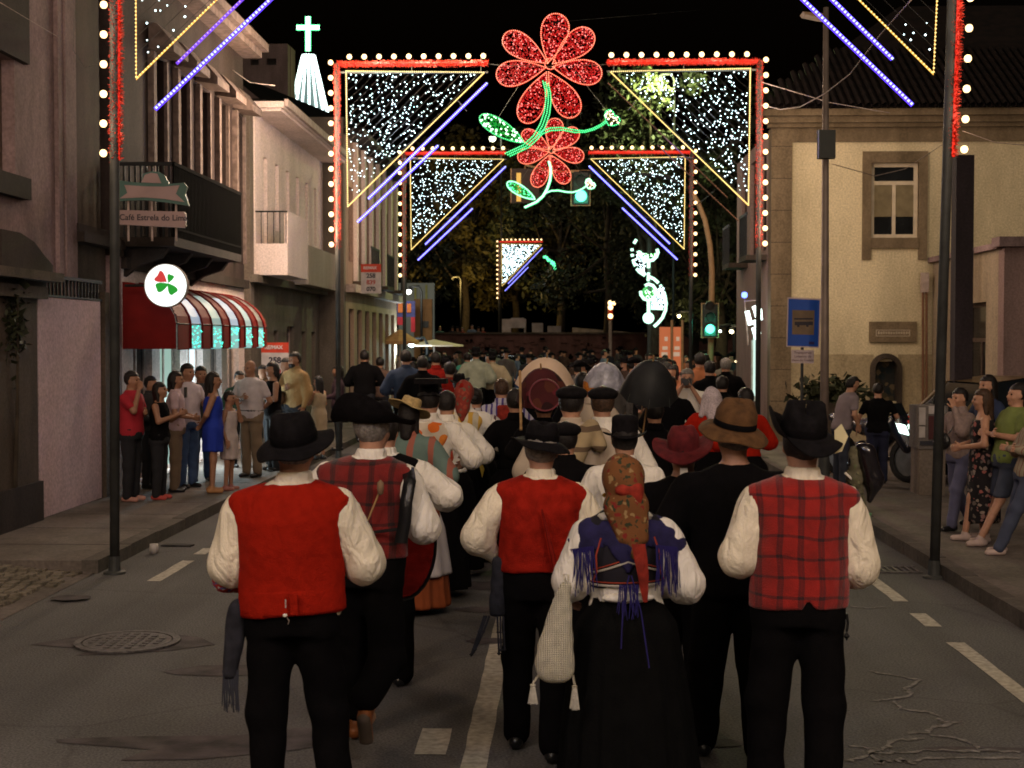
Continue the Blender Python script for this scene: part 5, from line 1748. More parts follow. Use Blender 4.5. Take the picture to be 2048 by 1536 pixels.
def flower(Y, X, Z, label, style=0, k=1.0, e=6.0):
    t = thing('light_flower', label, 'light ornament', (X, Y, Z), 0, 'flower ornaments hung over the street')
    s_ = 1 / 115.0 * k
    def q(x, y, d=0): return Vector(((x - 1097) * s_, d, (140 - y) * s_))
    zc = lambda x, y: (940 + x / 6.4, 20 + y / 6.4)
    pet = [((990, 670), (1130, 105), 215), ((1110, 705), (1560, 330), 200), ((1110, 790), (1680, 880), 190), ((1000, 935), (1350, 1400), 200),
           ((940, 935), (690, 1475), 195), ((920, 810), (345, 890), 195), ((975, 690), (440, 370), 185)]
    rr = (.011, .013)[style]
    for i, (b0, f0, W) in enumerate(pet):
        b0 = (b0[0] * .45 + 1012 * .55, b0[1] * .45 + 760 * .55); b0 = zc(*b0); f0 = zc(*f0); W = W / 6.4
        ax = (f0[0] - b0[0], f0[1] - b0[1]); L = math.hypot(*ax); ex = (ax[0] / L, ax[1] / L); ey = (-ex[1], ex[0])
        pts = []
        for j in range(40):
            a = 2 * PI * j / 40
            x = L * (1 - math.cos(a)) / 2; y = W * 1.08 * math.sin(a) * ((1 - math.cos(a)) / 2) ** .55
            pts.append(q(b0[0] + ex[0] * x + ey[0] * y, b0[1] + ex[1] * x + ey[1] * y))
        p = rope('petal_outline', t, pts, ROPER, BEADR, rr, .034, rr * .95, closed=True)
        poly = [(v.x, v.z) for v in pts]
        dots('petal_glow', t, poly, DOTD, 420, .014, i * 7 + style, y=.02)
        dots('petal_lights', t, poly, DOTR, 58, .0105, i * 13 + style + 5, y=-.01)
    c0 = zc(1030, 735)
    rope('centre_ring', t, [q(c0[0] + 11 * math.cos(a), c0[1] + 11 * math.sin(a)) for a in np.arange(0, 2 * PI, .4)], ROPER, BEADR, rr, .034, rr * .95, closed=True)
    G1, G2 = (ROPEG, BEADG) if style == 0 else (ROPEW, BEADW)
    gr_ = .014 if style == 0 else .026
    stem = [(1091, 172), (1096, 190), (1097, 208), (1094, 232), (1086, 256), (1072, 280), (1052, 298), (1015, 315)]
    for off in ((-5, 0), (0, 0), (5, 0)) if style == 0 else ((0, 0), (3, 0)):
        rope('stem', t, [q(x + off[0], y + off[0] * .5, -.02) for x, y in stem], G1, G2, gr_, .034, gr_ * .8)
    br = [(1072, 280), (1084, 268), (1100, 262), (1122, 261), (1148, 266), (1168, 268), (1186, 263), (1200, 256), (1212, 247)]
    for off in ((0, 0), (2, 5)) if style == 0 else ((0, 2),):
        rope('branch', t, [q(x + off[0], y + off[1] * (1 if i < 5 else .5), -.02) for i, (x, y) in enumerate(br)], G1, G2, gr_, .034, gr_ * .8)
    b0, f0, W = (1048, 290), (961, 238), 19
    ax = (f0[0] - b0[0], f0[1] - b0[1]); L = math.hypot(*ax); ex = (ax[0] / L, ax[1] / L); ey = (-ex[1], ex[0])
    pts = []
    for j in range(36):
        a = 2 * PI * j / 36
        x = L * (1 - math.cos(a)) / 2; y = W * math.sin(a) * ((1 - math.cos(a)) / 2) ** .3
        pts.append(q(b0[0] + ex[0] * x + ey[0] * y, b0[1] + ex[1] * x + ey[1] * y, -.02))
    rope('leaf_outline', t, pts, G1, G2, gr_ * .9, .034, gr_ * .7, closed=True)
    poly = [(v.x, v.z) for v in pts]
    dots('leaf_glow', t, poly, glow('dot_dim_green', (0, .40, .03), .8), 220, .020, 5, y=.02)
    dots('leaf_lights', t, poly, DOTG if style == 0 else BEADG, 60, .018, 6, y=-.03)
    hp = [(1212, 250), (1208, 238), (1211, 229), (1219, 226), (1226, 232), (1228, 238), (1235, 240), (1239, 247), (1235, 255), (1226, 258), (1216, 257)]
    pts = [q(x, y, -.02) for x, y in hp]
    rope('bud_outline', t, pts, G1, G2, gr_ * .9, .034, gr_ * .8, closed=True)
    dots('bud_lights', t, [(v.x, v.z) for v in pts], glow('dot_warm', (1, .75, .5), 5), 26, .016, 8, y=-.03)
    # cable that carries it
    b = MB(); b.tube([Vector((-1.75, 0, .13)), Vector((-.8, 0, .02)), Vector((0, 0, 0)), Vector((.9, 0, .02)), Vector((1.75, 0, .13))], .006, STEEL, 4); b.build('carrying_cable', t)
    for x in (-.35, .45):
        b = MB(); b.tube([q(1097 + x * 115, 148), q(1097 + x * 300, 235 + abs(x) * 40)], .004, STEEL, 4); b.build('guy_wire', t)
    glow_light(t, Vector((0, -.25, 0)), e, (1, .08, .05), .3, 'flower_light')
    glow_light(t, Vector((-.1, -.25, -1.1)), e * .5, (.1, 1, .4), .3, 'flower_light')
    return t
Y1, Y2, Y3, Y4 = 12.6, 24.7, 36.5, 84.0
# unseen arch above the photographer, added to light everybody's back
half_arch(-1, .9, -4.0, 'left half of the unseen light arch above the camera', 60, .008, e=195, group='halves of the street light arches')
half_arch(1, .9, 3.5, 'right half of the unseen light arch above the camera', 60, .008, e=195)
half_arch(-1, Y1, -4.0, 'left half of the nearest light arch, its pole standing on the left kerb', 130, .009, lean=.012, lit=('p', 'b'), e=21)
half_arch(1, Y1, 3.30, 'right half of the nearest light arch, its pole standing on the right kerb', 130, .009, lean=.03, e=9)
half_arch(-1, Y2, -3.87, 'left half of the second light arch, in front of the pale house', 330, .0115, e=150)
half_arch(1, Y2, 3.42, 'right half of the second light arch, beside the corner house, with unlit rods', 350, .0115, lit=('', ''), e=55)
half_arch(-1, Y3, -4.0, 'left half of the third light arch, seen inside the second one', 350, .0135, e=18)
half_arch(1, Y3, 3.34, 'right half of the third light arch, before the curved traffic mast', 350, .0135, e=14)
half_arch(-1, Y4, P(998, 0, Y4).x, 'farthest light arch half, a small triangle before the park trees', 420, .030, base=1.2, topz=P(0, 486, Y4).z - 1.2, k=.98, kz=1.08, e=12)
flower(Y2, P(1097, 0, Y2).x, P(0, 140, Y2).z, 'large red seven petal light flower with a plain green stem over the street', 0, 1.0, 7)
flower(Y3, P(1101, 0, Y3).x, P(0, 308, Y3).z, 'smaller red light flower with a glaring white green stem, hung lower behind the first', 1, .93, 7)
# the far arch's other pole, and leaf fragment between the trees
t = thing('light_arch', 'bare far arch pole with three warm bulbs at its top', 'festive light arch', (P(1222, 0, 76).x, 76, 0), 0, 'halves of the street light arches')
zz = P(0, 603, 76).z
b = MB(); b.tube([(0, 0, 0), (0, 0, zz)], .09, FIN, 8); b.build('pole', t)
b = MB(); b.tube([(0, 0, zz - 1.0), (0, 0, zz)], .14, TINS, 8); b.build('tinsel_garland', t)
for yy in (607, 616, 633): place('bulb', bulb_me, (0, -.2, P(0, yy, 76).z), t, scale=(4, 4, 4))
place('bulb', bulb_me, (.2, -.2, P(0, 608, 76).z), t, scale=(2, 2, 3))
t = thing('light_flower', 'fragment of a green leaf light seen between the park trees', 'light ornament', (0, 0, 0))
b = MB()
for i in range(30):
    f = i / 30; p = P(1088 + 22 * math.sin(f * 1.6) + random.uniform(-2, 2), 512 + 26 * f + random.uniform(-3, 3), 83); b.octa(p, .07, BEADG)
stuff(b.build('leaf_lights', t))
# ---- the white and green ornament on its pole at the right
YO = 50
on = thing('light_ornament', 'tall white wavy light ornament with two green filled circles on a pole at the right', 'light ornament')
ORW = glow('ornament_white', (.55, 1, .74), 2.2); ORG = glow('ornament_green', (.01, .50, .03), .9)
def tr(pts, r=.055, name='white_tube', m=ORW):
    b = MB(); b.tube([P(x, y, YO) for x, y in pts], r, m, 7); return b.build(name, on, smooth=True)
tr([(1268, 487), (1273, 479)]); tr([(1264, 497), (1264, 502)]); tr([(1264, 508), (1265, 513)])
tr([(1266, 519), (1268, 526), (1271, 532)]); tr([(1273, 537), (1280, 545), (1290, 551)])
tr([(1297, 553), (1308, 558), (1317, 566)]); tr([(1320, 570), (1323, 574)], .05)
tr([(1327, 583), (1330, 592), (1332, 606), (1331, 620), (1325, 635), (1316, 646), (1308, 653)])
tr([(1297, 545), (1296, 562)], .05); tr([(1297, 521), (1297, 536)], .06); tr([(1297, 603), (1297, 626)], .06)
tr([(1302, 616), (1326, 617)], .06)
tr([(1276, 502), (1279, 510), (1286, 518), (1296, 522), (1306, 520), (1313, 513), (1316, 505), (1314, 498)], .06)
tr([(1279, 503), (1285, 511)], .05)
tr([(1281, 582), (1282, 590), (1288, 598), (1297, 601), (1307, 597), (1312, 588), (1311, 578), (1306, 571), (1297, 568), (1290, 571)], .055)
b = MB(); b.lathe([(.001, -.03), (.19, -.03), (.20, .03), (.001, .03)], P(1297, 636, YO), ORW, 20, 'Y'); b.build('white_disc', on)
b = MB(); b.lathe([(.001, 0), (.24, 0), (.24, .02), (.001, .02)], P(1297, 586, YO + .1), ORG, 20, 'Y'); b.build('green_disc', on)
b = MB()
cc = P(1297, 507, YO + .1); r_ = .30
b.prism([cc + Vector((r_ * math.cos(a), 0, r_ * math.sin(a))) for a in np.linspace(PI, 2 * PI, 14)], (0, .02, 0), ORG); b.build('green_half_disc', on)
b = MB()
for i in range(30):
    a = random.uniform(PI, 2 * PI); rr_ = random.uniform(.05, .28); b.octa(cc + Vector((rr_ * math.cos(a), -.05, rr_ * math.sin(a))), .022, DOTG)
c2_ = P(1297, 586, YO + .05)
for i in range(26):
    a = random.uniform(0, 2 * PI); rr_ = random.uniform(0, .22); b.octa(c2_ + Vector((rr_ * math.cos(a), -.05, rr_ * math.sin(a))), .022, DOTG)
for i in range(150):
    x, y = random.uniform(1303, 1328), random.uniform(575, 613)
    if x > 1313 or y > 596: b.octa(P(x, y, YO), .022, LEDW)
for i in range(70):
    y = random.uniform(505, 550); x = random.uniform(1267 + max(0, y - 515) * .5, 1292)
    b.octa(P(x, y, YO), .020, LEDW)
stuff(b.build('net_lights', on))
c = P(1299, 700, YO); b = MB(); b.tube([(c.x, YO + .1, 0), (c.x, YO + .1, P(0, 478, YO).z)], .07, GREYPOLE, 8); b.build('pole', on)
glow_light(on, P(1290, 560, YO - .4), 60, (.5, 1, .7), .4, 'ornament_light')
# ---------------------------------------------------------------- traffic lights
TAN = mat('tan_tone', (.42, .26, .13), .6, .1)
BPL = mat('backplate', (.035, .045, .040), .5)
TG = glow('signal_green', (.12, 1, .66), 4, sample=True); TGD = glow('signal_halo', (0, .42, .26), .55)
YT = 38.5
tm = thing('traffic_mast', 'curved traffic mast in painted-in lit tan, rising at the right kerb and arching over the street', 'traffic mast')
b = MB(); b.tube([(P(1422, 0, YT).x, YT, 0), P(1423, 640, YT), P(1424, 540, YT), P(1420, 490, YT), P(1410, 440, YT), P(1396, 405, YT), P(1384, 385, YT)], [.085, .085, .08, .075, .07, .07, .065], TAN, 10)  # lit part of the mast, lamplight put into its tan colour
b.build('mast', tm, smooth=True)
b = MB(); b.tube([P(1384, 385, YT), P(1372, 372, YT), P(1330, 352, YT), P(1250, 346, YT), P(1158, 344, YT)], [.065, .06, .055, .05, .045], DIRON, 8); b.build('shaded_mast_arm', tm, smooth=True)  # same mast, coloured dark where the arm lies in shade
def signal(x0, x1, y0, y1, Y, label, gx, gy, gr, frame=.03, halo=True):
    t = thing('traffic_light', label, 'traffic light')
    a, c = P(x0, y1, Y), P(x1, y0, Y)
    b = MB(); b.box(a.x + frame, c.x - frame, Y, Y + .03, a.z + frame, c.z - frame, BPL); b.build('backplate', t)
    b = MB()
    b.box(a.x, c.x, Y - .01, Y + .04, a.z, a.z + frame, TAN); b.box(a.x, c.x, Y - .01, Y + .04, c.z - frame, c.z, TAN)
    b.box(a.x, a.x + frame, Y - .01, Y + .04, a.z + frame, c.z - frame, TAN); b.box(c.x - frame, c.x, Y - .01, Y + .04, a.z + frame, c.z - frame, TAN)
    b.build('backplate_rim', t)
    m = P(gx, gy, Y); hh = (c.z - a.z)
    b = MB(); b.box(m.x - gr * 1.25, m.x + gr * 1.25, Y - .14, Y - .002, a.z + hh * .06, c.z - hh * .06, BPL); b.build('housing', t)
    for i in range(3):
        zc_ = m.z + i * gr * 2.6
        if zc_ > c.z: break
        b = MB(); b.lathe([(.001, -.02), (gr * .9, -.01), (gr, .02)], (m.x, Y - .15, zc_), TG if i == 0 else SHOPD, 18, 'Y'); b.build('lens', t)
        b = MB(); n_ = 12
        vs = []
        for j in range(n_ + 1):
            q_ = PI * j / n_
            vs += [(m.x + gr * 1.1 * math.cos(q_), Y - .13, zc_ + gr * 1.1 * math.sin(q_)), (m.x + gr * 1.1 * math.cos(q_), Y - .30, zc_ + gr * 1.1 * math.sin(q_) * .95)]
        b.add(vs, [(2 * j, 2 * j + 1, 2 * j + 3, 2 * j + 2) for j in range(n_)], BPL); b.build('hood', t)
    l = bpy.data.lights.new('signal_light', 'POINT'); l.energy = 22; l.color = (.05, 1, .6); l.shadow_soft_size = gr
    lo = bpy.data.objects.new('signal_light', l); COL.objects.link(lo); lo.location = m + Vector((0, -.36, 0)); lo.parent = t
    return t
signal(1141, 1181, 340, 412, 38.6, 'green traffic light hanging over the street under the small flower bud', 1162, 393, .155)
signal(1402, 1438, 606, 676, 38.1, 'green traffic light low on the tan mast at the right', 1419, 658, .12)
lt = thing('lane_sign', 'dim hanging sign box with one yellow bar over the street left of the small flower', 'sign')
a, c = P(1021, 406, YT), P(1078, 337, YT)
b = MB(); b.box(a.x, c.x, YT, YT + .06, a.z, c.z, mat('sign_box', (.05, .033, .026), .6)); b.build('box', lt)
b = MB(); b.box(a.x, a.x + .03, YT - .02, YT + .08, a.z, c.z, TAN); b.build('edge', lt)
a, c = P(1033, 403, YT), P(1042, 346, YT); b = MB(); b.box(a.x, c.x, YT - .03, YT, a.z, c.z, glow('yellow_bar', (1, .52, .08), .9)); b.build('yellow_bar', lt)
a = P(1050, 337, YT); b = MB(); b.tube([(a.x, YT + .03, a.z), (a.x, YT + .03, a.z + .1), P(1100, 342, YT), P(1160, 344, YT)], .03, TAN, 6); b.build('hanger', lt)

# ---------------------------------------------------------------- bus stop and lamp mast
YB = 20.0
bs = thing('bus_stop_sign', 'blue bus stop sign on a thin post with a small white notice under it', 'bus stop sign')
BLUE = mat('sign_blue', (.010, .075, .42), .4, .06, 3); WHT = mat('sign_white', (.52, .42, .42), .5, .05)
c = P(1605, 700, YB)
b = MB(); b.tube([(c.x, YB + .03, .1), (c.x, YB + .03, P(0, 600, YB).z)], .022, GREYPOLE, 8); b.build('post', bs)
kk = YB / F
def pb_(x, y, d=0): return Vector((c.x + (x - 1605) * kk, YB + d, P(0, y, YB).z))
def quad(name, parent, pts, d, th, m):
    b = MB(); b.prism([pb_(x, y, d) for x, y in pts], (0, th, 0), m); return b.build(name, parent)
quad('panel_border', bs, [(1575, 596), (1641, 599), (1638, 696), (1573, 693)], -.006, .012, WHT)
quad('blue_panel', bs, [(1577, 599), (1638, 602), (1636, 693), (1575, 691)], -.010, .004, BLUE)
quad('pictogram_square', bs, [(1584, 621), (1628, 622), (1627, 670), (1584, 669)], -.013, .003, mat('sign_faded', (.19, .13, .08), .6))
quad('bus_roof_line', bs, [(1588, 637), (1625, 637), (1625, 640), (1588, 640)], -.016, .003, INK)
quad('bus_body', bs, [(1589, 644), (1625, 644), (1625, 651), (1589, 651)], -.016, .003, INK)
for x in (1596, 1614): quad('bus_wheel', bs, [(x - 2.5, 651), (x + 2.5, 651), (x + 2, 654.5), (x - 2, 654.5)], -.016, .003, INK)
quad('operator_mark', bs, [(1617, 683), (1628, 683.5), (1628, 689), (1617, 688.5)], -.013, .003, mat('mark_dark', (.02, .02, .12), .5))
quad('notice', bs, [(1583, 699), (1628, 700), (1627, 726), (1583, 725)], -.006, .008, WHT)
INKP = mat('notice_ink', (.16, .10, .11), .6)
for i, s_ in enumerate(('Transportes', 'Urbanos de', 'Viana do Castelo')):
    lettering(s_, (.050, .050, .044)[i], INKP, pb_(1605.5, 705 + i * 7.2, -.010), (PI / 2, 0, 0), bs, depth=.0015)
YL = 19.2
lm = thing('lamp_mast', 'tall grey lamp mast with an unlit arm and a dark box, beside the bus stop', 'street lamp')
xl = P(1649, 760, YL).x; xt = P(1652, 30, YL).x
b = MB(); b.tube([(xl, YL, .1), (xl, YL, 2.1), (xt, YL, P(0, 28, YL).z)], [.062, .056, .036], mat('galvanised', (.20, .155, .13), .5, .15, 4, metal=.3), 12); b.build('mast', lm, smooth=True)
b = MB(); b.prism([P(1650, 36, YL), P(1650, 27, YL), P(1606, 23, YL), P(1610, 28, YL)], (0, .25, 0), TAN); b.build('lamp_head', lm)
a, c = P(1637, 316, YL - .12), P(1671, 260, YL - .12)
b = MB(); b.box(a.x, c.x, YL - .14, YL - .05, a.z, c.z, mat('dark_box', (.02, .024, .02), .4)); b.build('dark_box', lm)
b = MB(); b.box(a.x - .008, c.x + .008, YL - .05, YL - .04, a.z - .008, c.z + .008, STEEL); b.build('box_rim', lm)
b = MB(); b.lathe([(.14, 0), (.14, .03), (.08, .05), (.075, .5), (.06, .52)], (xl, YL, .115), GREYPOLE, 14); b.build('base', lm)
# ---------------------------------------------------------------- wires
def wire(pts, label, r=.008, m=None, sag=0):
    b = MB(); ps = []
    for i in range(len(pts) - 1):
        for j in range(6):
            t_ = j / 6; ps.append(pts[i].lerp(pts[i + 1], t_))
    ps.append(pts[-1])
    n_ = len(ps)
    ps = [p + Vector((0, 0, -sag * 4 * (i / (n_ - 1)) * (1 - i / (n_ - 1)))) for i, p in enumerate(ps)]
    b.tube(ps, r, m or FIN, 4)
    return tag(b.build('overhead_wire', smooth=True), label, 'wire')
wire([P(0, 5, 14), P(140, 88, 17)], 'thin wire slanting down across the mauve house wall', .004)
wire([P(150, 20, 12.6), P(146, 100, 12.6), P(170, 136, 12.6), P(218, 118, 12.6)], 'loop of thin wire hanging left of the nearest arch pole', .003, DIRON)
wire([P(465, 140, 22), P(500, 165, 23), P(550, 171, 24)], 'short pale wire curving before the dark block', .006)
wire([P(1522, 164, 24.7), P(1660, 205, 22), P(1780, 226, 20)], 'thin wire running right from the second arch to the lamp mast', .006)
wire([P(1524, 210, 24.6), P(1560, 219, 23), P(1600, 214, 21), P(1650, 187, 18), P(1700, 148, 16), P(1760, 70, 14), P(1822, 0, 12.6)], 'heavy sagging cable climbing from the second arch to the nearest arch', .008)
wire([P(1665, 328, 19.2), P(1750, 352, 21), P(1810, 338, 22), P(1890, 286, 24)], 'cable sagging in front of the white window', .006)
wire([P(1925, 262, 12.7), P(1990, 285, 13), P(2048, 290, 13.5)], 'cable running off to the right from the nearest arch', .004)
wire([P(1380, 415, 34), P(1400, 405, 34), P(1432, 380, 33)], 'short wire above the curved traffic mast', .008, DIRON)
wire([P(1100, 45, 26), P(1400, 20, 34)], 'faint wire high over the red flower', .004, DIRON)
# ---------------------------------------------------------------- agency banners
def banner(x0, x1, y0, y1, Y, label, lines, split=.72):
    t = thing('agency_banner', label, 'banner')
    a, c = P(x0, y1, Y), P(x1, y0, Y)
    zs = a.z + (c.z - a.z) * split
    b = MB(); b.box(a.x, c.x, Y, Y + .03, a.z, zs, mat('banner_white', (.40, .35, .34), .6)); b.build('white_field', t)
    b = MB(); b.box(a.x, c.x, Y, Y + .03, zs + .001, c.z, mat('banner_head', (.42, .035, .012), .6)); b.build('red_field', t)
    wd = c.x - a.x
    lettering('RE/MAX', wd * .185, WHT, Vector((a.x + wd * .45, Y - .004, zs + (c.z - zs) * .52)), (PI / 2, 0, 0), t, bold=.004)
    for i, (s_, m, f) in enumerate(lines):
        lettering(s_, wd * .30, m, Vector((a.x + wd * .5, Y - .004, zs - (zs - a.z) * f)), (PI / 2, 0, 0), t, bold=.006)
    return t
INKR = mat('ink_red', (.30, .05, .04), .6)
banner(722, 762, 528, 587, 34.6, 'agency banner with a dark red head and three stacked numbers by the third house', [('258', INK, .17), ('839', INKR, .48), ('070', INK, .80)])
banner(523, 577, 685, 770, 26.6, 'agency banner with a bright red head and the number 258 behind the spectators', [('258', INK, .24), ('839', INKR, .6)], .76)
# ---------------------------------------------------------------- poster hoardings lit orange, poster box, bush, cars
OP = glow('poster_orange', (.55, .14, .05), .5, (.5, .15, .06)); OPW = glow('poster_pale', (.6, .42, .3), .5, (.5, .4, .3))
for (x0, x1, lab) in ((1319, 1341, 'left lit orange poster panel under the ornament'), (1346, 1362, 'right narrower lit orange poster panel under the ornament')):
    t = thing('street_hoarding', lab, 'poster hoarding')
    a, c = P(x0, 722, 41), P(x1, 654, 41)
    b = MB(); b.box(a.x, c.x, 41, 41.1, 0, c.z, OP); b.build('sheet', t)
    for (fx, fy, w_, h_) in ((.6, .35, .3, .12), (.5, .62, .5, .10), (.45, .8, .6, .12)):
        b = MB(); xx = a.x + (c.x - a.x) * fx; zz = c.z - (c.z - a.z) * fy
        b.box(xx - w_ * .3 * .5, xx + w_ * .3 * .5, 40.99, 41, zz - h_ / 2, zz + h_ / 2, OPW); b.build('print', t)
    b = MB(); b.tube([(c.x + .04, 41, 0), (c.x + .04, 41, c.z + .2)], .04, TAN, 6); b.build('post', t)
px_ = thing('poster_box', 'grey street cabinet pasted with torn white and dark posters at the right pavement', 'street cabinet')
a, c = P(1838, 1008, 18.3), P(1892, 812, 18.3)
b = MB(); b.box(a.x, c.x, 18.3, 18.75, .11, c.z - .55, stone_mat('cabinet', (.20, .16, .13), stain=.4)); b.build('base', px_)
b = MB(); b.box(a.x - .02, c.x + .02, 18.28, 18.77, c.z - .55, c.z, stone_mat('cabinet_top', (.16, .14, .13), stain=.3)); b.build('cabinet', px_)
PAP = mat('paper', (.42, .38, .36), .9, .1, 9)
for (x0, x1, y0, y1, m) in ((1838, 1851, 815, 850, PAP), (1838, 1850, 853, 875, PAP), (1857, 1873, 832, 878, mat('dark_poster', (.07, .02, .02), .7)), (1857, 1890, 812, 828, PAP), (1840, 1872, 882, 890, mat('dark_strip', (.03, .03, .04), .7))):
    a1, c1 = P(x0, y1, 18.27), P(x1, y0, 18.27); b = MB(); b.box(a1.x, c1.x, 18.262, 18.278, a1.z, c1.z, m); b.build('poster', px_)
bu_ = thing('potted_bush', 'low dark bush against the cream wall behind the lamp mast', 'bush')
c = P(1660, 785, 26.5); rs = np.random.RandomState(4); n = 900
p = np.stack([c.x + rs.normal(0, .28, n), c.y + rs.normal(0, .12, n), c.z + rs.normal(0, .13, n)], 1)
a1 = rs.normal(size=(n, 3)) * .05; a2 = rs.normal(size=(n, 3)) * .03
stuff(np_mesh('foliage', np.stack([p - a1, p + a2, p + a1, p - a2], 1).reshape(-1, 3), np.arange(4 * n).reshape(-1, 4), LEAF, bu_, smooth=False))
b = MB(); b.lathe([(.22, .1), (.26, .95), (.2, .95)], (c.x, c.y, 0), DSTONE, 14); b.build('pot', bu_)
pw = thing('creeper', 'dark creeper leaves hanging over the gate pillar at the left edge', 'plant')
n = 520; rs = np.random.RandomState(9)
c = P(14, 640, 14.7)
p = np.stack([c.x - .02 + np.abs(rs.normal(0, .08, n)), c.y + rs.normal(0, .12, n), c.z + rs.normal(0, .20, n)], 1)
a1 = rs.normal(size=(n, 3)) * .032; a2 = rs.normal(size=(n, 3)) * .02
stuff(np_mesh('foliage', np.stack([p - a1, p + a2, p + a1, p - a2], 1).reshape(-1, 3), np.arange(4 * n).reshape(-1, 4), LEAF, pw, smooth=False))
b = MB(); b.tube([(c.x + .05, c.y, .1), (c.x + .08, c.y + .05, c.z * .6), (c.x + .12, c.y, c.z + .3)], [.03, .02, .01], BARK, 6); b.build('stem', pw)

CARB = mat('car_paint_dark', (.012, .013, .022), .25, .1, 3, spec=.6); CARG = mat('car_glass', (.01, .012, .014), .08, spec=.6); TYRE = mat('tyre', (.015, .015, .015), .9); RIM = mat('rim', (.25, .24, .24), .3, metal=.8)
CARY = mat('car_paint_tan', (.12, .075, .03), .3, .1, 3, spec=.6)
def car(label, loc, rz, paint, front=True, lit=None, hl=False):
    t = thing('parked_car', label, 'car', loc, rz)
    # profile along x (front at +x), width along y
    prof = [(-2.05, .35), (-2.1, .62), (-2.02, .95), (-1.75, 1.02), (1.0, .95), (1.75, .82), (2.05, .65), (2.1, .38), (1.7, .26), (-1.7, .26)]
    b = MB(); W = .84
    def sec(pr, w0, w1):
        n_ = len(pr)
        vs = [(x, -w0 + (w0 - w1) * 0, z) for x, z in pr] + [(x, w0, z) for x, z in pr]
        return vs, [tuple(range(n_))[::-1], tuple(range(n_, 2 * n_))] + [(i, (i + 1) % n_, (i + 1) % n_ + n_, i + n_) for i in range(n_)]
    v, f = sec(prof, W, W); b.add(v, f, paint)
    o = b.build('body', t)
    bv = o.modifiers.new('bevel', 'BEVEL'); bv.width = .07; bv.segments = 3
    o.data.polygons.foreach_set('use_smooth', np.ones(len(o.data.polygons), dtype=bool))
    gh = [(-1.85, 1.0), (-1.45, 1.40), (-.9, 1.47), (.1, 1.45), (.95, .96)]
    b = MB(); n_ = len(gh)
    vs = []
    for sg in (-1, 1):
        for x, z in gh: vs.append((x, sg * (W - .04 - (z - .95) * .28), z))
    fs = [tuple(range(n_)), tuple(range(n_, 2 * n_))[::-1]] + [(i, i + n_, (i + 1) + n_, i + 1) for i in range(n_ - 1)]
    b.add(vs, fs, CARG); b.build('windows', t)
    b = MB()
    vs = []
    for sg in (-1, 1):
        for x, z in ((-1.47, 1.405), (-.9, 1.478), (.1, 1.458), (.2, 1.40)): vs.append((x, sg * (W - .04 - (z - .95) * .28 + .004), z + .004))
    b.add(vs, [(0, 1, 5, 4), (1, 2, 6, 5), (2, 3, 7, 6)], paint); 
    for sg in (-1, 1):
        for (x0, z0, x1, z1) in ((-.55, 1.0, -.5, 1.46), (.93, .97, .12, 1.46), (-1.83, 1.02, -1.45, 1.41)):
            b.tube([(x0, sg * (W - .03 - (z0 - .95) * .28), z0), (x1, sg * (W - .03 - (z1 - .95) * .28), z1)], .03, paint, 5)
    b.build('roof', t)
    for x in (-1.3, 1.3):
        for sg in (-1, 1):
            w_ = MB(); w_.lathe([(.2, -.1), (.31, -.1), (.32, 0), (.31, .1), (.2, .1)], (x, sg * (W - .08), .32), TYRE, 20, 'Y'); wh = w_.build('wheel', t)
            w_ = MB(); w_.lathe([(.001, -.105), (.2, -.095), (.2, .095), (.001, .105)], (x, sg * (W - .08), .32), RIM, 14, 'Y'); w_.build('rim', wh)
    for sg in (-1, 1):
        m = glow('headlight', (1, .95, .8), 6) if hl else mat('lens_clear', (.4, .4, .4), .2)
        b = MB(); b.box(1.98, 2.11, sg * .6 - .14, sg * .6 + .14, .58, .70, m); b.build('headlight', t)
        b = MB(); b.box(-2.13, -2.0, sg * .66 - .12, sg * .66 + .12, .72, .90, glow('tail_lamp', (.5, .02, .01), .6)); b.build('tail_light', t)
        b = MB(); b.box(.62, .80, sg * .88 - .08, sg * .88 + .08, .92, 1.04, paint); b.build('mirror', t)
    if lit:
        for (y0, y1, z0, z1) in lit:
            b = MB(); b.prism([(-2.14, y0, z0), (-2.14, y1, z0 + .03), (-2.10, y1 + .02, z1), (-2.10, y0 + .04, z1 - .02)], (.03, 0, 0), glow('glare_lamp', (.75, 1, .88), 3, sample=True)); b.build('lit_lamp', t)
    return t
c = G(1748, 958, .115)
mc = thing('motorcycle', 'dark motorcycle with two glaring white headlamps, parked left of the poster box', 'motorcycle', (c.x, c.y, .115), R(35))
for y_ in (-.62, .66):
    b = MB(); b.lathe([(.22, -.05), (.30, -.05), (.31, 0), (.30, .05), (.22, .05), (.22, -.05)], (0, y_, .31), TYRE, 22, 'X'); wh = b.build('wheel', mc, smooth=True)
    b = MB(); b.lathe([(.001, -.03), (.22, -.03), (.22, .03), (.001, .03)], (0, y_, .31), RIM, 14, 'X'); b.build('rim', wh)
f_ = Field([-.30, -.85, .12], [.30, .95, 1.05], .028)
f_.cone((0, -.42, .80), (0, -.62, .50), .15, .10, .06); f_.ell((0, -.05, .74), (.17, .30, .17), .06); f_.cone((0, .2, .74), (0, .80, .84), .12, .07, .06); f_.cone((0, 0, .35), (0, .2, .4), .16, .15, .06); f_.cone((0, -.40, .75), (0, .1, .35), .12, .14, .05)
f_.mesh('fairing', CARB, mc)
b = MB(); b.prism([(-.15, -.52, .86), (.15, -.52, .86), (.11, -.40, 1.10), (-.11, -.40, 1.10)], (0, .01, 0), CARG); b.build('windshield', mc)
b = MB(); b.tube([(-.34, -.30, .95), (-.18, -.40, .94), (.18, -.40, .94), (.34, -.30, .95)], .018, LEATHER, 7); b.build('handlebar', mc)
b = MB(); b.tube([(.12, -.2, .3), (.16, .3, .28), (.18, .75, .34)], .04, RIM, 8); b.build('exhaust', mc)
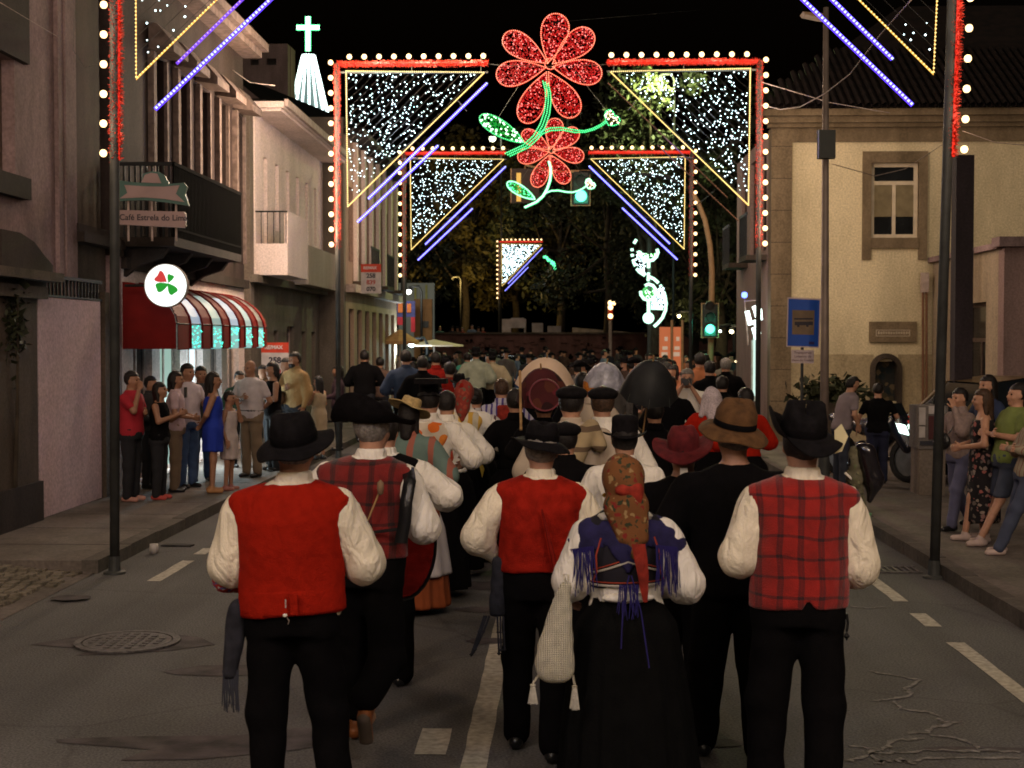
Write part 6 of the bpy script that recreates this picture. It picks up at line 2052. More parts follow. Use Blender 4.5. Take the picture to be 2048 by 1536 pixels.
HLG = glow('headlamp_glare', (.75, 1, .88), 3.5, sample=True)
for sx in (-1, 1):
    b = MB(); b.prism([(sx * .015, -.66, .66), (sx * .16, -.62, .70), (sx * .17, -.56, .84), (sx * .03, -.60, .80)], (0, .02, 0), HLG); b.build('headlight', mc)
car('tan roofed car behind the leaning people at the right edge', (P(2075, 0, 19.5).x + .7, 20.2, .11), R(8), CARY)
car('dark car with a bluish sheen among the far crowd', (P(1030, 0, 56).x, 56, 0), R(-12), CARB, hl=True)
car('dark van like car parked right of the green traffic light', (P(1455, 0, 44).x, 45, 0), R(95), CARB)
yk = thing('kerb_block', 'low yellow painted block on the pavement beneath the dark car', 'kerb block')
a, c = G(1722, 986, .11), G(1834, 986, .11)
b = MB(); b.box(a.x, c.x, 21.4, 21.6, .11, .28, mat('yellow_block', (.50, .24, .06), .8, .15)); b.build('block', yk)
# ---------------------------------------------------------------- the procession: nearest rank
def at(px, Y, z=0.0): return (P(px, 680, Y).x, Y, z)
def height(px, ytop, Y, hat=0.0, z0=0.0): return P(px, ytop, Y).z - z0 - hat
SASH = mat('dark_sash', (.022, .022, .030), .95, .3, 20)
def fringe(parent, p0, p1, n, L, m, r=.0025, sway=.02, seed=0, name='fringe', y=-.01):
    rs = random.Random(seed); b = MB()
    p0 = Vector(p0); p1 = Vector(p1)
    for i in range(n):
        p = p0.lerp(p1, i / max(1, n - 1)); l = L * rs.uniform(.75, 1.1)
        dx = rs.uniform(-sway, sway)
        b.tube([p, p + Vector((dx * .4, y, -l * .5)), p + Vector((dx, y * 1.3, -l))], [r, r, r * .6], m, 4)
    return stuff(b.build(name, parent))

# F1
f1 = Body('f1', 'man in plain bright red waistcoat and round black hat, leftmost of the nearest rank', 'man', at(596, 6.05), R(2), H=1.76, w=1.10, h=.014, hx=.028, arms=(((.27, .02, 1.125), (.17, .24, 1.06)), ((.31, .03, 1.115), (.17, .24, 1.08))), legs=(((.125, .0, .49), (.13, -.02, .085)), ((.13, .06, .49), (.15, .05, .085))), hand=True)
f1.body(); f1.shirt(LINEN, puff=.013, bottom=.9, wr=.006); f1.trousers(BLACK, wide=.018, top=1.06); f1.shoes(LEATHER)
f1.vest(REDV, bottom=.925, off=.034); f1.hair(HAIR_G, low=-.085)
hat(f1, FELT, brim=.174, crown=.118, cr=.100, tilt=(R(15), R(-4)), curl=-.02, back=-.02, front=-.02, left=-.01, right=.02, pinch=.01, seed=1, band=BLACK, lift=.033)
w_ = f1.root; b = MB()
for (x0, x1, z0, z1, d) in ((-.235, .245, 1.045, 1.050, .0), (.015, .055, .945, 1.05, .012), (-.04, .01, .955, 1.048, .006)):
    pass
# waistcoat back belt and buckle
pv_ = f1.field([-.36, -.24, .93], [.36, .0, 1.06], .012)
pv_.loft([(z, max(rx + .036, .214), ry + .037) for z, rx, ry in f1.prof if z < 1.2], .02)
pv_.clip(np.maximum(.935 - pv_.Z, pv_.Z - 1.045 - .02 * pv_.X)); pv_.clip(pv_.Y + .0)
f1.finish(pv_, 'back_belt', REDV)
b = MB(); b.box(.02, .05, -.200, -.185, .955, 1.04, REDV); b.build('belt_strap', w_)
b = MB(); b.tube([(.0, -.19, 1.02), (.0, -.195, .985)], .003, FIN, 5); b.lathe([(.001, -.008), (.009, -.004), (.009, .004), (.001, .008)], (-.003, -.20, .955), WHITE, 10, 'Z'); b.tube([(.003, -.195, .945), (.012, -.19, .93), (.006, -.185, .915)], .002, FIN, 4); stuff(b.build('buckle', w_))
sf = f1.field([-.40, -.2, .62], [-.15, .15, 1.0], .014)
sf.cone((-.235, -.02, .95), (-.268, -.03, .68), .045, .036, .03); sf.wrinkle(.006, 60, 3, (1, 1, .3)); sf.clip(.66 - sf.Z); f1.finish(sf, 'sash_end', SASH)
fringe(w_, (-.30, -.05, .70), (-.235, -.05, .70), 22, .17, mat('sash_fringe', (.035, .037, .05), .9), r=.0035)
cu = f1.field([-.45, -.15, .85], [-.18, .35, 1.15], .014)
cu.cone((-.30, .06, 1.06), (-.24, .16, 1.03), .055, .045, .02); f1.finish(cu, 'embroidered_cuff', floral('cuff_print', (.35, .03, .03), [(.5, .45, .4), (.1, .1, .25)], 40, .4))

# F2: drummer behind him
f2 = Body('f2', 'drummer in dark checked waistcoat with black shoulder strap and wide upturned black hat', 'man', at(722, 7.2), R(-4), H=1.775, w=1.05, h=.015, hx=.03, head_turn=R(-14), arms=(((.33, .06, 1.16), (.14, .28, 1.1)), ((.30, -.03, 1.14), (.20, .16, 1.26))), legs=(((.10, .12, .50), (.08, .22, .085)), ((.12, .02, .47), (.07, -.26, .26))))
f2.body(); f2.shirt(WHITE, puff=.016, bottom=.95, wr=.008, seed=4); f2.trousers(BLACK, wide=.024, top=1.06, hem=.16); f2.shoes(BROWNL, sole=mat('sole', (.10, .075, .055), .8))
f2.vest(plaid('dark_plaid', (.17, .010, .008), (.02, .006, .006), .10), bottom=.98, off=.034); f2.hair(HAIR_G, low=-.07)
hat(f2, FELT, brim=.215, crown=.10, cr=.10, tilt=(R(2), R(0)), curl=.0, back=.12, front=-.02, left=.0, right=.0, seed=4, lift=.040, name='hat')
b = MB(); pts = [(.215, -.02, 1.44), (.245, -.125, 1.38), (.235, -.165, 1.28), (.23, -.17, 1.18), (.21, -.165, 1.08)]
for i in range(len(pts) - 1):
    pass
sd_pts = [Vector(p) * f2.k for p in pts]; vs = []
sd_pts = [a.lerp(c_, t_) for a, c_ in zip(sd_pts[:-1], sd_pts[1:]) for t_ in (0, .33, .66)] + [sd_pts[-1]]
for p in sd_pts: vs += [p + Vector((-.032, -.004, 0)), p + Vector((.032, -.004, 0)), p + Vector((.030, .010, 0)), p + Vector((-.030, .010, 0))]
b.add(vs, [q for i in range(len(sd_pts) - 1) for q in [(4 * i + a, 4 * i + (a + 1) % 4, 4 * i + 4 + (a + 1) % 4, 4 * i + 4 + a) for a in range(4)]], LEATHER); b.build('drum_strap', f2.root, smooth=True)
b = MB(); b.tube([(-.20, -.17, 1.12), (.0, -.185, 1.135), (.21, -.165, 1.165)], .008, LEATHER, 6); b.build('strap_cord', f2.root)
b = MB(); b.tube([(.0, -.205, 1.09), (.06, -.215, 1.22), (.115, -.215, 1.36)], .005, WOOD, 6); b.build('mallet_stick', f2.root)
b = MB(); b.lathe([(.001, -.040), (.014, -.03), (.018, 0), (.015, .025), (.001, .038)], (.118, -.22, 1.375), mat('mallet_felt', (.22, .14, .08), .9), 12); b.build('mallet_head', f2.root, smooth=True)
b = MB(); b.lathe([(.001, -.035), (.015, -.025), (.018, 0), (.014, .03), (.001, .04)], (-.005, -.205, 1.07), STRAW, 12); b.build('mallet_tip', f2.root, smooth=True)
# the drum he carries in front
dr_ = thing('bass_drum', 'dark drum carried in front of the drummer, its skin edge below his right sleeve', 'drum', at(770, 7.62, .98), R(-30))
b = MB(); b.lathe([(.001, -.16), (.25, -.16), (.26, -.14)], (0, 0, 0), mat('drum_skin', (.30, .26, .20), .6), 26, 'X'); b.build('skin', dr_)
b = MB(); b.lathe([(.255, -.14), (.255, .14)], (0, 0, 0), REDD, 26, 'X'); b.build('shell', dr_)
b = MB(); b.lathe([(.26, -.15), (.272, -.15), (.272, -.11), (.26, -.11)], (0, 0, 0), LEATHER, 26, 'X'); b.build('hoop', dr_)
b = MB(); b.lathe([(.26, .11), (.272, .11), (.272, .15), (.26, .15)], (0, 0, 0), LEATHER, 26, 'X'); b.build('hoop', dr_)

# F3: man further ahead of the drummer, white sleeve raised
f3 = Body('f3', 'man whose loose white sleeve shows right of the drummer, with a black strap', 'man', at(768, 8.6), R(-8), H=1.66, w=1.1, h=.018, arms=('front', ((.42, .02, 1.22), (.14, .26, 1.14))), legs=('fore', 'stand'))
f3.body(); f3.shirt(WHITE, puff=.020, bottom=.9, wr=.008, seed=9); f3.trousers(BLACK, wide=.03, top=1.06); f3.shoes(LEATHER); f3.hair(HAIR_K)
f3.vest(BLACK, bottom=1.0, off=.03)

# F4: centre man, hand in pocket
f4 = Body('f4', 'man with bent elbow, plain red waistcoat and flat narrow brimmed hat, centre of the street', 'man', at(1070, 7.15), R(-3), H=1.665, w=1.03, h=.015, arms=(((.335, -.03, 1.16), (.22, .10, 1.02)), ((.30, .05, 1.17), (.15, .25, 1.10))), legs=(((.11, .10, .50), (.11, .12, .085)), ((.10, .0, .49), (.10, -.12, .085))))
f4.body(); f4.shirt(LINEN, puff=.016, bottom=.94, wr=.007, seed=6); f4.trousers(BLACK, wide=.018, top=1.08); f4.shoes(LEATHER)
f4.vest(mat('red_wool_dull', (.30, .014, .007), .95, .2, 16, .6, 190, spec=.08, folds=.26, fstretch=(.7, .7, .5)), bottom=.985, off=.034); f4.hair(HAIR_G, low=-.075)
hat(f4, FELT, brim=.165, crown=.105, cr=.090, tilt=(R(0), R(5)), curl=-.008, back=-.02, front=.0, left=.012, right=-.03, seed=9, band=BLACK)
sf = f4.field([-.36, -.2, .6], [-.1, .15, 1.05], .014)
sf.cone((-.20, -.02, 1.02), (-.215, -.04, .76), .05, .042, .03); sf.wrinkle(.006, 60, 5, (1, 1, .3)); sf.clip(.74 - sf.Z); f4.finish(sf, 'sash_end', SASH)
b = MB()
for i, x in enumerate((-.265, -.255, -.24, -.20, -.185, -.17)):
    s_ = (-.055 if i < 3 else .01) * random.uniform(.6, 1.4)
    p = [Vector((x, -.06, .71)), Vector((x + s_ * .4, -.07, .63)), Vector((x + s_, -.07, .56 - random.uniform(0, .05)))]
    b.tube(p, [.006, .005, .006], SASH, 5); b.octa(p[1], .009, SASH); b.octa(p[2], .011, SASH)
stuff(b.build('knotted_tassels', f4.root))
b = MB(); b.tube([(.02, -.185, 1.27), (.06, -.19, 1.12), (.09, -.185, 1.0), (.10, -.17, .90)], [.004, .010, .014, .008], REDD, 6); b.build('ribbon', f4.root)

# F5: woman with paisley headscarf
NAVY = mat('navy_shawl', (.016, .013, .062), .9, .2, 18, .3, 120)
PAIS = floral('paisley', (.17, .065, .020), [(.08, .045, .016), (.20, .020, .014), (.035, .04, .018), (.30, .19, .08)], 36, .42)
f5 = Body('f5', 'woman in patterned gold headscarf, navy fringed shawl and long black skirt', 'woman', at(1262, 6.2), R(3), H=1.595, w=1.08, fem=True, h=.014, arms=(((.255, .0, 1.16), (.25, .04, 1.115)), ((.29, -.01, 1.13), (.19, .20, 1.06))), hand=True)
f5.body(); f5.shirt(WHITE, puff=.020, bottom=.98, wr=.007, seed=12, collar=False)
f5.skirt(mat('black_skirt', (.005, .005, .005), .95, .12, 16, .5, 140, spec=.05), hem=.1, flare=.17, top=1.085, folds=.035, n=15)
bo = f5.vest(mat('bodice_black', (.014, .012, .018), .9), bottom=1.135, off=.024, name='bodice', boxy=False)
TRIM = mat('silver_trim', (.42, .38, .33), .6); TRR = mat('red_trim', (.30, .04, .02), .7)
def bodice_line(zf, r, m, name, x0=-.19, x1=.19):
    b = MB(); pts = []
    for i in range(25):
        x = x0 + (x1 - x0) * i / 24
        z = zf(x); rx = np.interp(z, [p[0] for p in f5.prof], [p[1] for p in f5.prof]) + .027; ry = np.interp(z, [p[0] for p in f5.prof], [p[2] for p in f5.prof]) + .027
        q_ = 1 - (x / rx) ** 2
        if q_ <= 0: continue
        pts.append((x, -ry * math.sqrt(q_) - .004, z))
    b.tube([Vector(p) * f5.k for p in pts], r, m, 5); return b.build(name, f5.root)
bodice_line(lambda x: 1.15 + .0 * x, .005, TRIM, 'silver_braid')
bodice_line(lambda x: 1.165, .003, TRR, 'red_braid')
bodice_line(lambda x: 1.265 - .35 * abs(x), .005, TRIM, 'silver_braid')
bodice_line(lambda x: 1.28 - .35 * abs(x), .003, TRR, 'red_braid')
for sg in (-1, 1):
    b = MB(); b.tube([Vector(p) * f5.k for p in ((sg * .125, -.15, 1.38), (sg * .150, -.155, 1.30), (sg * .148, -.155, 1.22), (sg * .165, -.14, 1.18))], .004, TRR, 5); b.build('armhole_braid', f5.root)
# shawl over the shoulders
sw_ = f5.field([-.36, -.24, 1.02], [.36, .2, 1.50], .013)
sw_.loft([(z, rx + .036, ry + .036) for z, rx, ry in f5.prof if z > 1.05 and z < 1.46], .02)
for i in (0, 1): sw_.cone(f5.sh[i] + [0, 0, -.030], f5.sh[i] * .64 + f5.el[i] * .36 + [0, 0, .01], .074, .076, .05)
sw_.wrinkle(.004, 40, 3)
edge = np.where(np.abs(sw_.X) < .10, 1.20 + np.abs(sw_.X) * 1.4, 1.33 - (np.abs(sw_.X) - .10) * .30)
sw_.clip(edge - sw_.Z); sw_.clip(sw_.Y - .09)
f5.finish(sw_, 'shawl', NAVY)
FRN = mat('navy_fringe', (.022, .016, .12), .9)
fringe(f5.root, (-.262, -.03, 1.195), (-.15, -.140, 1.225), 26, .19, FRN, seed=2, r=.0028)
fringe(f5.root, (.12, -.150, 1.225), (.272, -.03, 1.19), 34, .20, FRN, seed=3, r=.0028)
fringe(f5.root, (-.04, -.165, 1.06), (.04, -.165, 1.06), 16, .14, FRN, seed=4, r=.0026)
b = MB(); b.tube([(.0, -.17, 1.10), (-.03, -.19, .98), (-.045, -.23, .80)], .003, FRN, 4); b.tube([(.01, -.17, 1.10), (.045, -.2, .95), (.07, -.25, .72)], .003, FRN, 4); b.build('hanging_cord', f5.root)
b = MB(); rp = [(.012, .070, -.185, 1.235), (.022, .078, -.190, 1.17), (.036, .082, -.188, 1.10), (.046, .080, -.180, 1.035), (.058, .078, -.172, .985)]
vs = []
for x0, x1, yy, z in rp: vs += [(x0, yy + .006, z), ((x0 + x1) / 2, yy - .006, z), (x1, yy + .006, z)]
b.add(vs, [q for i in range(4) for q in ((3 * i, 3 * i + 1, 3 * i + 4, 3 * i + 3), (3 * i + 1, 3 * i + 2, 3 * i + 5, 3 * i + 4))], mat('scarf_red', (.26, .022, .012), .85, .25, 20, folds=.5)); b.build('red_scarf_end', f5.root, smooth=True)
headscarf(f5, PAIS, tail=.21, width=.15, big=.008)
kn = f5.field([-.1, -.3, 1.48], [.12, .0, 1.68], .012); kn.ell((.012, -.118, 1.600), (.070, .028, .035), .02, rot=.2); kn.ell((.05, -.115, 1.565), (.03, .025, .06), .02); f5.finish(kn, 'scarf_knot', mat('knot_red', (.28, .025, .012), .85, .25, 30))
LACE = mat('lace', (.6, .56, .48), .9, .1, 50, .8, 120)
for sg in (-1, 1):
    g_ = f5.field([sg * .11 - .06, -.12, 1.40], [sg * .11 + .06, .06, 1.54], .010); g_.ell((sg * .098, -.055, 1.468), (.030, .025, .022), .01); g_.wrinkle(.006, 150, 2); f5.finish(g_, 'lace_collar', LACE)
    g2 = MB(); g2.octa(f5.warp(f5.hp(sg * .092, .0, -.06)), .012, mat('gold', (.8, .45, .08), .3, metal=.8)); g2.build('earring', f5.root)
b = MB(); cyl = []
wb = f5.field([-.16, -.26, 1.05], [.16, -.02, 1.13], .011); wb.ell((0, -.115, 1.09), (.128, .05, .026), .005); f5.finish(wb, 'shirt_showing_at_waist', WHITE)
cf = f5.field([-.40, -.12, 1.0], [-.2, .15, 1.2], .011); cf.cone((-.30, .01, 1.16), (-.288, .03, 1.085), .042, .052, .01); cf.wrinkle(.006, 110, 8, (1, 1, .2)); f5.finish(cf, 'ruffled_cuff', WHITE)
# crochet bag
CRO = mat('crochet', (.80, .74, .58), .95, .1, 30, .0)
t_, n_, l_, b_ = nodes_of(CRO)
tc_ = n_.new('ShaderNodeTexCoord'); wv_ = n_.new('ShaderNodeTexWave'); wv_.inputs['Scale'].default_value = 42; wv_.bands_direction = 'Z'; wv2 = n_.new('ShaderNodeTexWave'); wv2.inputs['Scale'].default_value = 34; wv2.bands_direction = 'X'
l_.new(tc_.outputs['Object'], wv_.inputs[0]); l_.new(tc_.outputs['Object'], wv2.inputs[0])
mm = n_.new('ShaderNodeMath'); mm.operation = 'MULTIPLY'; l_.new(wv_.outputs['Fac'], mm.inputs[0]); l_.new(wv2.outputs['Fac'], mm.inputs[1])
bb_ = n_.new('ShaderNodeBump'); bb_.inputs['Strength'].default_value = 1; bb_.inputs['Distance'].default_value = .012; l_.new(mm.outputs[0], bb_.inputs['Height']); l_.new(bb_.outputs[0], b_.inputs['Normal'])
mh_ = n_.new('ShaderNodeMix'); mh_.data_type = 'RGBA'; src = b_.inputs['Base Color'].links[0].from_socket
gt_ = n_.new('ShaderNodeMath'); gt_.operation = 'GREATER_THAN'; gt_.inputs[1].default_value = .70; l_.new(mm.outputs[0], gt_.inputs[0])
l_.new(gt_.outputs[0], mh_.inputs['Factor']); l_.new(src, mh_.inputs[6]); mh_.inputs[7].default_value = (.42, .37, .27, 1); l_.new(mh_.outputs[2], b_.inputs['Base Color'])
bagc = P(1120, 1190, 5.95)
bg_ = thing('crochet_bag', 'long cream crochet bag with two tassels hanging from the woman\'s left arm', 'bag', (bagc.x, 5.95, 0))
def bz(y): return P(1120, y, 5.95).z
def bxx(x): return P(x, 680, 5.95).x - bagc.x
prof = [(bz(1365), .035, .02, bxx(1112)), (bz(1358), .066, .035, bxx(1111)), (bz(1345), .082, .045, bxx(1110)), (bz(1320), .084, .050, bxx(1110)), (bz(1290), .076, .045, bxx(1112)), (bz(1240), .057, .035, bxx(1119)), (bz(1200), .040, .028, bxx(1125)), (bz(1165), .022, .018, bxx(1133))]
fb_ = Field([-.16, -.1, bz(1375)], [.16, .1, bz(1160)], .010); fb_.loft([(z, rx, ry, ox, 0) for z, rx, ry, ox in prof], .01); fb_.wrinkle(.002, 60, 2); fb_.mesh('pouch', CRO, bg_)
for (x, y0, y1, y2) in ((1066, 1350, 1366, 1408), (1150, 1350, 1368, 1418)):
    b = MB(); b.tube([(bxx(1078 if x < 1100 else 1147), 0, bz(y0)), (bxx(x), -.01, bz(y1))], .005, CRO, 6); b.lathe([(.001, 0), (.012, -.005), (.009, -.018)], (bxx(x), -.01, bz(y1)), CRO, 10)
    for i in range(40):
        a = i * 2.4; r_ = .013 * math.sqrt((i + .5) / 40)
        b.tube([(bxx(x) + r_ * .6 * math.cos(a), -.01 + r_ * .6 * math.sin(a), bz(y1) - .012), (bxx(x) + r_ * 1.6 * math.cos(a), -.01 + r_ * 1.6 * math.sin(a), bz(y2) + random.uniform(0, .01))], .0028, LACE, 3)
    stuff(b.build('tassel', bg_))
b = MB(); b.tube([(bxx(1133), 0, bz(1168)), (bxx(1128), .02, bz(1150)), (bxx(1138), .0, bz(1150)), (bxx(1137), -.01, bz(1168))], .005, CRO, 5); b.build('drawstring', bg_)

# F6: man with the tartan waistcoat
f6 = Body('f6', 'man in bright red tartan waistcoat with notched hem and large curled black hat', 'man', at(1594, 6.3), R(-2), H=1.765, w=1.02, h=.014, head_turn=R(4), arms=(((.275, -.01, 1.12), (.17, .22, 1.08)), ((.265, .02, 1.09), (.18, .20, 1.00))), legs=(((.125, .04, .49), (.125, .06, .085)), ((.12, .0, .49), (.12, -.04, .085))))
f6.body(); f6.shirt(LINEN, puff=.015, bottom=.95, wr=.008, seed=15); f6.trousers(BLACK, wide=.026, top=1.04); f6.shoes(LEATHER)
f6.vest(plaid('red_tartan', (.29, .012, .008), (.035, .008, .010), .088, .15), bottom=.915, off=.034, notch=True); f6.hair(HAIR_K, low=-.08)
hat(f6, FELT, brim=.176, crown=.130, cr=.101, tilt=(R(12), R(2)), curl=-.01, back=-.03, front=.0, left=.10, right=-.01, pinch=.012, seed=12, band=BLACK, dome=1.4)
b = MB(); b.prism([Vector(f6.warp(f6.hp(x, -.06, z))) for x, z in ((.125, .07), (.155, .10), (.185, .045), (.16, -.02), (.13, -.03))], (0, .004, 0), mat('paper_slip', (.62, .55, .32), .8)); b.build('hat_card', f6.root)
b = MB(); b.tube([(.205, -.02, .90), (.212, -.02, .86), (.208, -.02, .82)], .006, LEATHER, 6); b.lathe([(.001, -.02), (.014, 0), (.001, .02)], (.208, -.02, .80), LEATHER, 8); b.build('belt_tab', f6.root)
# carved rattle figure held out at his right
cr_ = thing('carved_rattle', 'black carved rattle stick with pale scaly neck, right of the tartan waistcoat', 'folk instrument', (P(1720, 900, 6.5).x, 6.5, 0))
def cx_(x): return P(x, 680, 6.5).x - cr_.location.x
def cz_(y): return P(1720, y, 6.5).z
NECK = floral('scaly_neck', (.10, .09, .055), [(.16, .15, .08), (.05, .05, .03), (.09, .11, .05)], 50, .35)
cf_ = Field([-.12, -.1, cz_(1100)], [.17, .1, cz_(878)], .009)
cf_.cone((cx_(1735), 0, cz_(905)), (cx_(1748), 0, cz_(960)), .042, .045, .03); cf_.cone((cx_(1752), 0, cz_(960)), (cx_(1742), 0, cz_(1000)), .036, .014, .03); cf_.ell((cx_(1722), 0, cz_(892)), (.020, .02, .012), .02); cf_.cone((cx_(1700), 0, cz_(930)), (cx_(1708), 0, cz_(900)), .010, .008, .01)
cf_.mesh('black_head', mat('lacquer_black', (.012, .010, .012), .18, .2, 8, spec=.6), cr_)
cf_ = Field([-.12, -.1, cz_(1100)], [.17, .1, cz_(878)], .009)
cf_.cone((cx_(1710), .01, cz_(900)), (cx_(1712), .01, cz_(960)), .020, .034, .02); cf_.cone((cx_(1712), .01, cz_(960)), (cx_(1728), .01, cz_(1010)), .036, .018, .02); cf_.wrinkle(.004, 120, 4); cf_.mesh('neck', NECK, cr_)
b = MB(); b.tube([(cx_(1728), 0, cz_(1012)), (cx_(1726), 0, cz_(1040))], .008, WOOD, 6); b.build('stick', cr_)
b = MB(); b.lathe([(.012, cz_(1072)), (.030, cz_(1030)), (.033, cz_(1026)), (.028, cz_(1028))], (cx_(1732), 0, 0), mat('green_cup', (.05, .16, .07), .6), 16); b.build('cup', cr_, smooth=True)
b = MB(); b.tube([(cx_(1690), -.02, cz_(945)), (cx_(1704), -.02, cz_(958))], .006, WHITE, 6); b.build('white_peg', cr_)

for b__, rl in ((f1, -1.6), (f2, 1.0), (f4, 1.2), (f5, -1.2), (f6, 1.0)): b__.root.rotation_euler.y = R(rl)
# F7 black jacket, brown hat
BROWNF = mat('brown_felt', (.105, .050, .018), .9, .25, 20, .4, 150)
f7 = Body('f7', 'man in black jacket and tall brown felt hat, half hidden behind the tartan man', 'man', at(1470, 7.1), R(6), H=1.74, w=1.22, h=.017, head_turn=R(6), arms=('front', 'front'), legs=(((.12, .06, .50), (.14, .10, .085)), ((.11, .0, .49), (.11, -.12, .085))))
f7.body(); f7.shirt(BLACK, puff=.02, bottom=.78, name='jacket', wr=.004, collar=False); f7.trousers(BLACK, wide=.026); f7.shoes(LEATHER); f7.hair(HAIR_G, low=-.07)
hat(f7, BROWNF, brim=.182, crown=.145, cr=.106, tilt=(R(13), R(5)), curl=-.015, back=-.03, front=-.02, left=-.01, right=-.02, pinch=.012, seed=21, band=BLACK, lift=.05, taper=.72)
# F8 burgundy hat
BURG = mat('burgundy_felt', (.11, .010, .012), .9, .25, 20, .4, 150)
f8 = Body('f8', 'person in black coat under a wide burgundy felt hat, left of the brown hat', 'person', at(1368, 7.7), R(-4), H=1.60, w=1.1, h=.018, arms=('front', 'front'), legs=('fore', 'aft'))
f8.body(); f8.shirt(BLACK, puff=.02, bottom=.7, name='coat', collar=False); f8.trousers(BLACK, wide=.03); f8.shoes(LEATHER); f8.hair(HAIR_K, low=-.09)
hat(f8, BURG, brim=.190, crown=.13, cr=.096, tilt=(R(14), R(-3)), curl=.015, back=-.035, front=-.02, left=.01, right=.03, seed=31, lift=.04, taper=.7)
b = MB(); b.box(-.02, .02, -.125, -.115, 1.36, 1.42, WHITE); b.build('white_tag', f8.root)
b = MB()
for i in range(9): b.octa((.19 - i * .012, -.13 + i * .004, 1.18 - i * .03), .009, mat('bead_metal', (.4, .3, .25), .3, metal=.6))
stuff(b.build('bead_chain', f8.root))
# F9 bowler
f9 = Body('f9', 'man in a round black bowler hat and pale shirt, just above the gold headscarf', 'man', at(1250, 8.7), R(0), H=1.60, w=1.05, h=.018, arms=('front', 'front'), legs=('stand', 'aft'))
f9.body(); f9.shirt(WHITE, bottom=.9); f9.trousers(BLACK); f9.shoes(LEATHER); f9.hair(HAIR_K, low=-.075)
hat(f9, FELT, brim=.150, crown=.135, cr=.090, curl=.018, back=-.008, front=-.01, pinch=0, seed=41, taper=.95, lift=.035, dome=0, wob=.002, rz=0)

# ---------------------------------------------------------------- second ranks
BEIGE = mat('beige_shirt', (.44, .36, .28), .9, .06, 8, .3, 80)
def simple(px, Y, ytop, label, cat='man', rz=0, fem=False, top=WHITE, bottom=BLACK, hair_=HAIR_K, hairlen=0, hatk=None, w=1.05, arms=('front', 'front'), legs=('fore', 'aft'), h=.024, sleeve='long', puff=.01, kind='trousers', z0=0.0, hatH=0.0, group=None, face=False, turn=0, lean=0, hem=.12, skin=SKIN, shoe=LEATHER, bun=False, nod=0, hairlow=-.06, vest=None, flare=.2):
    H = height(px, ytop, Y, hatH, z0)
    p = Body('p', label, cat, at(px, Y, z0), rz, H=H, w=w, fem=fem, h=h, arms=arms, legs=legs, group=group, face=face, head_turn=turn, lean=lean, skin=skin, nod=nod)
    p.body()
    if kind == 'dress': p.dress(top, hem=hem, flare=flare)
    else:
        p.shirt(top, sleeve=sleeve, puff=puff, bottom=.88 if kind != 'skirt' else .98, collar=(sleeve == 'long'))
        if kind == 'trousers': p.trousers(bottom)
        elif kind == 'skirt': p.skirt(bottom, hem=hem, flare=flare)
        elif kind == 'shorts': p.shorts(bottom)
    p.shoes(shoe)
    if vest: p.vest(vest, bottom=1.0, off=.03)
    if hair_ is not None: p.hair(hair_, long_=hairlen, bun=bun, low=hairlow)
    if hatk == 'felt': hat(p, FELT, brim=.17, crown=.12, cr=.092, back=-.03, seed=int(px))
    if hatk == 'flat': 
        f = p.field(p.hc + [-.15, -.16, -.0], p.hc + [.15, .15, .15], .014); f.ell(p.hp(0, -.02, .075), (.115, .125, .055), .02, rot=turn); f.clip(p.hc[2] + .03 - f.Z); p.finish(f, 'beret', FELT)
    if face: p.eyes()
    return p
p10 = simple(1205, 10.6, 766, 'man in a white shirt and a round black beret, ahead of the bowler hat', w=1.12, top=WHITE, hatk='flat', hatH=.03, hair_=HAIR_B, h=.020, turn=R(8))
p11 = simple(1143, 10.2, 772, 'man in a beige shirt with dark hair, a striped woollen cloth over his shoulder', w=1.15, top=BEIGE, hair_=HAIR_K, h=.020, hatH=.0, hatk='flat')
b = MB(); cl_ = p11.field([-.3, -.3, 1.05], [.35, .2, 1.52], .014)
cl_.cone((.10, -.13, 1.42), (-.02, -.20, 1.20), .07, .09, .04); cl_.cone((.14, -.06, 1.46), (.20, -.14, 1.34), .06, .05, .04)
cl_.clip(cl_.Y + .04); p11.finish(cl_, 'folded_cloth', stripes('wool_cloth', (.34, .26, .15), (.12, .08, .05), .14, .25, 'Z'))
simple(1130, 8.9, 838, 'person in a low dark cap between the centre man and the beige shirt', top=BLACK, hatk='flat', hatH=.02, w=1.05, h=.02)
CARRY = BLACK
p12 = simple(1088, 12.2, 786, 'woman in black with a raised white lace sleeve, holding a maroon parasol', 'woman', fem=True, top=BLACK, bottom=BLACK, kind='skirt', arms=(((.28, .06, 1.2), (.06, .2, 1.34)), 'front'), h=.024)
p13 = simple(1032, 12.8, 778, 'woman in a black dress, left of the maroon parasol', 'woman', fem=True, top=BLACK, bottom=BLACK, kind='skirt', arms=('front', ((.33, .03, 1.2), (.28, .22, 1.12))), h=.024)
cf = p13.field([.15, -.2, 1.0], [.45, .3, 1.4], .016); cf.cone(p13.sh[1] * .4 + p13.el[1] * .6, p13.el[1], .066, .06, .02); cf.cone(p13.el[1], p13.wr[1], .06, .04, .02); p13.finish(cf, 'white_lower_sleeve', WHITE)

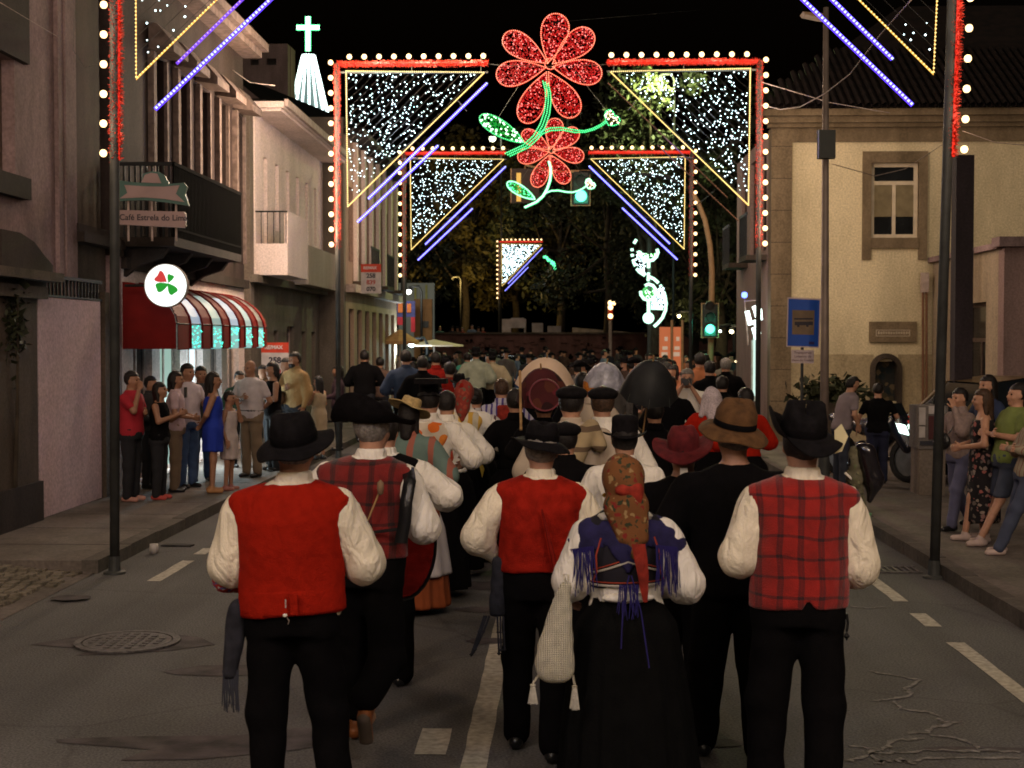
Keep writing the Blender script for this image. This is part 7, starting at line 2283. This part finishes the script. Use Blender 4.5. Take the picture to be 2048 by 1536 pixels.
def parasol(px, py, Y, r, hgt, label, m, tilt=(0, 0), pole=None, ribs=8, scallop=.03, stick_to=None, trim=None):
    c = P(px, py, Y)
    t = thing('parasol', label, 'parasol', c)
    t.rotation_euler = (tilt[0], tilt[1], 0)
    b = MB(); N = ribs * 4; vs = []; K = 7
    for k in range(K + 1):
        a = (k / K) * 1.15
        for j in range(N):
            th = 2 * PI * j / N
            rr = r * math.sin(a) / math.sin(1.15) * (1 - scallop * (k / K) * abs(math.sin(th * ribs / 2)))
            z = -hgt * (1 - math.cos(a)) / (1 - math.cos(1.15)) + scallop * .5 * (k / K) ** 2 * abs(math.sin(th * ribs / 2)) * r
            vs.append((rr * math.cos(th), rr * math.sin(th), z))
    fs = [(k * N + j, k * N + (j + 1) % N, (k + 1) * N + (j + 1) % N, (k + 1) * N + j) for k in range(K) for j in range(N)]
    b.add(vs, fs, m); b.build('canopy', t, smooth=True)
    for j in range(ribs):
        th = 2 * PI * j / ribs; pts = []
        for k in range(K + 1):
            a = (k / K) * 1.15; rr = r * math.sin(a) / math.sin(1.15); z = -hgt * (1 - math.cos(a)) / (1 - math.cos(1.15))
            pts.append((rr * math.cos(th), rr * math.sin(th), z - .008))
        b = MB(); b.tube(pts, .003, STEEL, 4); b.build('rib', t)
    b = MB(); b.tube([(0, 0, .05), (0, 0, -hgt - (pole or .55))], .007, WOOD, 6); b.build('shaft', t)
    return t
MAROON = floral('maroon_cloth', (.055, .008, .010), [(.11, .012, .02), (.08, .02, .012), (.02, .004, .005)], 9, .42)
parasol(1094, 716, 14.0, .30, .28, 'cream parasol held highest, behind the maroon one', mat('cream_silk', (.62, .46, .33), .8, .06, 5), (R(12), R(4)))
parasol(1082, 738, 12.0, .235, .27, 'dark maroon patterned parasol in front of the cream one', MAROON, (R(22), R(-4)))
dm = thing('maroon_tambourine', 'round maroon patterned disc with a ring, held low in front of the maroon parasol', 'tambourine', P(1090, 790, 11.7))
b = MB(); b.lathe([(.001, -.01), (.125, -.01)], (0, 0, 0), MAROON, 28, 'Y'); b.build('skin', dm)
b = MB(); b.lathe([(.122, -.02), (.135, -.02), (.135, .04), (.122, .04), (.122, -.02)], (0, 0, 0), mat('ring_maroon', (.14, .02, .03), .6), 28, 'Y'); b.build('ring', dm)
b = MB(); b.tube([P(1040, 742, 11.9), P(1042, 860, 11.6)], .012, WOOD, 6); tag(b.build('wooden_staff'), 'thin upright wooden staff left of the maroon parasol', 'staff')
parasol(1214, 727, 13.2, .20, .20, 'crumpled silver parasol between the cream and the black ones', mat('silver_cloth', (.34, .34, .40), .35, .3, 14, .8, 25, spec=.6), (R(24), R(6)), scallop=.14)
parasol(1306, 722, 11.6, .245, .31, 'large black umbrella held over the right half of the procession', mat('black_umbrella', (.010, .011, .012), .6, .3, 8), (R(24), R(6)), scallop=.06)
simple(1184, 14.6, 752, 'person with an orange headscarf beside the silver parasol', 'woman', fem=True, top=BEIGE, hair_=mat('orange_scarf', (.45, .15, .02), .8, .25, 40), h=.03, kind='skirt')
simple(1310, 12.4, 800, 'person in black beneath the black umbrella', 'woman', fem=True, top=BLACK, kind='skirt', h=.03)
p = simple(1424, 15.3, 775, 'woman under a long white lace veil and red shawl', 'woman', fem=True, top=REDV, bottom=BLACK, kind='skirt', hair_=None, h=.022, w=1.1)
headscarf(p, mat('lace_veil', (.52, .44, .46), .9, .2, 60, .8, 120), tail=.20, veil=True, width=.12)
p = simple(1492, 14.6, 776, 'dark haired person in a red shawl right of the white veil', 'woman', fem=True, top=REDV, kind='skirt', h=.024, w=1.05, rz=R(20))
p = simple(1375, 18.5, 737, 'photographer in white T-shirt and jeans shorts holding a camera up to his face', 'man', rz=R(172), top=WHITE, bottom=mat('denim', (.09, .13, .20), .9, .15, 10), kind='shorts', sleeve='short', arms=('camera', 'camera'), hair_=HAIR_G, h=.02, face=True, hairlow=-.02)
b = MB(); b.box(-.07, .07, .19, .26, 1.52, 1.61, LEATHER); b.lathe([(.04, .26), (.042, .34), (.001, .34)], (0, 0, 1.565), LEATHER, 14, 'Y'); b.build('camera_body', p.root)

# folk dancers on the left file
ORS = stripes('orange_stripe', (.62, .56, .48), (.62, .14, .03), .13, .30)
YLS = stripes('yellow_stripe', (.56, .50, .38), (.55, .33, .06), .09, .45)
BKS = stripes('black_stripe', (.50, .46, .46), (.08, .03, .04), .07, .3)
BLS = stripes('blue_stripe', (.45, .42, .50), (.07, .05, .20), .06, .4)
TEAL = stripes('teal_shawl', (.12, .18, .16), (.30, .10, .07), .15, .3)
ORS2 = floral('orange_brush', (.60, .52, .42), [(.70, .15, .02), (.66, .20, .03), (.58, .12, .03)], 11, .50)
GD = 'folk costume dancers in the left file'
d1 = simple(818, 10.9, 800, 'woman with a straw hat, teal shawl and rust skirt under a white apron', 'woman', fem=True, top=TEAL, bottom=mat('rust_skirt', (.20, .045, .012), .9, .2, 6), kind='skirt', hair_=HAIR_K, hairlen=.1, group=GD, h=.02, rz=R(-14), w=1.1, hem=.06, flare=.16, puff=.02)
hat(d1, STRAW, brim=.185, crown=.085, cr=.085, tilt=(R(-24), R(16)), curl=.0, back=-.02, pinch=0, seed=3, lift=.06, taper=.9)
ap = d1.field([-.1, -.5, .30], [.40, .3, 1.05], .018); ap.loft([(.32, .35, .33), (.7, .29, .27), (1.0, .19, .17)], .01, folds=lambda th, z: .03 * np.sin(9 * th)); ap.clip(-(ap.X - .03)); d1.finish(ap, 'apron', mat('apron_white', (.42, .38, .38), .9, .1, 6))
specs = [(858, 11.6, 772, WHITE, HAIR_K, 'woman in a white blouse with a blazing orange striped kerchief, behind the straw hat', .08, .16, True),
         (893, 12.6, 782, WHITE, HAIR_K, 'woman in a white blouse with thin red straps and rolled sleeve', .08, .16, False),
         (928, 13.6, 762, WHITE, REDD, 'woman with a pale yellow kerchief and hanging yellow ribbon', .08, .16, False),
         (950, 14.6, 776, BKS, HAIR_K, 'woman in a white blouse laced with dark stripes', .08, .15, False),
         (868, 14.8, 765, WHITE, HAIR_K, 'woman in plain white hidden behind the orange kerchief', .1, .15, True),
         (1003, 15.8, 758, BLS, HAIR_B, 'brown haired woman with a blue and red shawl', .08, .15, False)]
for i, (px, Y, yt, m, hr, lab, hem, fl, hatted) in enumerate(specs):
    p = simple(px, Y, yt, lab, 'woman', fem=True, top=m, kind='skirt', hair_=hr, hairlen=0, group=GD, h=.022, rz=R(-10 + i * 3), w=1.12, hem=hem, flare=fl, puff=.022, arms=('front', ((.36, .02, 1.16), (.24, .2, 1.1))), bun=(i == 3))
    if hatted: hat(p, FELT, brim=.10, crown=.11, cr=.085, curl=0, pinch=0, seed=i, taper=1.0)
    if i < 3:
        f = p.field([-.28, -.26, 1.0], [.28, .2, 1.5], .02); f.loft([(z, rx + .034, ry + .036) for z, rx, ry in p.prof if 1.0 < z < 1.46], .02); f.clip(np.abs(f.X - .03) - (f.Z - .98) * .42); f.clip(f.Y + .03); f.wrinkle(.006, 40, i)
        p.finish(f, 'back_kerchief', (ORS2, stripes('red_stripe', (.62, .56, .48), (.40, .05, .02), .16, .2), YLS)[i])
    if i == 2:
        headscarf(p, floral('red_kerchief', (.22, .03, .02), [(.12, .09, .06), (.28, .05, .03)], 25, .4), tail=.15)
        b = MB(); b.prism([(.10, -.2, 1.08), (.16, -.2, 1.04), (.22, -.2, .88), (.20, -.2, .80), (.17, -.2, .92)], (0, .006, 0), mat('yellow_ribbon', (.55, .38, .06), .7)); b.build('ribbon', p.root)
    if i == 5:
        f = p.field([-.28, -.24, 1.05], [.28, .2, 1.5], .02); f.loft([(z, rx + .03, ry + .03) for z, rx, ry in p.prof if 1.05 < z < 1.46], .02); f.clip(np.abs(f.X - .03) - .09); f.clip(f.Y + .02); p.finish(f, 'red_scarf', mat('scarf_red', (.30, .03, .015), .85, .2, 20))
b = MB(); c = P(855, 762, 11.4); b.box(c.x - .10, c.x + .16, 11.3, 11.5, c.z - .02, c.z + .02, FELT); tag(b.build('flat_tray'), 'thin dark flat tray carried above the orange kerchief', 'tray')

# ---------------------------------------------------------------- people on the left pavement
ZL = .115
GS = 'spectators on the left pavement'
DENIM = mat('denim_blue', (.05, .09, .19), .9, .15, 10); KHAKI = mat('khaki', (.20, .14, .09), .9, .1, 8); DKT = mat('dark_trousers', (.014, .014, .017), .9)
sp = [
 dict(px=262, Y=17.3, ytop=742, label='man in a red polo shirt with folded arms, leftmost of the spectators by the cafe', rz=R(-100), top=mat('polo_red', (.36, .018, .03), .9, .08, 8), bottom=DKT, sleeve='short', arms=('cross', 'face'), w=1.1, shoe=mat('shoe_pink', (.4, .2, .16), .7)),
 dict(px=318, Y=17.5, ytop=764, label='woman in a black sleeveless top looking down at her phone, beside the red polo', cat='woman', fem=True, rz=R(-95), top=BLACK, bottom=DKT, sleeve='none', arms=('phone', 'phone'), hairlen=.12, shoe=mat('shoe_red', (.4, .06, .05), .7), w=1.1, nod=R(12)),
 dict(px=350, Y=18.4, ytop=742, label='woman in a pale pink top, half hidden behind the phone user', cat='woman', fem=True, rz=R(-80), top=mat('pink_top', (.5, .36, .38), .9), bottom=KHAKI, sleeve='short', hairlen=.08),
 dict(px=374, Y=18.9, ytop=727, label='tall man in a white T-shirt carrying a dark shoulder bag', rz=R(-120), top=mat('tee_white', (.55, .47, .50), .9), bottom=DENIM, sleeve='short', arms=('phone', 'down'), w=1.1),
 dict(px=401, Y=19.8, ytop=732, label='man in dark clothes behind the blue dress', rz=R(-150), top=mat('grey_tee', (.05, .05, .05), .9), bottom=DENIM, sleeve='short', arms=('down', 'down')),
 dict(px=425, Y=18.3, ytop=744, label='woman in a royal blue dress with long dark hair', cat='woman', fem=True, rz=R(-75), top=mat('dress_blue', (.012, .035, .34), .8, .1, 6, .3, 60), kind='dress', sleeve='none', hairlen=.16, hem=.60, flare=.0, shoe=mat('sandal', (.35, .17, .07), .5), arms=('down', 'back'), w=1.08),
 dict(px=457, Y=18.6, ytop=782, label='girl in a white dress right beside the blue dress', cat='girl', fem=True, rz=R(-100), top=mat('dress_white', (.48, .40, .38), .9), kind='dress', sleeve='none', hem=.55, flare=.0, shoe=mat('sandal2', (.3, .12, .1), .5), arms=('face', 'down')),
 dict(px=501, Y=20.4, ytop=720, label='bald man with glasses in a white polo and khaki trousers', rz=R(150), top=mat('polo_white', (.50, .44, .45), .9), bottom=KHAKI, sleeve='short', arms=('back', 'cross'), w=1.16, hair_=None, face=True),
 dict(px=545, Y=21.4, ytop=724, label='curly dark haired woman in a black top between the bald man and the bearded man', cat='woman', fem=True, rz=R(120), top=BLACK, bottom=DKT, sleeve='none', hairlen=.05, arms=('cross', 'cross')),
 dict(px=590, Y=22.6, ytop=704, label='bearded man in a mustard yellow shirt', rz=R(140), top=mat('shirt_mustard', (.32, .20, .085), .9, folds=.6), bottom=DKT, sleeve='long', arms=('down', 'cross'), w=1.1, face=True),
 dict(px=637, Y=23.4, ytop=752, label='girl with a long dark ponytail in a pale dress, right of the bearded man', cat='girl', fem=True, rz=R(60), top=mat('dress_sand', (.36, .28, .18), .9), kind='dress', sleeve='short', hem=.5, flare=.0, hairlen=.18, arms=('phone', 'cross')),
 dict(px=300, Y=18.8, ytop=752, label='man in a dark jacket standing in the shop doorway between red polo and phone user', rz=R(-110), top=mat('jacket_dark', (.03, .028, .03), .9), bottom=DKT, h=.026, face=False),
 dict(px=478, Y=22.0, ytop=742, label='person in a dark green top behind the white dress girl', rz=R(-140), top=mat('top_dark_green', (.02, .05, .03), .9), bottom=DKT, h=.026, face=False),
 dict(px=526, Y=22.6, ytop=730, label='man in a brown shirt just right of the bald man', rz=R(170), top=mat('shirt_brown', (.12, .07, .04), .9), bottom=DKT, h=.026, face=False),
 dict(px=572, Y=23.8, ytop=716, label='man in a black shirt behind the bearded man', rz=R(150), top=BLACK, bottom=DKT, h=.026, face=False),
 dict(px=676, Y=25.4, ytop=730, label='woman in dark clothes by the second arch pole', cat='woman', fem=True, rz=R(100), top=mat('dark_plum', (.04, .02, .03), .9), bottom=DKT, h=.026, face=False, hairlen=.1),
 dict(px=729, Y=27.5, ytop=700, label='man in black seen from behind against the pale doorway', rz=R(0), top=BLACK, bottom=DKT, h=.03, w=1.15),
 dict(px=760, Y=28.3, ytop=714, label='shorter person in brown right of the man in black', rz=R(0), top=mat('brown_top', (.12, .07, .05), .9), bottom=DKT, h=.03)]
pp = []
for s_ in sp:
    d = dict(h=.020, group=GS, z0=ZL, legs=('stand', 'stand'), face=True, skin=SKIN_D); d.update(s_)
    pp.append(simple(**d))
p = pp[7]
b = MB()
for sx in (-1, 1): b.lathe([(.018, 0), (.020, .002), (.018, .004)], p.warp(p.hp(sx * .031, .104, .006)), LEATHER, 12, 'Y')
stuff(b.build('glasses', p.root))
f = p.field(p.hc - .15, p.hc + .15, .014); f.ell(p.hp(0, -.02, -.01), (.083, .098, .075), .01); f.clip(f.Z - p.hc[2] - .03); f.clip(f.Y - p.hc[1] - .02); p.finish(f, 'grey_fringe_hair', HAIR_G)
b = MB(); bl_ = p.field([-.26, -.2, .95], [.26, .2, 1.05], .02); bl_.loft([(.9, .2 * 1.1, .16), (1.05, .195 * 1.1, .155)], .01); bl_.clip(np.abs(bl_.Z - 1.0) - .02); p.finish(bl_, 'belt', LEATHER)
p = pp[9]; f = p.field(p.hc - .15, p.hc + .15, .012); f.ell(p.hp(0, .045, -.075), (.058, .055, .052), .02); f.clip(f.Z - p.hc[2] + .035); p.finish(f, 'beard', HAIR_K)
p = pp[1]; b = MB(); b.box(-.035, .035, .33, .345, 1.27, 1.40, LEATHER); b.build('phone', p.root)
p = pp[3]; f = p.field([-.3, -.28, 1.0], [.3, .0, 1.45], .018); f.ell((.02, -.16, 1.2), (.13, .08, .17), .03); p.finish(f, 'shoulder_bag', LEATHER)

# ---------------------------------------------------------------- people on the right pavement
GR_ = 'people on the right pavement'
FLOR = floral('floral_dress', (.012, .010, .012), [(.22, .12, .11), (.30, .10, .09), (.12, .10, .09), (.25, .2, .17)], 20, .40)
sp = [
 dict(px=1684, Y=19.6, ytop=750, label='man in a grey T-shirt and jeans leaning forward beside the lamp mast', rz=R(-75), top=mat('grey_shirt', (.20, .16, .17), .9, .08, 8), bottom=mat('jeans_dark', (.025, .03, .045), .9), sleeve='short', arms=(((.26, .04, 1.14), (.20, .18, .95)), ((.28, .02, 1.14), (.22, .16, .95))), lean=R(14), w=1.15, shoe=BROWNL),
 dict(px=1757, Y=19.8, ytop=766, label='woman in a black T-shirt with short curly hair, seen from behind by the shrine', cat='woman', fem=True, rz=R(-15), top=BLACK, bottom=mat('jeans_navy', (.012, .014, .035), .9), sleeve='short', w=1.18, arms=(((.30, .0, 1.14), (.33, .06, .94)), ((.30, .05, 1.16), (.30, .2, 1.05)))),
 dict(px=1922, Y=15.0, ytop=776, label='short haired woman in a grey cardigan clutching a black bag', cat='woman', fem=True, rz=R(115), top=mat('cardigan', (.26, .19, .17), .9, .12, 30), bottom=mat('jeans_light', (.12, .12, .20), .9), arms=('face', 'front'), hair_=HAIR_K, hairlow=-.03, legs=('fore', 'aft')),
 dict(px=1978, Y=15.6, ytop=750, label='dark haired woman with glasses standing behind the floral dress', cat='woman', fem=True, rz=R(110), top=mat('dark_blue_top', (.02, .03, .07), .9), bottom=DKT, hairlen=.16),
 dict(px=1968, Y=14.2, ytop=778, label='woman in a long black floral dress with light brown hair', cat='woman', fem=True, rz=R(80), top=FLOR, kind='dress', hem=.22, hair_=HAIR_B, hairlen=.16, sleeve='short', arms=('front', 'front'), w=1.15, flare=.05, shoe=mat('trainer', (.42, .32, .29), .7), legs=('fore', 'stand')),
 dict(px=2016, Y=13.9, ytop=764, label='man in a green T-shirt with folded arms at the right edge', rz=R(100), top=mat('tee_green', (.16, .20, .055), .9, .1, 8), bottom=mat('shorts_denim', (.05, .06, .09), .9), kind='shorts', sleeve='short', arms=('cross', 'cross'), hair_=HAIR_K, w=1.15, lean=R(-10), shoe=mat('trainer', (.42, .32, .29), .7), legs=(((.10, .12, .50), (.10, .34, .085)), ((.10, .05, .5), (.11, .20, .085)))),
 dict(px=2058, Y=13.3, ytop=800, label='person in a striped beige top and jeans cut off by the right edge', cat='woman', fem=True, rz=R(95), top=stripes('beige_stripe', (.28, .24, .17), (.20, .08, .06), .05, .2), bottom=mat('jeans_mid', (.05, .06, .10), .9), arms=('cross', 'cross'), lean=R(-8), shoe=mat('trainer', (.42, .32, .29), .7), legs=(((.10, .16, .52), (.10, .36, .085)), ((.10, .1, .5), (.11, .26, .085))))]
rr = []
for s_ in sp:
    d = dict(h=.019, group=GR_, z0=ZL, legs=('stand', 'stand'), face=True, skin=SKIN); d.update(s_)
    rr.append(simple(**d))
p = rr[2]; f = p.field([-.3, .05, .9], [.3, .5, 1.3], .016); f.ell((.0, .27, 1.10), (.13, .06, .11), .03); f.cone((-.08, .24, 1.2), (-.12, .12, 1.4), .012, .012, .01); p.finish(f, 'black_bag', LEATHER)

# ---------------------------------------------------------------- far crowd, individual people from a few prototypes
CR = []
cols = [('pale shirt', (.26, .23, .18), DKT), ('red top', (.22, .03, .02), DKT), ('dark jacket', (.02, .02, .025), DKT), ('teal shirt', (.03, .11, .09), DKT), ('grey shirt', (.08, .07, .065), KHAKI), ('orange top', (.34, .12, .05), DKT), ('brown coat', (.05, .028, .02), DKT), ('light blue shirt', (.10, .13, .18), DENIM)]
protos = []
for i, (nm, c_, bt) in enumerate(cols):
    fem = i in (1, 5, 6)
    p = Body('c', 'distant spectator in a %s in the far crowd' % nm, 'person', (0, 0, 0), 0, H=1.68 - .04 * fem, w=1.08, fem=fem, h=.034, arms=('down', 'front') if i % 2 else ('down', 'down'), group='far crowd filling the square')
    p.body(); p.shirt(mat('crowd_' + nm.replace(' ', '_'), c_, .9), bottom=.85, collar=False); p.trousers(bt); p.hair(HAIR_K if i % 3 else HAIR_B, long_=.08 if fem else 0)
    if i in (2, 4, 6): hat(p, FELT, brim=.16, crown=.11, cr=.09, seed=i)
    protos.append(p.root)
rs = random.Random(11)
used = set(); nth = {}
spots = []
def crowd(n, x0, x1, Y0, Y1, seed, pick=None):
    r_ = random.Random(seed)
    for _ in range(n):
        Y = r_.uniform(Y0, Y1); px = r_.uniform(x0, x1)
        spots.append((px, Y, r_.choice(pick) if pick else r_.randrange(8), r_.choice((0, 0, 180, 90, -90, 150)) + r_.uniform(-20, 20)))
crowd(12, 790, 905, 29, 40, 1, (1, 2, 2, 6, 4, 2)); crowd(22, 800, 1000, 38, 62, 2, (2, 6, 2, 1, 4)); crowd(30, 1000, 1290, 40, 70, 3, (2, 6, 4, 2, 7, 2)); crowd(22, 1290, 1420, 34, 56, 4, (5, 5, 1, 6, 2, 5)); crowd(14, 1395, 1490, 30, 44, 5, (2, 6, 2, 0)); crowd(14, 1130, 1300, 22, 34, 6, (6, 2, 4, 2)); crowd(10, 1300, 1380, 24, 34, 7, (5, 1, 6))
places = {0: 'before the stone wall', 1: 'near the far houses', 2: 'under the green ornament', 3: 'beside the traffic mast'}
for (px, Y, k_, a) in spots:
    src = protos[k_]
    zone = 'by the far left houses' if px < 905 else 'before the middle of the stone wall' if px < 1150 else 'behind the silver and black parasols' if px < 1300 else 'below the orange posters' if px < 1395 else 'beside the corner house'
    nth[(k_, zone)] = nth.get((k_, zone), 0) + 1
    lab = 'distant spectator in %s %s' % (cols[k_][0], zone)
    loc = (P(px, 680, Y).x, Y, 0)
    s_ = rs.uniform(.94, 1.06)
    if k_ not in used:
        used.add(k_); o = src; o.location = loc; o.rotation_euler = (0, 0, R(a)); o['label'] = lab
    else:
        o = dup(src, loc, R(a), lab)
    o.scale = (s_, s_, s_)
# the two white shirted men, backs to us, in the middle distance
for (px, Y, yt, lab, m) in ((952, 33.0, 692, 'man in pale green shirt and broad black hat, left of the pair far ahead', mat('shirt_palegreen', (.30, .32, .24), .9)), (985, 33.5, 700, 'man in a cream shirt and black trousers, right of the pair far ahead', mat('shirt_cream', (.38, .31, .20), .9))):
    p = simple(px, Y, yt, lab, top=m, bottom=BLACK, h=.03, w=1.15, puff=.05, hatk='felt', hatH=.06)
p = simple(935, 34.2, 705, 'person in a teal shirt beside the pale hatted man', top=mat('shirt_teal', (.05, .26, .19), .9), h=.03)
# people on the terrace behind the wall
for i, (px, k_) in enumerate(((915, 6), (925, 1), (944, 7), (957, 4), (966, 1), (905, 2), (880, 3))):
    o = dup(protos[k_], (P(px, 680, 82).x, 82, 1.2), R(180), 'onlooker in a %s standing behind the stone wall' % cols[k_][0]); o['group'] = 'onlookers behind the stone wall'
# one more rank of marchers between the dancers and the crowd
GM = 'marchers further along the procession'
r2 = random.Random(5)
for i, (px, Y, yt, m, lab, fem) in enumerate(((812, 24, 700, 'p', 'man in a blue check shirt near the far left kerb', False), (845, 23, 712, 'd', 'man in dark clothes left of the file', False), (872, 26, 704, 'r', 'woman with a red top in the far left file', True), (900, 21, 724, 'r', 'woman in a red shawl ahead of the dancers', True), (918, 19, 745, 'k', 'man in a black hat just ahead of the dancers', False),
        (1060, 19, 735, 'd', 'dark haired marcher left of the cream parasol', False), (1165, 17, 745, 'd', 'dark marcher behind the beret', False), (1340, 17.5, 752, 'd', 'dark marcher right of the umbrella', False), (1420, 22, 722, 'k', 'man in a black coat near the corner house', False), (1452, 24, 716, 'k', 'grey haired man in black by the shop corner', False), (1400, 24, 706, 'o', 'person in an orange top below the posters', False), (1445, 18.5, 752, 'k', 'person in a dark jacket behind the veil', False))):
    m_ = {'p': mat('check_blue', (.025, .04, .08), .9), 'd': BLACK, 'r': REDD, 'k': BLACK, 'o': mat('orange_top', (.4, .14, .06), .9)}[m]
    simple(px, Y, yt, lab, 'woman' if fem else 'man', fem=fem, top=m_, bottom=BLACK, kind='skirt' if fem else 'trousers', h=.03, group=GM, hatk='felt' if m == 'k' and i == 4 else None, hatH=.05 if i == 4 else 0, rz=R(r2.uniform(-20, 20)), hair_=HAIR_G if 'grey' in lab else HAIR_K)
